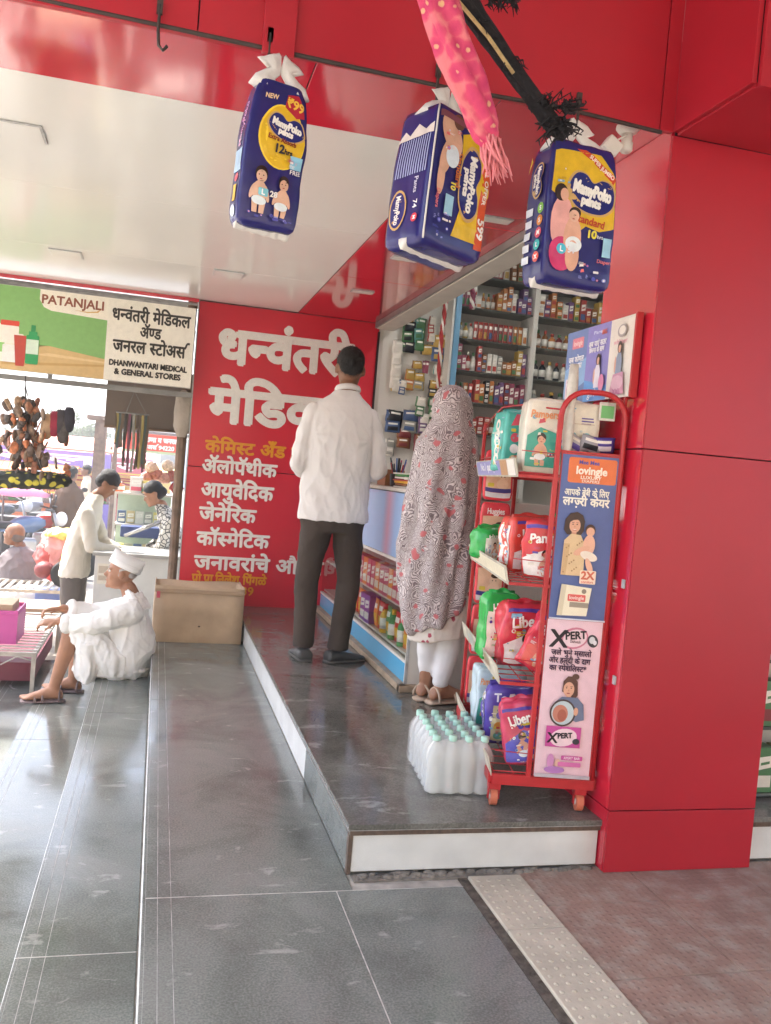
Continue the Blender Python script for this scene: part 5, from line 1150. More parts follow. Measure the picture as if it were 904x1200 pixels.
ad = n.new('ShaderNodeMath'); ad.operation = 'MULTIPLY_ADD'; ad.inputs[1].default_value = .35; l.new(no.outputs['Fac'], ad.inputs[0]); l.new(vo.outputs['Distance'], ad.inputs[2])
r6 = ramp(n, [(.26, rgb('D6A87A')), (.33, rgb('D69A7C')), (.38, (.52, .03, .12)), (.7, (.62, .06, .14)), (.9, (.70, .18, .20))]); l.new(ad.outputs[0], r6.inputs[0]); l.new(r6.outputs[0], n['Principled BSDF'].inputs['Base Color'])
YC = 1.98
S = lambda x, y, yy=YC: spot(x, y, 1, yy)
tp_ = Vector((S(500, -60).x-.02, YC, 3.29))
pink = thing('pink_scarf', 'rolled pink scarf with gold flower print dangling in front of the red fascia', 'scarf', tuple(tp_))
def reloc(mb): mb.v = [p-tp_ for p in mb.v]; return mb
reloc(cloth([tp_, S(487, -80), S(507, -20), S(529, 45), S(551, 105), S(568, 150), S(575, 168)], [.03, .038, .041, .042, .039, .032, .020], 'scarf_roll', mp_, 2)).build('scarf_roll', mp_, pink)
m = MB(); rnd2 = random.Random(5)
for k in range(44):
    a_ = rnd2.random()*6.28; r = .026*math.sqrt(rnd2.random()); s0 = S(574, 162)+Vector((math.cos(a_)*r, math.sin(a_)*r, 0)); e = S(582+rnd2.uniform(-14, 20), 200+rnd2.uniform(-12, 14))+Vector((0, rnd2.uniform(-.03, .03), 0))
    m.tube([s0, s0.lerp(e, .5)+Vector((rnd2.uniform(-.01, .01), 0, 0)), e], [.003, .0035, .0012], n=5)
reloc(m).build('fringe', mat('pink_fringe', (.70, .22, .24), rough=.8), pink)
tb = Vector((S(540, -60).x, YC-.02, 3.29)); blk = thing('black_shawl', 'black net shawl with gold edge and ragged tassels hanging past the right nappy pack', 'shawl', tuple(tb))
def reloc2(mb): mb.v = [p-tb for p in mb.v]; return mb
YB = 2.06
reloc2(cloth([tb, S(522, -60, YB), S(548, 5, YB), S(583, 55, YB), S(618, 105, YB), S(645, 143, YB), S(664, 160, YB)], [.02, .022, .024, .021, .018, .020, .012], 'shawl_roll', M_BLACKC, 7, amp=.3)).build('shawl_roll', M_BLACKC, blk)
pth = [S(545-9, 0, YB-.03), S(573, 44, YB-.03), S(606-4, 86, YB-.03)]
reloc2(MB().tube([S(540, -30, YB-.03)]+pth, .005, n=6)).build('gold_edge', mat('gold_braid', (.5, .36, .16), rough=.6, var=.3, vs=60), blk)
def tassels(cx, cy, nn, dx0, dx1, dy0, dy1, th=.004):
    m = MB()
    for k in range(nn):
        s0 = S(cx+rnd2.uniform(-10, 10), cy+rnd2.uniform(-8, 8), YB); e = S(cx+rnd2.uniform(dx0, dx1), cy+rnd2.uniform(dy0, dy1), YB+rnd2.uniform(-.06, .06)); mid = s0.lerp(e, .5)+Vector((rnd2.uniform(-.015, .015), rnd2.uniform(-.01, .01), rnd2.uniform(-.01, .012)))
        m.tube([s0, mid, e], [th, th*.8, th*.35], n=5)
        for q in range(4):
            f = rnd2.uniform(.3, 1); b_ = s0.lerp(e, f); m.tube([b_, b_+Vector((rnd2.uniform(-.014, .014), rnd2.uniform(-.014, .014), rnd2.uniform(-.02, .008)))], [.0022, .0008], n=4)
    reloc2(m).build('tassel', M_BLACKC, blk)
tassels(655, 145, 26, -30, 30, -5, 22); tassels(668, 128, 10, -10, 22, -14, 6); tassels(640, 128, 8, -4, 30, -25, 0, .003); tassels(590, 0, 12, -28, 24, -10, 18, .004)
for (cx, cy) in ((560, 22), (600, 75), (630, 118)): tassels(cx, cy, 6, -14, 16, -12, 12, .003)
# ================================================================== PEOPLE
def smp(p): return Vector(p)
def limb(mb, pts, m=0):
    "tapered limb through (point, radius) pairs, rounded at every joint"
    for (a, ra), (b, rb) in zip(pts, pts[1:]):
        a, b = Vector(a), Vector(b); N = max(2, int((b-a).length/max(.012, min(ra, rb)*.8)))
        mb.tube([a.lerp(b, i/N) for i in range(N+1)], [ra+(rb-ra)*i/N for i in range(N+1)], n=14)
    for a, ra in pts: mb.ball(a, ra*.995, seg=14, rings=9)
    return mb
def hand(mb, wrist, palm_dir, up, side=1, curl=.5, s=1.0):
    "palm, four unequal bent fingers and a thumb; palm_dir points to the fingertips, up is the back of the hand"
    f = Vector(palm_dir).normalized(); u = Vector(up); u = (u-f*u.dot(f)).normalized(); r = f.cross(u)*side; W_ = Vector(wrist)
    Q = Matrix((r, f, u)).transposed()
    for k in range(6):
        c = W_+f*(.012+.015*k)*s; mb.ball(c, .001)
    rings = []
    for k, (t, a_, b_) in enumerate(((0, .026, .019), (.03, .034, .016), (.06, .040, .015), (.085, .040, .013), (.092, .036, .010))):
        c = W_+f*t*s; vs = Matrix((r, u, f)).transposed(); rings.append((c, a_*s, b_*s, vs))
    mb.loft(rings, n=14)
    for k, (off, ln) in enumerate(((-.029, .066), (-.010, .076), (.010, .072), (.028, .056))):
        p = W_+f*.085*s+r*off*s; d = f.copy(); pts = [(p, .0088*s)]
        for q, (fr, an) in enumerate(((.42, .25), (.32, .6), (.26, .5))):
            d = (Matrix.Rotation(-an*curl*1.6, 3, r*side if side > 0 else r*side) @ d); d = d.normalized()
            p = p+d*ln*fr*s; pts.append((p, (.0082-.0008*q)*s))
        for (a_, ra), (b_, rb) in zip(pts, pts[1:]): mb.tube([a_, b_], [ra, rb], n=8)
        for a_, ra in pts: mb.ball(a_, ra, seg=8, rings=6)
    p = W_+f*.022*s-r*.026*s; d = (f*.65-r*.65-u*.3).normalized(); pts = [(p, .012*s), (p+d*.034*s, .0098*s), (p+d*.034*s+(f*.9-r*.25-u*.35).normalized()*.028*s, .0085*s)]
    for (a_, ra), (b_, rb) in zip(pts, pts[1:]): mb.tube([a_, b_], [ra, rb], n=8)
    for a_, ra in pts: mb.ball(a_, ra, seg=8, rings=6)
    return mb
def head(mb, c, yaw, pitch=0, s=1.0):
    "head looking along yaw (0 = +x); returns the head matrix"
    H = Matrix.Translation(Vector(c)) @ Matrix.Rotation(yaw, 4, 'Z') @ Matrix.Rotation(-pitch, 4, 'Y') @ Matrix.Scale(s, 4)
    mb.ball((-.008, 0, .028), (.096, .075, .092), T=H, seg=20, rings=14)
    mb.loft([((.030, 0, -.105), .030, .030), ((.028, 0, -.085), .052, .047), ((.026, 0, -.05), .062, .058), ((.020, 0, -.01), .068, .066), ((.014, 0, .03), .070, .068)], n=18, T=H)
    mb.tube([(.078, 0, .022), (.092, 0, .0), (.106, 0, -.018), (.094, 0, -.028)], [.008, .011, .0135, .008], n=8, T=H)
    for s_ in (-1, 1):
        mb.ball((.098, s_*.009, -.021), (.008, .008, .007), T=H, seg=8, rings=6)
        mb.ball((.072, s_*.030, .030), (.016, .024, .008), T=H, seg=10, rings=7)
        mb.ball((.060, s_*.042, -.025), (.02, .016, .022), T=H, seg=10, rings=7)
        mb.ball((-.002, s_*.079, -.006), (.019, .008, .032), T=H, seg=10, rings=8)
    mb.ball((.086, 0, -.048), (.012, .024, .006), T=H, seg=10, rings=6); mb.ball((.083, 0, -.060), (.012, .020, .007), T=H, seg=10, rings=6); mb.ball((.078, 0, -.088), (.020, .024, .018), T=H, seg=10, rings=7)
    return H
def face(parent, H, brow=M_HAIR, lip=None, off=Vector((0, 0, 0))):
    T = Matrix.Translation(-off) @ H
    for s_ in (-1, 1):
        e = MB().ball((.0765, s_*.030, .013), (.012, .013, .008), T=T, seg=10, rings=7).build('eye', mat('eye_white', (.62, .58, .52), rough=.2, var=0), parent)
        MB().ball((.086, s_*.030, .013), (.004, .0062, .0062), T=T, seg=8, rings=6).build('iris', mat('dark_iris', (.02, .012, .01), rough=.15, var=0), e)
        MB().tube([(.088, s_*.014, .033), (.089, s_*.03, .038), (.078, s_*.048, .032)], [.003, .0038, .002], n=6, T=T).build('eyebrow', brow, parent)
    MB().tube([(.082, -.022, -.0535), (.0955, 0, -.0545), (.082, .022, -.0535)], [.002, .0042, .002], n=6, T=T).build('lips', lip or mat('dull_lips', (.26, .09, .07), rough=.5), parent)
def person(label, loc, group=None): return thing('person', label, 'person', loc, 0, group)
def place(me, nm, parent, m, off, sub=None):
    for v in me.vertices: v.co -= Vector(off)
    me.materials.clear(); me.materials.append(m); me.update()
    for p in me.polygons: p.use_smooth = True
    return link(nm, me, parent)
def shoe(d, c, m_, parent, nm='shoe', L_=.27, W_=.048, H_=.075):
    "closed shoe lofted from heel to toe along d"
    d = Vector(d).normalized(); r = Vector((0, 0, 1)).cross(d); c = Vector(c); mb = MB(); rings = []
    for t, w_, h_ in ((0, .6, .55), (.04, .9, .95), (.25, 1, 1.0), (.45, .95, .82), (.65, 1.08, .62), (.85, .95, .48), (.97, .6, .36), (1, .3, .25)):
        rings.append((c+d*(t*L_-.07)+Vector((0, 0, H_*h_*.5)), W_*w_, H_*h_*.5, Matrix((r, Vector((0, 0, 1)), d)).transposed()))
    mb.loft(rings, n=16); o = place(fuse(mb, .006, 2), nm, parent, m_, parent.location)
    sm = MB(); rings = [(c+d*(t*L_-.073)+Vector((0, 0, .008)), W_*w_*1.06, .009, Matrix((r, Vector((0, 0, 1)), d)).transposed()) for t, w_ in ((0, .6), (.05, .92), (.3, .95), (.65, 1.08), (.88, .95), (1.0, .5))]
    place(sm.loft(rings, n=14).mesh('sole', M_HAIR), 'sole', o, mat('shoe_sole', (.10, .095, .085), rough=.8), parent.location); return o
def sandal(d, c, parent, m_, straps=True, L_=.26):
    d = Vector(d).normalized(); r = Vector((0, 0, 1)).cross(d); c = Vector(c)
    rings = [(c+d*(t*L_-.07)+Vector((0, 0, .010)), .046*w_, .010, Matrix((r, Vector((0, 0, 1)), d)).transposed()) for t, w_ in ((0, .6), (.06, .88), (.3, .85), (.65, 1.08), (.88, .98), (1.0, .5))]
    o = place(MB().loft(rings, n=14).mesh('sandal', M_HAIR), 'sandal', parent, m_, parent.location)
    if straps:
        for t, h_ in ((.52, .058), (.68, .048), (.15, .075)):
            q = c+d*(t*L_-.07); pts = [q+r*(.048*math.cos(a_))+Vector((0, 0, .015+(h_-.012)*math.sin(a_))) for a_ in [math.pi*k/8 for k in range(9)]]
            place(MB().tube(pts, .0065, n=6).mesh('strap', M_HAIR), 'strap', o, m_, parent.location)
    return o
def foot(mb, d, ankle, zf, L_=.235):
    d = Vector(d).normalized(); a_ = Vector(ankle); r = Vector((0, 0, 1)).cross(d); Q = Matrix((r, Vector((0, 0, 1)), d)).transposed()
    b = Vector((a_.x, a_.y, zf)); rings = []
    for t, w_, h_ in ((-.055, .018, .03), (-.045, .030, .05), (-.01, .034, .085), (.04, .034, .075), (.09, .040, .052), (.135, .045, .036), (.150, .040, .028)):
        rings.append((b+d*t+Vector((0, 0, h_*.5)), w_, h_*.5, Q))
    mb.loft(rings, n=14)
    for k, (o_, ln, rr) in enumerate(((-.030, .045, .0125), (-.012, .040, .009), (.003, .036, .0085), (.017, .030, .008), (.030, .022, .008))):
        p = b+d*.142+r*o_+Vector((0, 0, .013)); mb.tube([p, p+d*ln*.6, p+d*ln+Vector((0, 0, -.003))], [rr, rr, rr*.8], n=8); mb.ball(p+d*ln+Vector((0, 0, -.003)), rr*.9, seg=8, rings=6)
    return mb
# ------------------------------------------------------------------ man in white shirt at the counter, seen from behind
B = Vector((.965, 4.92, .1655)); pm = person('man in white shirt and charcoal trousers standing at the counter with his back turned', B)
A_ = lambda x, y, z: B+Vector((x, y, z))
mb = MB(); Hm = head(mb, A_(.048, .035, 1.665), R(86), R(-14), 1.02)
limb(mb, [(A_(.035, .01, 1.47), .058), (A_(.04, .018, 1.56), .055)]); limb(mb, [(A_(.02, .0, 1.40), .08), (A_(.035, .01, 1.47), .062)])
mb.loft([(A_(.01, 0, .85), .15, .10), (A_(.01, 0, 1.1), .14, .09), (A_(.01, 0, 1.38), .16, .08), (A_(.02, 0, 1.44), .10, .07)], n=18)
for s_, e_, w_ in ((-1, A_(-.222, .0, 1.12), A_(-.10, .24, 1.085)), (1, A_(.262, .01, 1.10), A_(.14, .25, 1.10))):
    limb(mb, [(A_(.01+s_*.145, 0, 1.37), .045), (e_, .04), (w_, .028)]); hand(mb, w_, (-s_*.4, 1, -.15), (0, .1, 1), s_, .5)
for s_, hp_, kn, an in ((-1, A_(-.085, 0, .86), A_(-.105, .02, .47), A_(-.095, .02, .09)), (1, A_(.10, 0, .86), A_(.13, .01, .47), A_(.092, -.045, .09))):
    limb(mb, [(hp_, .085), (kn, .055), (an, .036)])
body = place(fuse(mb, .009, 3), 'body', pm, M_SKIN, B); face(pm, Hm, off=B)
T = Hm; mb = MB(); mb.ball((-.014, 0, .046), (.098, .081, .084), T=T, seg=20, rings=14); mb.ball((-.045, 0, .008), (.058, .070, .062), T=T, seg=16, rings=12)
def strands(me, n_, ln, seed=1):
    "short hairs combed down over a hair cap"
    rr = random.Random(seed); V = [v.co.copy() for v in me.vertices]; N_ = [v.normal.copy() for v in me.vertices]; P = [tuple(v) for v in V]; F = [tuple(p.vertices) for p in me.polygons]
    for k in range(n_):
        i = rr.randrange(len(V)); c, nn = V[i]+Vector((rr.uniform(-.004, .004), rr.uniform(-.004, .004), rr.uniform(-.004, .004))), N_[i]
        t = (Vector((rr.gauss(0, .3), rr.gauss(0, .3), -1))-nn*nn.z*-1).normalized(); e = c+(nn*.55+t*.8).normalized()*ln*rr.uniform(.6, 1.2); sd = nn.cross(t).normalized()*.0009; k0 = len(P)
        P += [tuple(c-nn*.002+sd), tuple(c-nn*.002-sd), tuple(e)]; F.append((k0, k0+1, k0+2))
    out = bpy.data.meshes.new('hair'); out.from_pydata(P, [], F); out.update(); return out
hm_ = fuse(mb, .008, 3, lambda c, n_: .003*noise.noise(c*60)-.002)
place(strands(hm_, 5200, .011), 'hair', pm, M_HAIR, B)
mb = MB(); mb.loft([(A_(.012, .0, .800), .205, .128), (A_(.012, 0, .83), .206, .128), (A_(.012, .0, .95), .200, .122), (A_(.014, .0, 1.08), .192, .115), (A_(.014, -.005, 1.2), .200, .115), (A_(.018, -.008, 1.32), .208, .108), (A_(.020, -.005, 1.41), .194, .095), (A_(.024, -.002, 1.47), .150, .082), (A_(.03, .005, 1.515), .092, .070), (A_(.036, .010, 1.545), .067, .064)], n=28)
limb(mb, [(A_(-.145, 0, 1.405), .058), (A_(-.192, -.005, 1.24), .056), (A_(-.205, -.005, 1.12), .055), (A_(-.16, .12, 1.08), .050), (A_(-.12, .19, 1.08), .046)])
limb(mb, [(A_(.180, 0, 1.400), .058), (A_(.228, -.01, 1.24), .058), (A_(.240, 0, 1.10), .058), (A_(.215, .12, 1.08), .054), (A_(.17, .19, 1.09), .050)])
fs_ = folds(.007, 9, 9, 2.2, 2)
cs_ = creases(4, 9, (1, 1, .45), 4)
def shirtfold(c, n_):
    l_ = c-B; f = fs_(c, n_)*(.35+.65*min(1, max(0, (1.45-l_.z)/.35)))
    f += .004*cs_(c)*(.3+.7*min(1, max(0, (1.40-l_.z)/.4)))-.003
    for ax, az, dr in ((-.15, 1.28, 1), (.18, 1.27, -1)):      # drag lines from the armpits
        dx, dz = (l_.x-ax)*dr, az-l_.z; rr_ = math.hypot(dx, dz)
        if 0 < rr_ < .3 and dx > 0: f += .0028*math.sin(math.atan2(dz, dx)*7)*(1-rr_/.3)*min(1, rr_/.06)
    f += .0045*math.sin(l_.x*48+l_.z*11+3*math.sin(l_.z*6))*max(0, 1-abs(l_.z-1.0)/.3)
    s2 = max(0, abs(l_.x)-.15)*8; f += .0045*min(1, s2)*math.sin(l_.z*58+l_.x*20+2*math.sin(l_.y*20))
    f += .005*math.exp(-((l_.x-.02)/.05)**2)*math.sin(l_.z*20)*max(0, 1-abs(l_.z-1.33)/.2)
    return f
place(fuse(mb, .0065, 3, shirtfold), 'shirt', pm, M_SHIRT, B)
cl = MB(); cc = A_(.040, .016, 1.548)
for k in range(2): cl.tube([cc+Vector((math.cos(t)*(.064-.004*k), math.sin(t)*(.060-.004*k)+.0, .012*math.sin(t)*-1+.010*k)) for t in [2*math.pi*q/24 for q in range(25)]], .013, n=8)
place(fuse(cl, .006, 2), 'collar', pm, M_SHIRT, B)
sm = MB().tube([A_(.02+.19*math.sin(t)*1.0, -.094+.03*(1-math.cos(t))+.004, 1.345+.004*math.cos(t*2)) for t in [(-1+.1*k)*.9 for k in range(21)]], .0022, n=5); place(sm.mesh('yoke_seam', M_SHIRT), 'yoke_seam', pm, M_SHIRT, B)
mb = MB(); mb.loft([(A_(.01, 0, .74), .172, .118), (A_(.01, 0, .80), .188, .120), (A_(.01, 0, .95), .165, .11)], n=22)
for s_, hp_, kn, an in ((-1, (-.078, 0, .76), (-.108, .02, .45), (-.098, .015, .085)), (1, (.098, 0, .76), (.135, .01, .45), (.092, -.035, .085))):
    P0, P1, P2 = A_(*hp_), A_(*kn), A_(*an)
    mb.loft([(P0+Vector((0, 0, .03)), .086, .106), (P0.lerp(P1, .3), .085, .098), (P0.lerp(P1, .7), .072, .082), (P1, .067, .076), (P1.lerp(P2, .5), .061, .072), (P2, .058, .070), (P2+Vector((0, 0, -.012)), .059, .070)], n=20)
place(fuse(mb, .0085, 3, folds(.006, 10, 10, 4.5, 9)), 'trousers', pm, M_TROU, B)
shoe((-.10, 1, 0), A_(-.098, -.0, 0), M_SHOE, pm); shoe((.92, .42, 0), A_(.085, -.045, 0), M_SHOE, pm)
# ------------------------------------------------------------------ woman wrapped in a paisley shawl, seen from behind
YW = 4.03
sp = lambda x, y, d=0: spot(x, y, 1, YW+d)
B = Vector((1.375, 4.04, .1655)); pw = person('woman wrapped head to knee in a grey and red paisley shawl, white leggings', B)
mb = MB(); hc = sp(532, 478); Hw = head(mb, hc+Vector((0, .02, -.01)), R(80), R(-8), .95); sh_ = sp(528, 530)
limb(mb, [(hc+Vector((0, .01, -.08)), .05), (Vector((sh_.x, YW, 1.38)), .06)]); mb.loft([(Vector((1.37, YW, z)), a_, b_) for z, a_, b_ in ((.85, .16, .12), (1.0, .15, .11), (1.2, .14, .10), (1.36, .15, .09), (1.42, .09, .07))], n=18)
lf, rf = (sp(505, 740), sp(503, 812)), (sp(527, 740), sp(520, 816))
la = Vector((1.345, 4.10, .235)); ra_ = Vector((1.395, 4.02, .235))
limb(mb, [(Vector((1.30, YW, .86)), .09), (Vector((1.335, YW+.03, .5)), .052), (la, .033)]); limb(mb, [(Vector((1.44, YW, .86)), .09), (Vector((1.425, YW, .5)), .052), (ra_, .033)])
foot(mb, (.75, .65, 0), la, .186, .23); foot(mb, (.95, .30, 0), ra_, .186, .23)
place(fuse(mb, .008, 3), 'body', pw, M_SKIN2, B); face(pw, Hw, off=B)
mb = MB(); limb(mb, [(Vector((1.33, YW+.02, .60)), .070), (Vector((1.335, YW+.045, .42)), .058), (la+Vector((0, -.005, .075)), .044)]); limb(mb, [(Vector((1.425, YW, .60)), .070), (Vector((1.420, YW, .42)), .060), (ra_+Vector((0, 0, .050)), .045)])
place(fuse(mb, .0075, 2, lambda c, n_: .003*math.sin(c.z*95+c.x*20)*max(0, 1-(c.z-.2)/.3)), 'leggings', pw, mat('white_leggings', (.74, .74, .74), rough=.8, var=.03, bump=.1, bs=60), B)
mk = mat('kurta_floral', (.66, .62, .56), rough=.85, var=0, bump=.1, bs=80); n, l = nodes_of(mk); g = n.new('ShaderNodeTexCoord'); vo = n.new('ShaderNodeTexVoronoi'); vo.inputs['Scale'].default_value = 22; l.new(g.outputs['Object'], vo.inputs['Vector'])
no = n.new('ShaderNodeTexNoise'); no.inputs['Scale'].default_value = 70; l.new(g.outputs['Object'], no.inputs['Vector']); ad = n.new('ShaderNodeMath'); ad.operation = 'MULTIPLY_ADD'; ad.inputs[1].default_value = .45; l.new(no.outputs['Fac'], ad.inputs[0]); l.new(vo.outputs['Distance'], ad.inputs[2])
r7 = ramp(n, [(.40, (.38, .06, .10)), (.45, (.45, .14, .16)), (.48, (.68, .64, .58))]); l.new(ad.outputs[0], r7.inputs[0]); l.new(r7.outputs[0], n['Principled BSDF'].inputs['Base Color'])
mb = MB(); q0, q1 = sp(480, 743), sp(549, 736)
mb.loft([(Vector(((q0.x+q1.x)/2, YW, q0.z-.005+.0)), (q1.x-q0.x)/2, .13, Matrix.Rotation(R(-9), 3, 'Y')), (Vector(((q0.x+q1.x)/2, YW, q0.z+.05)), (q1.x-q0.x)/2*.99, .13), (Vector((1.37, YW, .8)), .17, .12)], n=28)
place(fuse(mb, .008, 2, folds(.008, 14, 14, 1.5, 3)), 'kurta', pw, mk, B)
ms = mat('paisley_shawl', (.5, .45, .45), rough=.85, var=0, bump=.2, bs=90); n, l = nodes_of(ms); g = n.new('ShaderNodeTexCoord')
dn = n.new('ShaderNodeTexNoise'); dn.inputs['Scale'].default_value = 9; dn.inputs['Detail'].default_value = 2; l.new(g.outputs['Object'], dn.inputs['Vector'])
va = n.new('ShaderNodeVectorMath'); va.operation = 'MULTIPLY_ADD'; l.new(dn.outputs['Color'], va.inputs[0]); va.inputs[1].default_value = (.12, .12, .12); l.new(g.outputs['Object'], va.inputs[2])
v1 = n.new('ShaderNodeTexVoronoi'); v1.inputs['Scale'].default_value = 11; l.new(va.outputs[0], v1.inputs['Vector'])
wv = n.new('ShaderNodeMath'); wv.operation = 'SINE'; mu = n.new('ShaderNodeMath'); mu.operation = 'MULTIPLY'; mu.inputs[1].default_value = 95; l.new(v1.outputs['Distance'], mu.inputs[0]); l.new(mu.outputs[0], wv.inputs[0])
v2 = n.new('ShaderNodeTexVoronoi'); v2.feature = 'DISTANCE_TO_EDGE'; v2.inputs['Scale'].default_value = 42; l.new(va.outputs[0], v2.inputs['Vector'])
ra1 = ramp(n, [(.30, (.22, .18, .19)), (.62, (.66, .61, .60))]); mr = n.new('ShaderNodeMapRange'); mr.inputs['From Min'].default_value = -1; mr.inputs['From Max'].default_value = 1; l.new(wv.outputs[0], mr.inputs[0]); l.new(mr.outputs[0], ra1.inputs[0])
ra2 = ramp(n, [(.03, (.66, .62, .62)), (.12, (1, 1, 1))]); l.new(v2.outputs['Distance'], ra2.inputs[0])
mm = n.new('ShaderNodeMix'); mm.data_type = 'RGBA'; mm.blend_type = 'MULTIPLY'; mm.inputs[0].default_value = .85; l.new(ra1.outputs[0], mm.inputs[6]); l.new(ra2.outputs[0], mm.inputs[7])
v3 = n.new('ShaderNodeTexVoronoi'); v3.inputs['Scale'].default_value = 15; l.new(va.outputs[0], v3.inputs['Vector']); r3_ = ramp(n, [(.20, (1, 1, 1)), (.25, (0, 0, 0))]); l.new(v3.outputs['Distance'], r3_.inputs[0])
rm = n.new('ShaderNodeMix'); rm.data_type = 'RGBA'; l.new(r3_.outputs[0], rm.inputs[0]); l.new(mm.outputs[2], rm.inputs[6]); rm.inputs[7].default_value = (.50, .14, .15, 1); l.new(rm.outputs[2], n['Principled BSDF'].inputs['Base Color'])
rings = []
for k, (py, xl, xr, dep, tl) in enumerate(((452, 524, 537, .03, 0), (456, 516, 545, .075, 0), (465, 510, 551, .10, 0), (480, 507, 554, .108, 0), (493, 507, 553, .104, 0), (506, 499, 557, .115, 0), (519, 489, 560, .130, 0), (535, 487, 560, .14, 0), (570, 481, 560, .15, 0), (610, 475, 560, .16, 0), (650, 470, 556, .165, 0), (680, 468, 553, .165, -3), (703, 470, 549, .160, -12), (716, 474, 546, .155, -24), (722, 478, 545, .15, -30))):
    a_, b_ = sp(xl, py), sp(xr, py); rings.append(((a_+b_)/2, (b_.x-a_.x)/2/max(.8, math.cos(R(tl))), dep, Matrix.Rotation(R(tl), 3, 'Y')))
mb = MB().loft(rings[::-1], n=32)
cw_ = creases(11, 5, (1, 1, .35), 4)
def shawlfold(c, n_):
    h_ = max(0, min(1, (1.55-c.z)/.5)); t = math.atan2(c.y-YW, c.x-1.37)
    return h_*(.012*math.sin(t*7+c.z*5.0)+.007*math.sin(t*13-c.z*9)+.012*cw_(c)-.004)+.006*noise.noise(c*8)
place(fuse(mb, .0085, 3, shawlfold), 'shawl', pw, ms, B)
sandal((.75, .65, 0), (la.x, la.y, .166), pw, mat('tan_sandal', (.50, .38, .28), rough=.6)); sandal((.95, .30, 0), (ra_.x, ra_.y, .166), pw, mat('tan_sandal'))
# ------------------------------------------------------------------ old man in white sitting on the steps
YO = 5.78
op = lambda x, y, d=0: spot(x, y, 1, YO+d)
B = Vector((-.18, YO, -.149)); po = person('old man in white kurta, dhoti and white cap sitting sideways on the steps', B)
mb = MB(); hc = op(143, 672); Ho = head(mb, hc, R(180), R(4), .94)
limb(mb, [(op(151, 690), .050), (op(157, 706), .060)])
mb.loft([(op(140, 778), .15, .16), (op(150, 755), .14, .16), (op(152, 730), .13, .17), (op(154, 712), .09, .15)], n=18)
zf = -.279
# arms
nsh, nel, nwr = op(150, 716, -.19), op(112, 730, -.22), op(70, 728, -.16)
limb(mb, [(nsh+Vector((0, .05, 0)), .04), (nel, .036), (nwr, .027)]); hand(mb, nwr+Vector((-.005, 0, 0)), (-1, .12, -.12), (-.1, -.35, 1), 1, .75)
fsh, fel, fwr = op(148, 712, .17), op(110, 722, .17), op(74, 713, .05)
limb(mb, [(fsh, .05), (fel, .042), (fwr, .027)]); hand(mb, fwr, (-1, -.15, -.10), (-.1, .2, 1), -1, .8)
nk, na = op(86, 733, -.13), op(64, 803, -.14)
limb(mb, [(op(132, 772, -.12), .085), (nk, .056), (nk.lerp(na, .35)+Vector((.006, 0, 0)), .052), (na, .033)])
fk, fa = op(95, 730, .10), op(86, 797, .10)
limb(mb, [(op(132, 772, .10), .085), (fk, .056), (fk.lerp(fa, .35), .050), (fa, .033)])
foot(mb, (-1, -.12, 0), (na.x, na.y, 0), zf); foot(mb, (-1, .10, 0), (fa.x, fa.y, 0), zf)
limb(mb, [(na, .033), (Vector((na.x, na.y, zf+.05)), .036)]); limb(mb, [(fa, .033), (Vector((fa.x, fa.y, zf+.05)), .036)])
place(fuse(mb, .0065, 2), 'body', po, M_SKIN2, B); face(po, Ho, brow=M_GHAIR, off=B)
mb = MB()
for s_ in (-1, 1): mb.loft([((.018, s_*.069, -.015), .006, .005), ((.012, s_*.071, .012), .009, .006), ((-.01, s_*.071, .04), .03, .008)], n=10, T=Ho)
mb.ball((-.055, 0, .006), (.049, .068, .040), T=Ho); place(fuse(mb, .006, 2), 'hair', po, M_GHAIR, B)
# boat shaped cap, lower at the back
Tc = Ho @ Matrix.Translation((-.012, 0, .060)) @ Matrix.Rotation(R(-19), 4, 'Y')
mb = MB(); vs = []; fs = []; N = 28
for k, (z_, ax_, ay_) in enumerate(((-.020, .112, .086), (.0, .112, .085), (.045, .110, .070), (.066, .112, .030), (.070, .110, .008))):
    for i in range(N): t = 2*math.pi*i/N; vs.append((ax_*math.cos(t)-.006, ay_*math.sin(t), z_+(.006*abs(math.cos(t))**3 if k > 2 else 0)))
for k in range(4):
    for i in range(N): fs.append((k*N+i, k*N+(i+1) % N, (k+1)*N+(i+1) % N, (k+1)*N+i))
fs.append(tuple(range(N))[::-1]); fs.append(tuple(4*N+i for i in range(N))); mb.add(vs, fs, 0, True, Tc)
place(mb.mesh('cap', M_KURTA), 'cap', po, M_KURTA, B)
mb = MB().tube([Tc @ Vector((.114*math.cos(t)-.006, .0875*math.sin(t), .018)) for t in [2*math.pi*q/30 for q in range(31)]], .003, n=6); place(mb.mesh('fold', M_KURTA), 'cap_fold', po, M_KURTA, B)
mb = MB()
mb.loft([(op(136, 786), .195, .19), (op(138, 776), .205, .20), (op(147, 760), .185, .20), (op(151, 740), .160, .195), (op(152, 722), .130, .185, Matrix.Rotation(R(10), 3, 'Y')), (op(154, 708), .095, .14), (op(157, 700), .062, .072), (op(157, 695), .055, .06)], n=28)
limb(mb, [(op(152, 717, -.15), .084), (op(130, 724, -.20), .074), (op(108, 731, -.21), .064), (op(90, 731, -.18), .056), (op(80, 731, -.165), .052)])
limb(mb, [(op(150, 712, .14), .075), (op(128, 716, .18), .066), (op(108, 718, .17), .060), (op(86, 714, .08), .048)])
place(fuse(mb, .007, 3, folds(.010, 10, 9, 5, 4)), 'kurta', po, M_KURTA, B)
mb = MB()
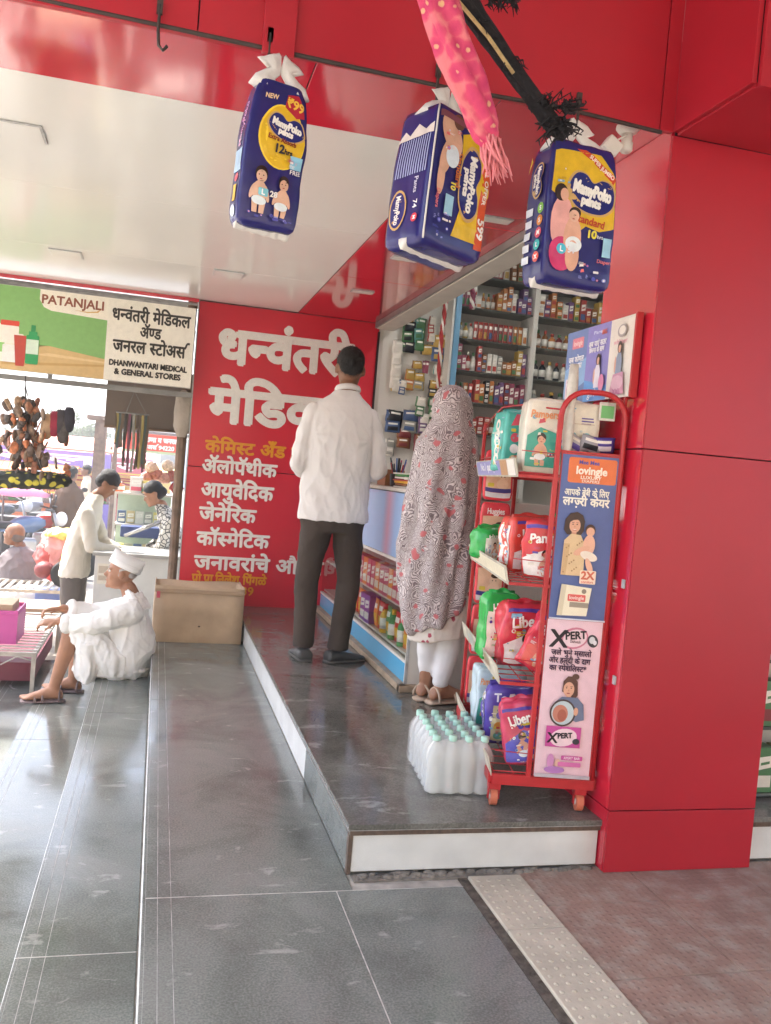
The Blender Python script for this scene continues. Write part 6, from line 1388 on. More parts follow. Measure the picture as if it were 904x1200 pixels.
for c0, c1 in ((op(84, 731, -.172), op(73, 731, -.162)), (op(88, 714, .085), op(80, 713, .065))):
    mb = MB().tube([c0, c0.lerp(c1, .3), c0.lerp(c1, .7), c1], [.050, .060, .060, .050], n=18)
    place(fuse(mb, .006, 2, folds(.004, 20, 20, 20, 1)), 'rolled_cuff', po, M_KURTA, B)
mb = MB(); mb.loft([(op(155, 694), .05, .055), (op(158, 702), .075, .085), (op(160, 712, -.02), .09, .13)], n=18)
mb.tube([op(150, 694, -.06), op(155, 700, -.11), op(158, 712, -.16)], [.018, .024, .03], n=10); place(fuse(mb, .007, 2, folds(.008, 22, 22, 22, 7)), 'neck_cloth', po, M_KURTA, B)
mb = MB()
limb(mb, [(op(134, 775, -.12), .105), (op(112, 752, -.14), .090), (op(96, 742, -.14), .078)]); limb(mb, [(op(134, 775, .11), .105), (op(112, 750, .12), .085), (op(98, 740, .10), .074)])
mb.loft([(op(102, 796, -.10), .055, .10), (op(103, 785, -.10), .070, .12), (op(105, 768, -.10), .080, .13), (op(104, 750, -.12), .085, .12)], n=20)
mb.loft([(op(140, 790), .16, .16), (op(140, 780), .20, .20), (op(130, 768), .17, .20)], n=24)
mb.loft([(Vector((-.33, YO, -.13)), .10, .17), (Vector((-.30, YO, -.02)), .11, .19)], n=20)
place(fuse(mb, .007, 2, folds(.014, 16, 12, 3, 6)), 'dhoti', po, M_KURTA, B)
msd = mat('grey_pink_sandal', (.20, .15, .15), rough=.6, var=.2)
sandal((-1, -.12, 0), (na.x, na.y, -.2995), po, msd); sandal((-1, .10, 0), (fa.x, fa.y, -.2995), po, msd)
# ================================================================== STREET SIDE AND NEIGHBOUR STALL
# ------------------------------------------------------------------ printed shop sign under the ceiling edge
sg = thing('shop_sign', 'long green and white printed shop sign hanging under the ceiling edge', 'shop sign', (0, 6.6, 0))
MB().box((-2.2, .0, 1.762), (.180, .05, 2.340), bev=.003).build('sign_board', mat('sign_flex', (.66, .64, .58), rough=.45, var=.04), sg)
SX0, SX1, Z0, Z1 = -2.2, .180, 1.764, 2.338
a = Art(); XG = -.425
a.rect(SX0, Z0, XG, Z1, '84B46C'); a.poly([(SX0, Z0), (XG, Z0), (XG, Z0+.14), (-.80, Z0+.19), (-1.1, Z0+.13), (SX0, Z0+.12)], 'D2B27C'); a.poly([(-1.1, Z0+.03), (XG, Z0+.085), (XG, Z0+.10), (-1.1, Z0+.05)], 'C49E62'); a.poly([(-.9, Z0+.12), (XG, Z0+.11), (XG, Z0+.122), (-.8, Z0+.14)], 'E0C492')
a.poly([(-.88, Z1), (-.88, Z1-.07), (-.85, Z1-.12), (-.80, Z1-.14), (XG, Z1-.16), (XG, Z1)], 'EFE9DA')
a.text('PATANJALI', -.66, Z1-.065, .062, '8A4A34', w=.42, bold=.0015); a.poly([(-.66, Z1-.115), (-.56, Z1-.125), (-.49, Z1-.115), (-.47, Z1-.09), (-.50, Z1-.108), (-.56, Z1-.118)], 'D0A860')
for x_, w_, h_, c in ((-1.60, .16, .30, 'F0EDE0'), (-1.40, .12, .36, '6AB04A'), (-1.28, .10, .28, 'E8E4D8'), (-1.13, .12, .26, 'EDE8DA'), (-1.02, .11, .20, 'E4DECC')):
    a.rrect(x_-w_/2, Z0+.05, x_+w_/2, Z0+.05+h_, .015, c); a.rrect(x_-w_*.35, Z0+.05+h_*.25, x_+w_*.35, Z0+.05+h_*.6, .01, '8CC46A' if c[0] == 'F' or c[0] == 'E' else 'F0EDE0')
a.rrect(-1.12, Z0+.30, -1.0, Z0+.335, .006, 'D8483A'); a.rrect(-1.13, Z0+.18, -1.0, Z0+.30, .01, 'EDE4D8'); a.rrect(-1.10, Z0+.05, -.98, Z0+.17, .008, 'E8E6E0'); a.poly([(-1.01, Z0+.03), (-.955, Z0+.03), (-.935, Z0+.24), (-1.03, Z0+.24)], 'B84438')
a.rrect(-.95, Z0+.05, -.865, Z0+.25, .012, '2E9A5A'); a.rect(-.935, Z0+.25, -.88, Z0+.275, '2E9A5A'); a.rect(-.922, Z0+.275, -.893, Z0+.32, '2A8A50'); a.rect(-.948, Z0+.12, -.868, Z0+.22, 'D2E4D0')
a.text('आचार', -1.35, Z0+.50, .05, 'EFEFE0', bold=.001)
a.rect(XG+.0, Z0, SX1, Z1, 'EBE6D8')
a.text('ध~नवंतरी मेिडकल', -.125, Z1-.105, .088, '26221E', w=.54, bold=.0022); a.text('ॲ~णड', -.125, Z1-.215, .080, '26221E', w=.145, bold=.0022); a.text('जनरल ~सटोअस^', -.125, Z1-.325, .088, '26221E', w=.50, bold=.0022)
a.text('DHANWANTARI MEDICAL', -.125, Z0+.125, .040, '26221E', w=.54, bold=.0022); a.text('& GENERAL STORES', -.125, Z0+.065, .040, '26221E', w=.46, bold=.0022)
a.build('sign_print', sg, face_front(-.001, 0, 0))
for z_ in (Z0+.2, Z1-.02): MB().tube([(.15, -.005, z_), (.205, .04, z_+.02)], .0025, n=5).build('tie_wire', M_DARK, sg)
def simple(name, label, cat, mb, mt, group=None, loc=None, rot=None):
    o = mb.build(name, mt, None, loc, rot); return tag(o, label, cat, group)
simple('steel_channel', 'grey steel channel running under the shop sign', 'beam', MB().box((-2.2, 6.66, 1.70), (.20, 6.70, 1.735)).box((-2.2, 6.66, 1.68), (-2.19, 6.70, 1.70)).box((-.80, 6.64, 1.735), (-.77, 6.66, 1.80)), M_GREY)
M_AWN = mat('brown_awning_sheet', (.17, .14, .115), rough=.8, var=.15, vs=2)
aw = thing('brown_awning', 'dull brown awning sheet hanging behind the shop sign over the next stall', 'awning', (0, 7.5, 0))
MB().box((-.45, .0, 1.46), (.45, .02, 1.95)).build('front_sheet', M_AWN, aw); MB().box((-.45, .021, 1.93), (.6, 1.8, 1.95)).build('roof_sheet', M_AWN, aw)
MB().tube([(-.45, -.01, 1.46), (.45, -.01, 1.47)], .012, n=6).build('edge_pole', M_OLDW, aw)
MB().box((-2.2, 6.95, 2.20), (.2, 7.9, 2.23)).build('tin_roof', M_GREY, aw, (0, -7.5, 0))
# weathered posts beside the red wall
wp = MB(); p0, p1 = spot(213, 690, 1, 6.86), spot(216, 470, 1, 6.86)
wp.tube([Vector((.150, 6.86, -.6)), Vector((.155, 6.86, .5)), Vector((.150, 6.86, 1.2)), Vector((.160, 6.86, 2.4))], [.036, .034, .038, .036], n=9, smooth=False)
simple('wooden_post', 'weathered round wooden post between the red wall and the next stall', 'post', wp, M_OLDW)
bagm = MB(); pb_ = spot(214, 487, 1, 6.78); bagm.loft([((0, 0, .19), .02, .012), ((0, 0, .15), .055, .02), ((0, 0, .05), .062, .028), ((0, 0, -.08), .060, .03), ((0, 0, -.16), .035, .02)], n=16)
o = place(fuse(bagm, .008, 2, folds(.006, 16, 16, 8, 3)), 'cloth_bag', None, mat('beige_bag_cloth', (.40, .35, .29), rough=.9, var=.15, bump=.3, bs=30), (0, 0, 0)); o.location = pb_; tag(o, 'beige cloth bag hanging on the wooden post beside the sign', 'bag')
# ring of hanging straps
rp_ = spot(156, 485, 1, 6.9); rt = thing('strap_hanger', 'wire ring hung with brown and grey straps below the shop sign', 'hanger', tuple(rp_))
MB().tube([(.115*math.cos(t), .05*math.sin(t), 0) for t in [2*math.pi*k/20 for k in range(21)]], .006, n=6).build('ring', M_GREY, rt)
for t in (0, 2.1, 4.2): MB().tube([(.10*math.cos(t), .045*math.sin(t), 0), (0, 0, .17)], .002, n=5).build('wire', M_GREY, rt)
MB().tube([(0, 0, .17), (0, 0, .24)], .002, n=5).build('wire', M_GREY, rt)
rnd = random.Random(11)
sc_ = ['6A5A4A', '3A3A38', '7A4A5A', '8A8A80', '50443A', '9A8A50', '4A5A58']
for k in range(22):
    t = 2*math.pi*k/22; x, y = .11*math.cos(t), .048*math.sin(t); L_ = .42 if -1.2 < math.sin(t) and x > -.06 else .26
    L_ *= rnd.uniform(.85, 1.05); m = MB(); w_ = .009
    vs = [];
    for q in range(5): dx = .006*math.sin(q*1.3+k); z_ = -L_*q/4; vs += [(x-w_+dx, y-.002, z_), (x+w_+dx, y-.002, z_), (x+w_+dx, y+.002, z_), (x-w_+dx, y+.002, z_)]
    fs = [(3, 2, 1, 0), (16, 17, 18, 19)]
    for q in range(4):
        for e in range(4): fs.append((q*4+e, q*4+(e+1) % 4, q*4+4+(e+1) % 4, q*4+4+e))
    m.add(vs, fs).build('strap', ink(sc_[k % 7]), rt)
# dense bunch of caps, nets and bags at the left edge
hb_ = thing('hanging_bunch', 'dense bunch of brown and orange net bags and caps hanging at the left edge', 'bunch of goods', tuple(spot(30, 470, 1, 6.35)))
O = Vector(hb_.location)
rel = lambda px, py, d=0: spot(px, py, 1, 6.35+d)-O
MB().tube([rel(30, 440), rel(30, 470), rel(33, 560)], .004, n=5).build('rope', M_DARK, hb_)
rb = random.Random(17); BC = ['8A7460', '7A6658', '6A5A50', 'A8765A', 'C8805A', '5A5450', 'B09478', '8A7868', '9A6A54', '4A4644']
bags = [MB().loft([((0, 0, .045), .012, .008), ((0, 0, .03), .030, .016), ((0, 0, -.01), .036, .020), ((0, 0, -.045), .024, .014)], n=12), MB().loft([((0, 0, .03), .030, .026), ((0, 0, .025), .036, .030), ((0, 0, -.02), .018, .016), ((0, 0, -.03), .006, .006)], n=9), MB().box((-.022, -.006, -.055), (.022, .006, .04), bev=.004)]
bmesh_ = {}
for k in range(150):
    t_ = rb.random(); py = 470+95*t_; px = 30+rb.gauss(0, 8+16*min(t_, .7)); c = rb.choice(BC); q = rb.choice((0, 0, 0, 1, 1, 2))
    if (q, c) not in bmesh_: bmesh_[(q, c)] = bags[q].mesh('pouch', mat('bundle_'+c, c, rough=.8, var=.35, vs=40, bump=.4, bs=60))
    link('pouch', bmesh_[(q, c)], hb_, rel(px, py, rb.uniform(-.13, .13)), (rb.uniform(-.5, .5), rb.uniform(-.7, .7), rb.uniform(0, 6))).scale = (.75, .75, .85)
for k in range(14):
    x = rb.gauss(30, 14); MB().tube([rel(30, 452), rel(x, 475+rb.random()*60, rb.uniform(-.1, .1))], .0018, n=4).build('string', M_DARK, hb_)
for k, (px, py, c) in enumerate(((64, 497, '9A3A4A'), (71, 495, '4A4648'), (74, 505, '5A5450'), (81, 492, '3C3A40'), (55, 500, 'B89878'))):
    m = MB().loft([((0, 0, .085), .022, .018), ((0, 0, .05), .036, .022), ((0, 0, -.02), .040, .026), ((0, 0, -.07), .030, .022), ((0, 0, -.085), .012, .012)], n=14)
    o = place(m.mesh('shoe', M_DARK), 'cloth_shoe', None, mat('bundle_'+c, c, rough=.85, var=.2, vs=20, bump=.4, bs=60), (0, 0, 0)); o.location = spot(px, py, 1, 6.3); tag(o, ['dark red cloth shoe hanging from the bunch at the left', 'dark grey cloth shoe hanging right of the dark red one', 'brownish grey cloth shoe hanging lowest in the bunch', 'black cloth shoe hanging at the right end of the bunch', 'beige cloth shoe hanging left of the dark red one'][k], 'shoe', 'cloth shoes hanging from the bunch')
    MB().tube([(0, 0, .08), Vector((-.01, 0, .16+.01*k))], .002, n=4).build('string', M_DARK, o)
mh = mat('yellow_blotch_black_cloth', (.04, .04, .035), rough=.8, var=0, bump=.2, bs=40); n, l = nodes_of(mh); g = n.new('ShaderNodeTexCoord'); vo = n.new('ShaderNodeTexVoronoi'); vo.inputs['Scale'].default_value = 15; l.new(g.outputs['Object'], vo.inputs['Vector'])
r8 = ramp(n, [(.33, rgb('C8BE4A')), (.40, (.035, .038, .03))]); l.new(vo.outputs['Distance'], r8.inputs[0]); l.new(r8.outputs[0], n['Principled BSDF'].inputs['Base Color'])
m = MB(); m.loft([((0, 0, -.055), .20, .10), ((0, 0, -.035), .27, .14), ((0, 0, .0), .30, .16), ((0, 0, .035), .26, .14), ((0, 0, .05), .18, .1)], n=26)
o = place(fuse(m, .012, 2, folds(.012, 14, 14, 14, 1)), 'cloth_hammock', None, mh, (0, 0, 0)); o.location = spot(30, 562, 1, 6.35); o.rotation_euler = (0, R(-3), 0); tag(o, 'black cloth roll with yellow blotches slung under the hanging bunch', 'cloth roll')
for k in range(9):
    MB().tube([Vector((-.24+.06*k, -.02, .03)), Vector((-.10+.025*k, 0, .22+.02*(k % 3))), Vector((0, 0, .36))], .0025, n=4).build('net_cord', ink('C8C4B8'), o)
# ------------------------------------------------------------------ neighbour stall: counter, glass cases, goods
nc = thing('stall_counter', 'white stall counter of the neighbouring shop behind the old man', 'counter', (0, 7.62, 0))
MB().box((-.455, .0, -.603), (.30, .62, .395), bev=.004).build('counter_body', mat('white_paint_board', (.62, .62, .58), rough=.6, var=.12, vs=4), nc); MB().box((-.475, -.03, .396), (.30, .66, .425), bev=.004).build('counter_top', mat('grey_stone_top', (.36, .36, .33), rough=.4, var=.15, vs=12), nc)
a = Art(); a.rect(-.43, .16, -.33, .33, 'D8D4C4'); a.rect(-.42, .25, -.34, .31, 'B8AC98'); a.rect(-.42, .19, -.35, .23, 'B8AC98'); a.build('pasted_notice', nc, lambda u, v, o: (u, -o, v))
simple('paper_sheet', 'white paper sheet on the stall counter between the two people', 'paper', MB().box((-.26, 7.75, .4262), (-.02, 7.98, .4275)), ink('E2DED2'))
gc = thing('glass_case', 'glass show case with goods on shelves at the back of the neighbouring stall', 'show case', (0, 8.75, 0))
x0, x1, z0, z1 = spot(133, 600, 1, 8.75).x, spot(203, 600, 1, 8.75).x, .25, spot(150, 577, 1, 8.75).z
for x in (x0, x1-.02): MB().box((x, 0, z0), (x+.02, .02, z1)).build('frame_post', M_IVORY, gc)
for z in (z0, (z0+z1)*.5, z1-.02): MB().box((x0+.021, 0, z), (x1-.021, .30, z+.018)).build('shelf', M_IVORY, gc)
MB().box((x0+.021, .305, z0), (x1-.021, .315, z1)).build('back_board', mat('pale_green_board', (.42, .50, .40), rough=.7), gc); MB().box((x0+.021, .004, z0+.02), (x1-.021, .008, z1-.021)).build('glass_front', M_PANE, gc)
MB().box((x0-.1, .0, -.603), (x1+.2, .4, z0-.002)).build('base_cabinet', M_IVORY, gc)
for r_i, zz in enumerate((z0+.0185, (z0+z1)*.5+.0185)):
    for k in range(6):
        c = ['D8C878', 'B8B49A', '3F66A8', 'C8B488', 'D8D4CA', '9A9A92'][(k+r_i*2) % 6]
        o = link('goods_carton', good('carton', c, 'D8D4CA', (.075, .07, .12)), None, (x0+.075+k*.083, 8.75+.12, zz)); tag(o, '%s carton, %s from left on the %s shelf of the stall glass case' % (['yellow', 'sage', 'blue', 'tan', 'white', 'grey'][(k+r_i*2) % 6], ORD[k], ('lower', 'upper')[r_i]), 'box', 'goods in the stall glass case')
zt = z1+.001
for k, (px, w_, h_, c, c2, nm) in enumerate(((140, .10, .10, 'E07B4A', 'D8D4CA', 'orange tub'), (160, .12, .15, 'D8D4CA', 'C85A6A', 'white carton with pink print'), (171, .08, .12, 'D8C878', '3C8A4A', 'small yellow green carton'))):
    o = link('goods_box', good('jar' if k == 0 else 'carton', c, c2, (w_, .09, h_)), None, (spot(px, 570, 1, 8.85).x, 8.85, zt)); tag(o, nm+' standing on top of the stall glass case', 'tub' if k == 0 else 'box')
for k, (px, py, c) in enumerate(((172, 560, 'B87A68'), (183, 556, 'A86A5A'), (193, 560, 'B88878'), (203, 558, '9A5A50'), (178, 548, 'C8A890'), (197, 546, 'D0B8A0'), (207, 572, 'A03A34'))):
    m = MB().ball((0, 0, 0), (.065, .05, .055), seg=12, rings=8); p = spot(px, py, 1, 8.95)
    o = place(fuse(m, .008, 1, folds(.012, 26, 26, 26, k)), 'snack_bag', None, mat('snackbag_'+c, c, rough=.35, var=.3, vs=40, bump=.5, bs=60), (0, 0, 0)); o.location = p; tag(o, 'clear bag of reddish snacks, %s of the heap above the stall glass case' % ORD[k], 'snack bag', 'snack bags heaped above the stall glass case')
o = MB().tube([spot(146, 628, 1, 8.3), spot(190, 611, 1, 8.3)], .022, n=4).build('slanted_glass_lid', mat('steel_edge', (.5, .5, .5), rough=.2, metal=.6)); tag(o, 'slanted steel edged lid lying over the stall counter', 'lid')
p = spot(168, 622, 1, 8.45); simple('dark_tray', 'dark blue tray of goods under the slanted lid', 'tray', MB().box((-.20, -.1, -.06), (.20, .1, .04), bev=.01), ink('3A4A78'), loc=(p.x, 8.45, p.z))
# ------------------------------------------------------------------ people of the stall
def dressed(label, base, H, face_yaw, shirt_m, trouser_m, skin, hair=M_HAIR, arms=None, lean=(0, 0), hairlen=0, voxel=.012, pitch=0, group=None, female=False, sit=False):
    "a standing figure of height H; arms: ((elbow, wrist), (elbow, wrist)) in metres from the feet, before facing"
    B = Vector(base); t = person(label, B, group); k = H/1.72; F = Matrix.Rotation(face_yaw, 3, 'Z')
    def A(x, y, z):   # x forward, y left
        z_ = z*k; f = max(0, z-.95); v = F @ Vector((x*k+lean[0]*f, y*k+lean[1]*f, 0)); return B+Vector((v.x, v.y, z_))
    Q = F.copy()
    mb = MB(); hd = head(mb, A(.04+lean[0]*.10, 0, 1.60), face_yaw, R(pitch), k)
    limb(mb, [(A(0, 0, 1.40), .06*k), (A(.015, 0, 1.50), .052*k)])
    mb.loft([(A(0, 0, .85), .10*k, .14*k, Q), (A(0, 0, 1.15), .09*k, .14*k, Q), (A(0, 0, 1.36), .08*k, .15*k, Q)], n=16)
    if arms is None: arms = (((-.02, .24, 1.10), (.05, .25, .85)), ((-.02, -.24, 1.10), (.05, -.25, .85)))
    for s_, (e, w_) in zip((1, -1), arms):
        e_, q = A(*e), A(*w_); limb(mb, [(A(0, s_*.16, 1.34), .046*k), (e_, .038*k), (q, .027*k)]); hand(mb, q, (q-e_).normalized(), (0, 0, 1), s_, .6, k)
    for s_ in (-1, 1): limb(mb, [(A(0, s_*.09, .85), .08*k), (A(.01, s_*.10, .47), .052*k), (A(0, s_*.10, .09), .034*k)])
    place(fuse(mb, voxel, 2), 'body', t, skin, B); face(t, hd, off=B)
    mb = MB(); mb.ball((-.016, 0, .050), (.099, .085, .084), T=hd, seg=16, rings=10); mb.ball((-.042, 0, .0), (.068, .074, .074), T=hd)
    if hairlen: mb.ball((-.085, 0, -.01), (.05, .055, .055), T=hd)
    place(fuse(mb, .010, 2, lambda c, n_: .004*noise.noise(c*50)), 'hair', t, hair, B)
    mb = MB(); hem = .78 if not female else .55
    mb.loft([(A(0, 0, hem), .125*k, .185*k, Q), (A(0, 0, 1.0), .115*k, .17*k, Q), (A(0, 0, 1.2), .11*k, .18*k, Q), (A(0, 0, 1.34), .10*k, .190*k, Q), (A(0, 0, 1.42), .078*k, .135*k, Q), (A(.012, 0, 1.485), .064*k, .068*k, Q), (A(.014, 0, 1.505), .058*k, .06*k, Q)], n=22)
    for s_, (e, w_) in zip((1, -1), arms):
        e_, q = A(*e), A(*w_); limb(mb, [(A(0, s_*.165, 1.34), .064*k), (e_, .056*k), (e_.lerp(q, .85 if not female else .5), .044*k)])
    place(fuse(mb, voxel, 2, folds(.010, 9, 9, 5, H*7)), 'shirt', t, shirt_m, B)
    mb = MB(); mb.loft([(A(0, 0, .74), .11*k, .16*k, Q), (A(0, 0, .9), .11*k, .165*k, Q)], n=18)
    for s_ in (-1, 1): limb(mb, [(A(0, s_*.085, .76), .098*k), (A(.01, s_*.10, .45), .078*k), (A(0, s_*.10, .11), .068*k)])
    place(fuse(mb, voxel, 2, folds(.007, 9, 9, 5, 1)), 'trousers', t, trouser_m, B)
    for s_ in (-1, 1): shoe(F @ Vector((1, 0, 0)), A(0, s_*.10, 0), M_SHOE, t)
    return t
dressed('man in cream shirt leaning over the neighbouring stall counter, reading', (-.64, 7.98, -.603), 1.70, R(-6), M_CREAM, mat('taupe_trousers', (.12, .105, .09), rough=.9), M_SKIN, arms=(((.16, .17, 1.08), (.34, .10, 1.02)), ((.14, -.20, 1.06), (.36, -.10, 1.03))), lean=(.24, 0), pitch=-45)
mpw = mat('black_white_print', (.6, .58, .54), rough=.85, var=0); n, l = nodes_of(mpw); g = n.new('ShaderNodeTexCoord'); vo = n.new('ShaderNodeTexVoronoi'); vo.feature = 'DISTANCE_TO_EDGE'; vo.inputs['Scale'].default_value = 24; l.new(g.outputs['Object'], vo.inputs['Vector']); r9 = ramp(n, [(.06, (.06, .06, .06)), (.11, (.62, .60, .54))]); l.new(vo.outputs['Distance'], r9.inputs[0]); l.new(r9.outputs[0], n['Principled BSDF'].inputs['Base Color'])
dressed('woman in black and white printed top behind the neighbouring stall counter', (.23, 8.42, -.603), 1.62, R(186), mpw, M_TROU, M_SKIN2, arms=(((.14, .20, 1.10), (.30, .10, 1.02)), ((.14, -.18, 1.10), (.32, -.10, 1.02))), lean=(.30, 0), pitch=-28, hairlen=1, female=True)
# man sitting with his back turned at the left edge
YS = 9.3; q_ = lambda x, y, d=0: spot(x, y, 1, YS+d)
B = Vector((q_(22, 690).x, YS, q_(22, 690).z)); ps = person('bald man in grey shirt sitting with his back turned at the far left', B)
mb = MB(); hd = head(mb, q_(17, 627), R(160), R(6), 1.0); limb(mb, [(q_(24, 640), .055), (q_(26, 652), .065)])
mb.loft([(q_(22, 686), .17, .14), (q_(24, 665), .17, .13), (q_(25, 652), .14, .10)], n=16); limb(mb, [(q_(8, 660), .045), (q_(-6, 685), .04)]); hand(mb, q_(-6, 685), (-1, 0, -.2), (0, 0, 1), 1, .6)
limb(mb, [(q_(20, 690), .09), (q_(-10, 692, -.1), .07), (q_(-10, 730, -.1), .04)]); place(fuse(mb, .011, 2), 'body', ps, M_SKIN, B); face(ps, hd, off=B)
mb = MB(); mb.ball((-.035, 0, -.008), (.070, .078, .058), T=hd); place(fuse(mb, .009, 2), 'hair', ps, mat('short_grey_stubble', (.12, .10, .09), rough=.9, bump=.5, bs=200), B)
mb = MB(); mb.loft([(q_(22, 690), .21, .17), (q_(24, 672), .20, .16), (q_(25, 656), .185, .14), (q_(25, 646), .13, .10), (q_(24, 641), .07, .07)], n=20); limb(mb, [(q_(38, 655), .07), (q_(41, 675), .065), (q_(30, 688), .06)]); limb(mb, [(q_(9, 655), .07), (q_(2, 672), .06)])
place(fuse(mb, .012, 2, folds(.014, 9, 9, 8, 2)), 'shirt', ps, mat('grey_violet_shirt', (.20, .17, .17), rough=.85, var=.1), B)
mb = MB(); limb(mb, [(q_(30, 694), .12), (q_(-8, 694, -.1), .09), (q_(-10, 730, -.1), .06)]); place(fuse(mb, .014, 2), 'trousers', ps, M_TROU, B)
# ------------------------------------------------------------------ slatted stand with pink crate
stn = thing('slatted_stand', 'low metal stand with a slatted top on the steps at the left', 'stand', (-1.25, 6.2, -.45))
MS = mat('chipped_cream_metal', (.40, .37, .32), rough=.5, var=.25, vs=14, bump=.1, bs=40)
TX, TY, TZ = .55, 1.55, .33
for y_ in (0, TY-.03): MB().box((-.30, y_, TZ-.03), (TX, y_+.03, TZ-.003)).build('end_rail', MS, stn)
for x_ in (-.30, TX-.03): MB().box((x_, .031, TZ-.03), (x_+.03, TY-.031, TZ-.003)).build('side_rail', MS, stn)
for k in range(15): MB().box((-.30, .05+k*.101, TZ-.002), (TX, .05+k*.101+.022, TZ+.004)).build('slat', MS, stn)
for x_ in (-.30, TX-.028):
    for y_ in (0, TY-.03): MB().box((x_, y_, -.0), (x_+.026, y_+.026, TZ-.031)).build('leg', MS, stn)
MB().box((-.28, .35, .05), (TX-.05, 1.5, .18)).build('lower_tray', mat('maroon_tray', (.16, .03, .05), rough=.6), stn)
MB().tube([(TX-.015, .01, .27), (TX-.12, .0, .30), (TX-.22, .01, .24)], .005, n=5).build('tied_string', M_GROUT, stn)
p = spot(-2, 730, 1, 6.55); cr = thing('pink_crate', 'bright pink plastic crate standing on the slatted stand', 'crate', (-1.02, 6.42, TZ-.4455))
mpk = mat('pink_plastic', (.52, .08, .30), rough=.4, var=.1)
for a_, b_ in (((-.2, 0, 0), (.16, .008, .23)), ((-.2, .38, 0), (.16, .388, .23)), ((-.2, .009, 0), (-.192, .379, .23)), ((.152, .009, 0), (.16, .379, .23))): MB().box(a_, b_).build('side', mpk, cr)
for z_ in (.20, .215): MB().box((-.205, -.006, z_), (.165, .394, z_+.006)).build('rim', mpk, cr) if z_ == .2 else None
simple('brown_carton', 'brown carton standing inside the pink crate', 'box', MB().box((-1.18, 6.45, TZ-.44), (-.90, 6.75, TZ-.18), bev=.003), M_CARD)
# second stand with toys behind
st2 = thing('slatted_stand', 'slatted stand behind the seated old man carrying toys and bags', 'stand', (-1.35, 8.5, -.603)); z_ = spot(60, 690, 1, 8.6).z+.603
for y_ in (0, .62): MB().box((-.3, y_, z_-.03), (.62, y_+.03, z_-.003)).build('end_rail', MS, st2)
for k in range(13): MB().box((-.28+k*.07, .031, z_-.02), (-.25+k*.07, .619, z_-.004)).build('slat', MS, st2)
for x_ in (-.28, .59):
    for y_ in (0, .62): MB().box((x_, y_, 0), (x_+.025, y_+.025, z_-.031)).build('leg', MS, st2)
tw = spot(76, 673, 1, 8.6)
wh = thing('toy_wheel', 'black toy wheel with grey hub on the stand behind the old man', 'wheel', tuple(tw)); T_ = Matrix.Rotation(R(90), 4, 'X')
MB().lathe([(.05, -.035), (.11, -.04), (.125, -.02), (.125, .02), (.11, .04), (.05, .035)], n=22, T=T_).build('tyre', mat('tyre_rubber', (.03, .03, .03), rough=.8, bump=.5, bs=50), wh); MB().lathe([(.01, -.045), (.055, -.042), (.055, .03)], n=18, T=T_).build('rim', mat('alloy', (.4, .4, .4), rough=.35, metal=.7), wh)
for px, py, r_, c, nm in ((62, 674, .065, 'C84A48', 'red ball on the stand behind the old man'), (88, 672, .10, '4A4644', 'dark grey bundle on the stand beside the toy wheel'), (52, 668, .09, '7A3A3A', 'dull red bundle at the left of the stand toys')):
    p = spot(px, py, 1, 8.65); m = MB().ball((0, 0, 0), (r_, r_, r_*.9)); o = m.build('ball' if 'ball' in nm else 'bundle', mat('toy_'+c, c, rough=.5, var=.2, vs=12, bump=.3, bs=20), None, p); tag(o, nm, 'ball' if 'ball' in nm else 'bundle')
for k, (px, py, w_, h_, c) in enumerate(((66, 642, .15, .17, 'E8A8A0'), (80, 650, .08, .12, 'E6C24A'), (54, 650, .09, .14, 'C86058'), (72, 627, .15, .05, 'E8D070'))):
    p = spot(px, py, 1, 8.95); m = MB().ball((0, 0, 0), (w_, .12, h_), seg=16, rings=10); o = place(fuse(m, .014, 2, folds(.03, 10, 10, 6, k)), 'plastic_bag', None, mat('bag_'+c, c, rough=.3, var=.2, vs=9), (0, 0, 0)); o.location = p
    tag(o, ['large pale pink plastic bag heaped behind the toy stand', 'yellow plastic bag right of the pink bag', 'red plastic bag left of the pink bag', 'pale yellow sheet over the pink bag'][k], 'plastic bag', 'plastic bags behind the toy stand')
simple('blue_tub', 'blue plastic tub under the slats behind the old man', 'tub', MB().box((-.22, -.12, -.1), (.18, .12, .08), bev=.02), ink('7C92D0'), loc=tuple(spot(72, 700, 1, 8.7)))
simple('white_sack', 'white sack lying under the slats at the left', 'sack', MB().ball((0, 0, 0), (.28, .15, .12)), ink('E4E4E4'), loc=tuple(spot(35, 700, 1, 8.8)))
simple('cardboard_sheet', 'brown cardboard sheet lying behind the slatted stand', 'cardboard', MB().box((-.30, -.2, -.04), (.26, .3, .01)), M_CARD, loc=tuple(spot(38, 710, 1, 8.15)))
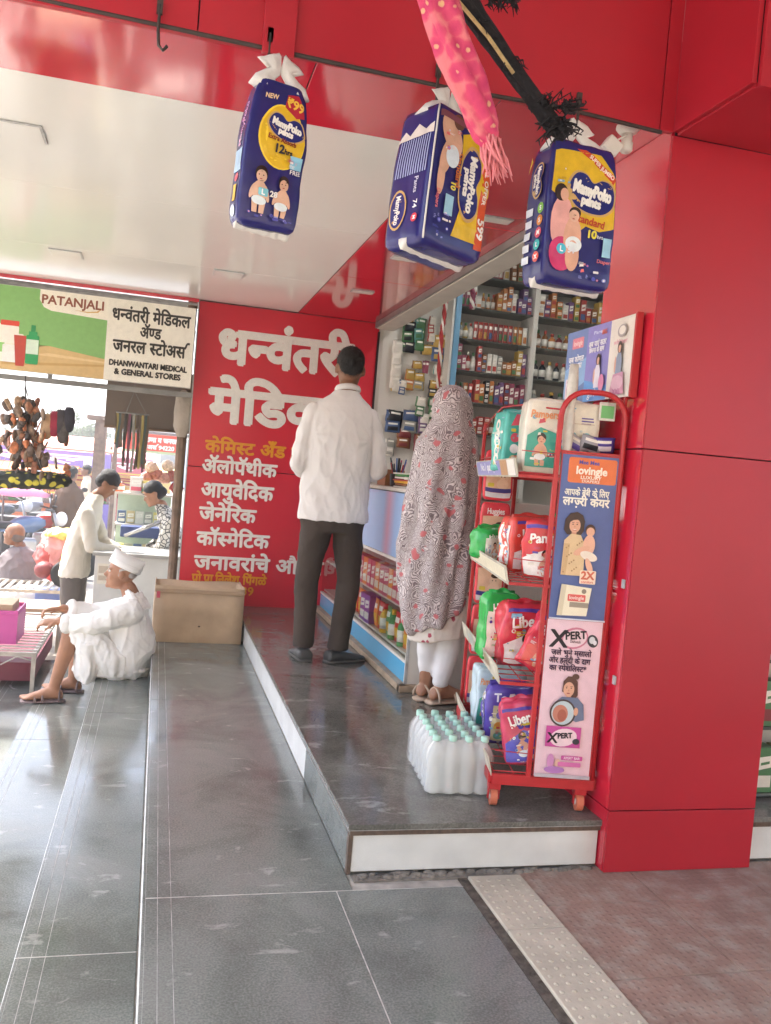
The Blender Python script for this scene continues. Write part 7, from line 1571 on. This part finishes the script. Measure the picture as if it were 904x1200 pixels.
# ------------------------------------------------------------------ parked motorcycles
def motorbike(label, loc, rz, c):
    t = thing('motorcycle', label, 'motorcycle', loc, rz, 'motorcycles parked along the street'); mp = mat('bike_'+c, c, rough=.25, var=.05, coat=.5); mk_ = mat('bike_black', (.03, .03, .03), rough=.5); ma = mat('alloy')
    T_ = Matrix.Rotation(R(90), 4, 'X')
    for x_ in (-.62, .62):
        w_ = MB().lathe([(.24, -.04), (.28, -.045), (.305, -.02), (.305, .02), (.28, .045), (.24, .04)], n=22, T=Matrix.Translation((x_, 0, .305)) @ T_).build('tyre', mat('tyre_rubber'), t)
        m = MB().lathe([(.235, -.02), (.245, 0), (.235, .02)], n=22, T=Matrix.Translation((x_, 0, .305)) @ T_); m.lathe([(.03, -.07), (.03, .07)], n=10, T=Matrix.Translation((x_, 0, .305)) @ T_)
        for q in range(10): a_ = q*math.pi/5; m.tube([(x_, 0, .305), (x_+.24*math.cos(a_), 0, .305+.24*math.sin(a_))], .006, n=4)
        m.build('rim', ma, w_)
        MB().loft([((x_-.02, 0, .62), .20, .06), ((x_, 0, .66), .12, .05)], n=12).build('mudguard', mp, t)
    MB().tube([(.62, .0, .305), (.50, 0, .75), (.44, 0, .98)], [.022, .024, .02], n=8).build('fork', ma, t); MB().tube([(-.62, .06, .305), (-.2, .05, .40), (.25, .05, .35)], .025, n=8).build('swing_arm', mk_, t)
    place(fuse(MB().loft([((-.05, 0, .70), .26, .10), ((.10, 0, .80), .25, .13), ((.14, 0, .88), .20, .11), ((.15, 0, .92), .10, .06)], n=18), .02, 2), 'tank', t, mp, (0, 0, 0))
    MB().box((-.72, -.11, .74), (-.06, .11, .83), bev=.03).build('seat', mk_, t); MB().box((-.78, -.08, .60), (-.25, .08, .735), bev=.03).build('side_cover', mp, t); MB().box((-.08, -.13, .30), (.24, .13, .62), bev=.03).build('engine', ma, t)
    MB().tube([(.2, .12, .35), (-.1, .16, .25), (-.7, .17, .30)], [.02, .03, .045], n=10).build('exhaust', ma, t)
    MB().tube([(.30, .36, 1.04), (.42, .2, 1.02), (.43, 0, .99), (.42, -.2, 1.02), (.30, -.36, 1.04)], .013, n=8).build('handlebar', mk_, t); MB().ball((.54, 0, .90), (.08, .09, .10)).build('headlight', mat('lamp_glass', (.6, .6, .6), rough=.1), t)
    for s_ in (-1, 1): MB().tube([(.40, s_*.2, 1.02), (.42, s_*.26, 1.16)], .006, n=5).ball((.42, s_*.27, 1.20), (.015, .06, .04)).build('mirror', mk_, t)
    return t
gz = -.603
for k, (px, py, yy_, rz, c, lb) in enumerate(((20, 640, 12.6, 12, '5A6E8C', 'blue grey motorcycle parked nearest at the left'), (48, 632, 13.6, -18, 'A83A38', 'red motorcycle parked between two others'), (-10, 625, 14.8, 30, '3A3A3C', 'black motorcycle parked at the far left edge'), (64, 628, 15.4, 70, 'D8D8D8', 'white motorcycle parked end on behind the red one'), (25, 620, 16.6, 10, '7A7A82', 'grey motorcycle parked behind the others'))):
    p = spot(px, py, 1, yy_); motorbike(lb, (p.x, yy_, gz), R(rz), c)
# ------------------------------------------------------------------ market stalls beyond the street
def stall(label, px, yy_, w_, c_roof, c_front, txt, zt_, word_c='F0F0F0'):
    p = spot(px, 600, 1, yy_); t = thing('market_stall', label, 'market stall', (p.x, yy_, gz), 0, 'market stalls beyond the street')
    MB().box((-w_/2, 0, 0), (w_/2, 1.0, .75)).build('table', M_OLDW, t); MB().box((-w_/2, -.03, .12), (w_/2, -.002, .74)).build('cloth_front', ink(c_front), t)
    for x_ in (-w_/2, w_/2-.05):
        for y_ in (0, 1.2): MB().box((x_, y_, 0), (x_+.05, y_+.05, zt_)).build('pole', M_OLDW, t)
    MB().add([(-w_/2-.2, -.35, zt_-.12), (w_/2+.2, -.35, zt_-.12), (w_/2+.2, 1.5, zt_+.18), (-w_/2-.2, 1.5, zt_+.18), (-w_/2-.2, -.35, zt_-.16), (w_/2+.2, -.35, zt_-.16), (w_/2+.2, 1.5, zt_+.14), (-w_/2-.2, 1.5, zt_+.14)], [(0, 1, 2, 3), (7, 6, 5, 4), (0, 4, 5, 1), (1, 5, 6, 2), (2, 6, 7, 3), (3, 7, 4, 0)]).build('canopy', ink(c_roof), t)
    b = MB().box((-w_/2, -.40, zt_-.55), (w_/2, -.37, zt_-.17)).build('banner', ink(c_front), t)
    a = Art(); a.text(txt, 0, zt_-.34, .20, word_c, w=w_*.8, bold=.006); a.rect(-w_/2+.02, zt_-.53, w_/2-.02, zt_-.50, 'E8C24A'); a.build('banner_print', b, lambda u, v, o: (u, -.401-o, v))
    rr = random.Random(int(px))
    for k in range(12):
        c = rr.choice(['C8643A', 'D9A92E', '6FB870', 'A83A38', 'D8D4CA', 'B83A62']); x_ = -w_/2+.15+(w_-.3)*(k % 6)/5; y_ = .2+.45*(k//6)
        m = MB(); m.loft([((0, 0, 0), .10, .10), ((0, 0, .10), .13, .13), ((0, 0, .20), .07, .07), ((0, 0, .23), .02, .02)], n=10)
        o = place(m.mesh('heap', M_DARK), 'goods_heap', None, ink(c), (0, 0, 0)); o.location = (p.x+x_, yy_+y_, gz+.752); tag(o, '%s heap of goods, %s on the table of the stall: %s' % ({'C8643A': 'orange', 'D9A92E': 'yellow', '6FB870': 'green', 'A83A38': 'red', 'D8D4CA': 'white', 'B83A62': 'pink'}[c], ORD[k], label.split(' market')[0].lower()), 'goods', 'heaps on the market stall tables')
    return t
stall('violet banner market stall beyond the motorcycles', 52, 20, 2.6, 'D88A6A', '8C7AC8', 'सेल', 2.0)
stall('orange banner market stall at the left edge', 0, 19, 2.4, 'E0905A', 'D8784A', 'नमकीन', 1.5)
stall('pink roofed market stall behind the man in cream', 98, 23, 2.8, 'E8A0A8', 'C86A78', 'बाजार', 1.9)
stall('yellow topped market stall in the middle distance', 128, 24, 3.0, 'E8D080', 'D8C070', 'फल', 1.5, 'A83A38')
# pink umbrella at the left edge
p = spot(4, 590, 1, 13); um = thing('pink_umbrella', 'pink street umbrella at the left edge above the motorcycles', 'umbrella', (p.x, 13, gz)); hz_ = spot(4, 570, 1, 13).z-gz
vs = [(0, 0, hz_+.12)]; fs = []; N = 16
for q in (.5, 1):
    for k in range(N): a_ = 2*math.pi*k/N; vs.append((.62*q*math.cos(a_), .62*q*math.sin(a_), hz_+.12-.20*q*q-(.02 if k % 2 and q == 1 else 0)))
for k in range(N): fs += [(0, 1+k, 1+(k+1) % N), (1+k, 1+N+k, 1+N+(k+1) % N, 1+(k+1) % N)]
o = MB().add(vs, fs, 0, True).build('canopy', ink('E090A8'), um); sd_ = o.modifiers.new('s', 'SOLIDIFY'); sd_.thickness = .006
MB().tube([(0, 0, 0), (0, 0, hz_+.10)], .015, n=8).build('shaft', M_GREY, um)
# red banner beyond
p = spot(192, 521, 1, 15); bn = thing('red_banner', 'red shop banner with white lettering seen past the stall', 'banner', (p.x, 15, p.z)); MB().box((-.62, 0, -.16), (.34, .03, .15)).build('banner_sheet', ink('D4503C'), bn)
a = Art(); a.text('िकराणा व जनरल', -.08, .06, .08, 'EFE6DA', w=.62, bold=.004); a.text('~सटोअस^ 94220', -.10, -.06, .07, 'EFE6DA', w=.55, bold=.003); a.rect(-.62, -.16, .34, -.12, 'A8B48A'); a.build('banner_print', bn, lambda u, v, o: (u, -o, v))
MB().box((-.8, .04, .16), (.9, 1.2, .20)).build('tin_roof', M_GREY, bn); 
for x_ in (-.78, .8): MB().box((x_, .05, -2.2+.05), (x_+.06, .11, .16)).build('post', M_OLDW, bn)
p = spot(121, 530, 1, 16); simple('dark_kiosk', 'narrow dark wooden kiosk beyond the man in cream', 'kiosk', MB().box((-.16, 0, 0), (.02, .4, p.z-gz+.55)).box((-.3, -.05, p.z-gz+.551), (.5, .5, p.z-gz+.62)), M_OLDW, loc=(p.x, 16, gz))
# distant persons
for k, (px, yy_, H_, yaw, sm_, c_) in enumerate(((80, 13.2, 1.62, 60, '5A4636', 'dark brown shirted man standing behind the hanging cloth'), (100, 17.5, 1.6, 200, 'C8B8A0', 'pale shirted man walking in the middle distance'), (40, 18.5, 1.65, 150, 'D8D4CA', 'white shirted man far off near the violet stall'), (112, 20, 1.6, -60, 'A83A38', 'red shirted person far off near the yellow stall'))):
    p = spot(px, 600, 1, yy_); dressed(c_, (p.x, yy_, gz), H_, R(yaw), mat('cloth_'+sm_, sm_, rough=.85), M_TROU, M_SKIN, voxel=.02, group='people far off in the market')
# ------------------------------------------------------------------ trees and low buildings far away
M_BARK = mat('grey_bark', (.14, .11, .08), rough=.9, var=.3, vs=6, bump=.5, bs=12)
def tree(label, px, pyc, yy_, r_, seed, c):
    p = spot(px, pyc, 1, yy_); t = thing('tree', label, 'tree', (p.x, yy_, gz), 0, 'trees far beyond the market'); rr = random.Random(seed); zc = p.z-gz
    mb = MB(); mb.tube([(0, 0, 0), (.1, 0, zc*.4), (-.05, .1, zc*.75), (0, 0, zc)], [.22, .17, .12, .06], n=9)
    tips = []
    for k in range(9):
        a_ = k*2.4; e = Vector((math.cos(a_)*r_*.6, math.sin(a_)*r_*.6, zc+rr.uniform(-.2, .5)*r_)); mb.tube([(0, 0, zc*.6+.05*k), Vector((e.x*.5, e.y*.5, zc*.8)), e], [.08, .05, .02], n=6); tips.append(e)
    mb.build('trunk', M_BARK, t)
    V, F = [], []
    cl_ = [(Vector((rr.gauss(0, .42), rr.gauss(0, .42), rr.gauss(.1, .36)))*r_+Vector((0, 0, zc)), rr.uniform(.2, .4)*r_) for _ in range(26)]
    for c0, cr in cl_:
        for q in range(230):
            d = Vector((rr.gauss(0, 1), rr.gauss(0, 1), rr.gauss(0, 1))).normalized()*cr*rr.random()**.4; P = c0+d; s_ = rr.uniform(.06, .12)*r_*.6
            u_ = Vector((rr.gauss(0, 1), rr.gauss(0, 1), rr.gauss(0, 1))).normalized(); v_ = u_.orthogonal().normalized(); k0 = len(V)
            V += [P-u_*s_, P+v_*s_*.5, P+u_*s_, P-v_*s_*.5]; F.append((k0, k0+1, k0+2, k0+3))
    m = MB(); m.v = V; m.f = [list(f) for f in F]; m.m = [0]*len(F); m.sm = [False]*len(F)
    link('crown', m.mesh('crown', c), t)
ML = mat('dusty_leaves', (.10, .14, .055), rough=.7, var=.4, vs=3)
tree('pale green tree standing beyond the market stalls', 96, 512, 38, 1.0, 1, ML); tree('round tree at the left beyond the violet stall', 60, 528, 44, .9, 2, ML); tree('low tree at the far left beyond the umbrella', 4, 528, 48, 1.0, 3, ML); tree('broad tree beyond the dark kiosk', 138, 530, 50, 1.1, 4, ML)
def block(label, x0, x1, yy_, z1, c, fl=2):
    t = thing('building', label, 'building', (x0, yy_, gz)); W_ = x1-x0; mw2 = mat('wall_'+c, c, rough=.85, var=.1, vs=.8)
    MB().box((0, 0, 0), (W_, 6, z1)).build('wall', mw2, t); MB().box((-.15, -.15, z1+.002), (W_+.15, 6.15, z1+.2)).build('roof', M_GROUT, t)
    nw = max(2, int(W_/2.2))
    for f in range(fl):
        for k in range(nw):
            x_ = W_*(k+.5)/nw; z_ = 1.0+f*3.0
            w_ = MB().box((x_-.55, -.06, z_), (x_+.55, -.002, z_+1.3)).build('window', M_IVORY, t); MB().box((x_-.48, -.075, z_+.07), (x_+.48, -.062, z_+1.23)).build('pane', mat('dark_window', (.08, .10, .11), rough=.1), w_)
block('low cream building beyond the market at the left', -9.5, -3.6, 52, 2.6, 'D8CCB4', 1); block('pale blue low building beyond the market', -3.2, 1.8, 56, 2.9, 'B8C4CC', 1)
# ------------------------------------------------------------------ the other side: shops facing the porch, seen only in reflections and light
block('two storey pale shop building across the street behind the viewer', -12, 10, -16, 6.4, 'C8BCA8', 2)
block('two storey pink shop building along the street on the left', -20, -13, 2, 6.2, 'C8A49A', 2)
# ------------------------------------------------------------------ shelf of goods seen right of the pillar
rs = thing('side_shelving', 'dark shelving with goods at the right edge past the pillar', 'shelves', (2.12, 2.76, .166))
for z_ in (.02, .27, .52, .77, 1.02, 1.27): MB().box((0, 0, z_-.012), (1.2, .168, z_)).build('shelf', mat('shelf_glass_edge'), rs)
MB().box((-.02, 0, .0), (-.002, .168, 1.5)).build('post', M_WHITE, rs)
rnd = random.Random(8)
for r_i, z_ in enumerate((.02, .27, .52, .77)):
    for k in range(5):
        c, c2 = rnd.choice(['9A9A92', '8A8A60', 'D8D4CA', '3C8A4A', 'A32A2A']), rnd.choice(['D8D4CA', 'A32A2A']); o = link('goods_carton', good('carton', c, c2, (.075, .07, .17)), None, (2.165+.09*k, 2.80, .166+z_+.0005)); tag(o, '%s carton, %s from the pillar on the %s shelf at the right edge' % ({'9A9A92': 'grey', '8A8A60': 'olive', 'D8D4CA': 'white', '3C8A4A': 'green', 'A32A2A': 'dark red'}[c], ORD[k], ['lowest', 'second', 'third', 'fourth'][r_i]), 'box', 'goods on the shelves right of the pillar')

# ------------------------------------------------------------------ thin haze box: street dust, plus a veil standing in for lens glare
hz = MB().box((-310, -310, -2.3), (310, 310, 12.5)); hm = bpy.data.materials.new('dust_and_glare_haze'); hm.use_nodes = True; n, l = nodes_of(hm)
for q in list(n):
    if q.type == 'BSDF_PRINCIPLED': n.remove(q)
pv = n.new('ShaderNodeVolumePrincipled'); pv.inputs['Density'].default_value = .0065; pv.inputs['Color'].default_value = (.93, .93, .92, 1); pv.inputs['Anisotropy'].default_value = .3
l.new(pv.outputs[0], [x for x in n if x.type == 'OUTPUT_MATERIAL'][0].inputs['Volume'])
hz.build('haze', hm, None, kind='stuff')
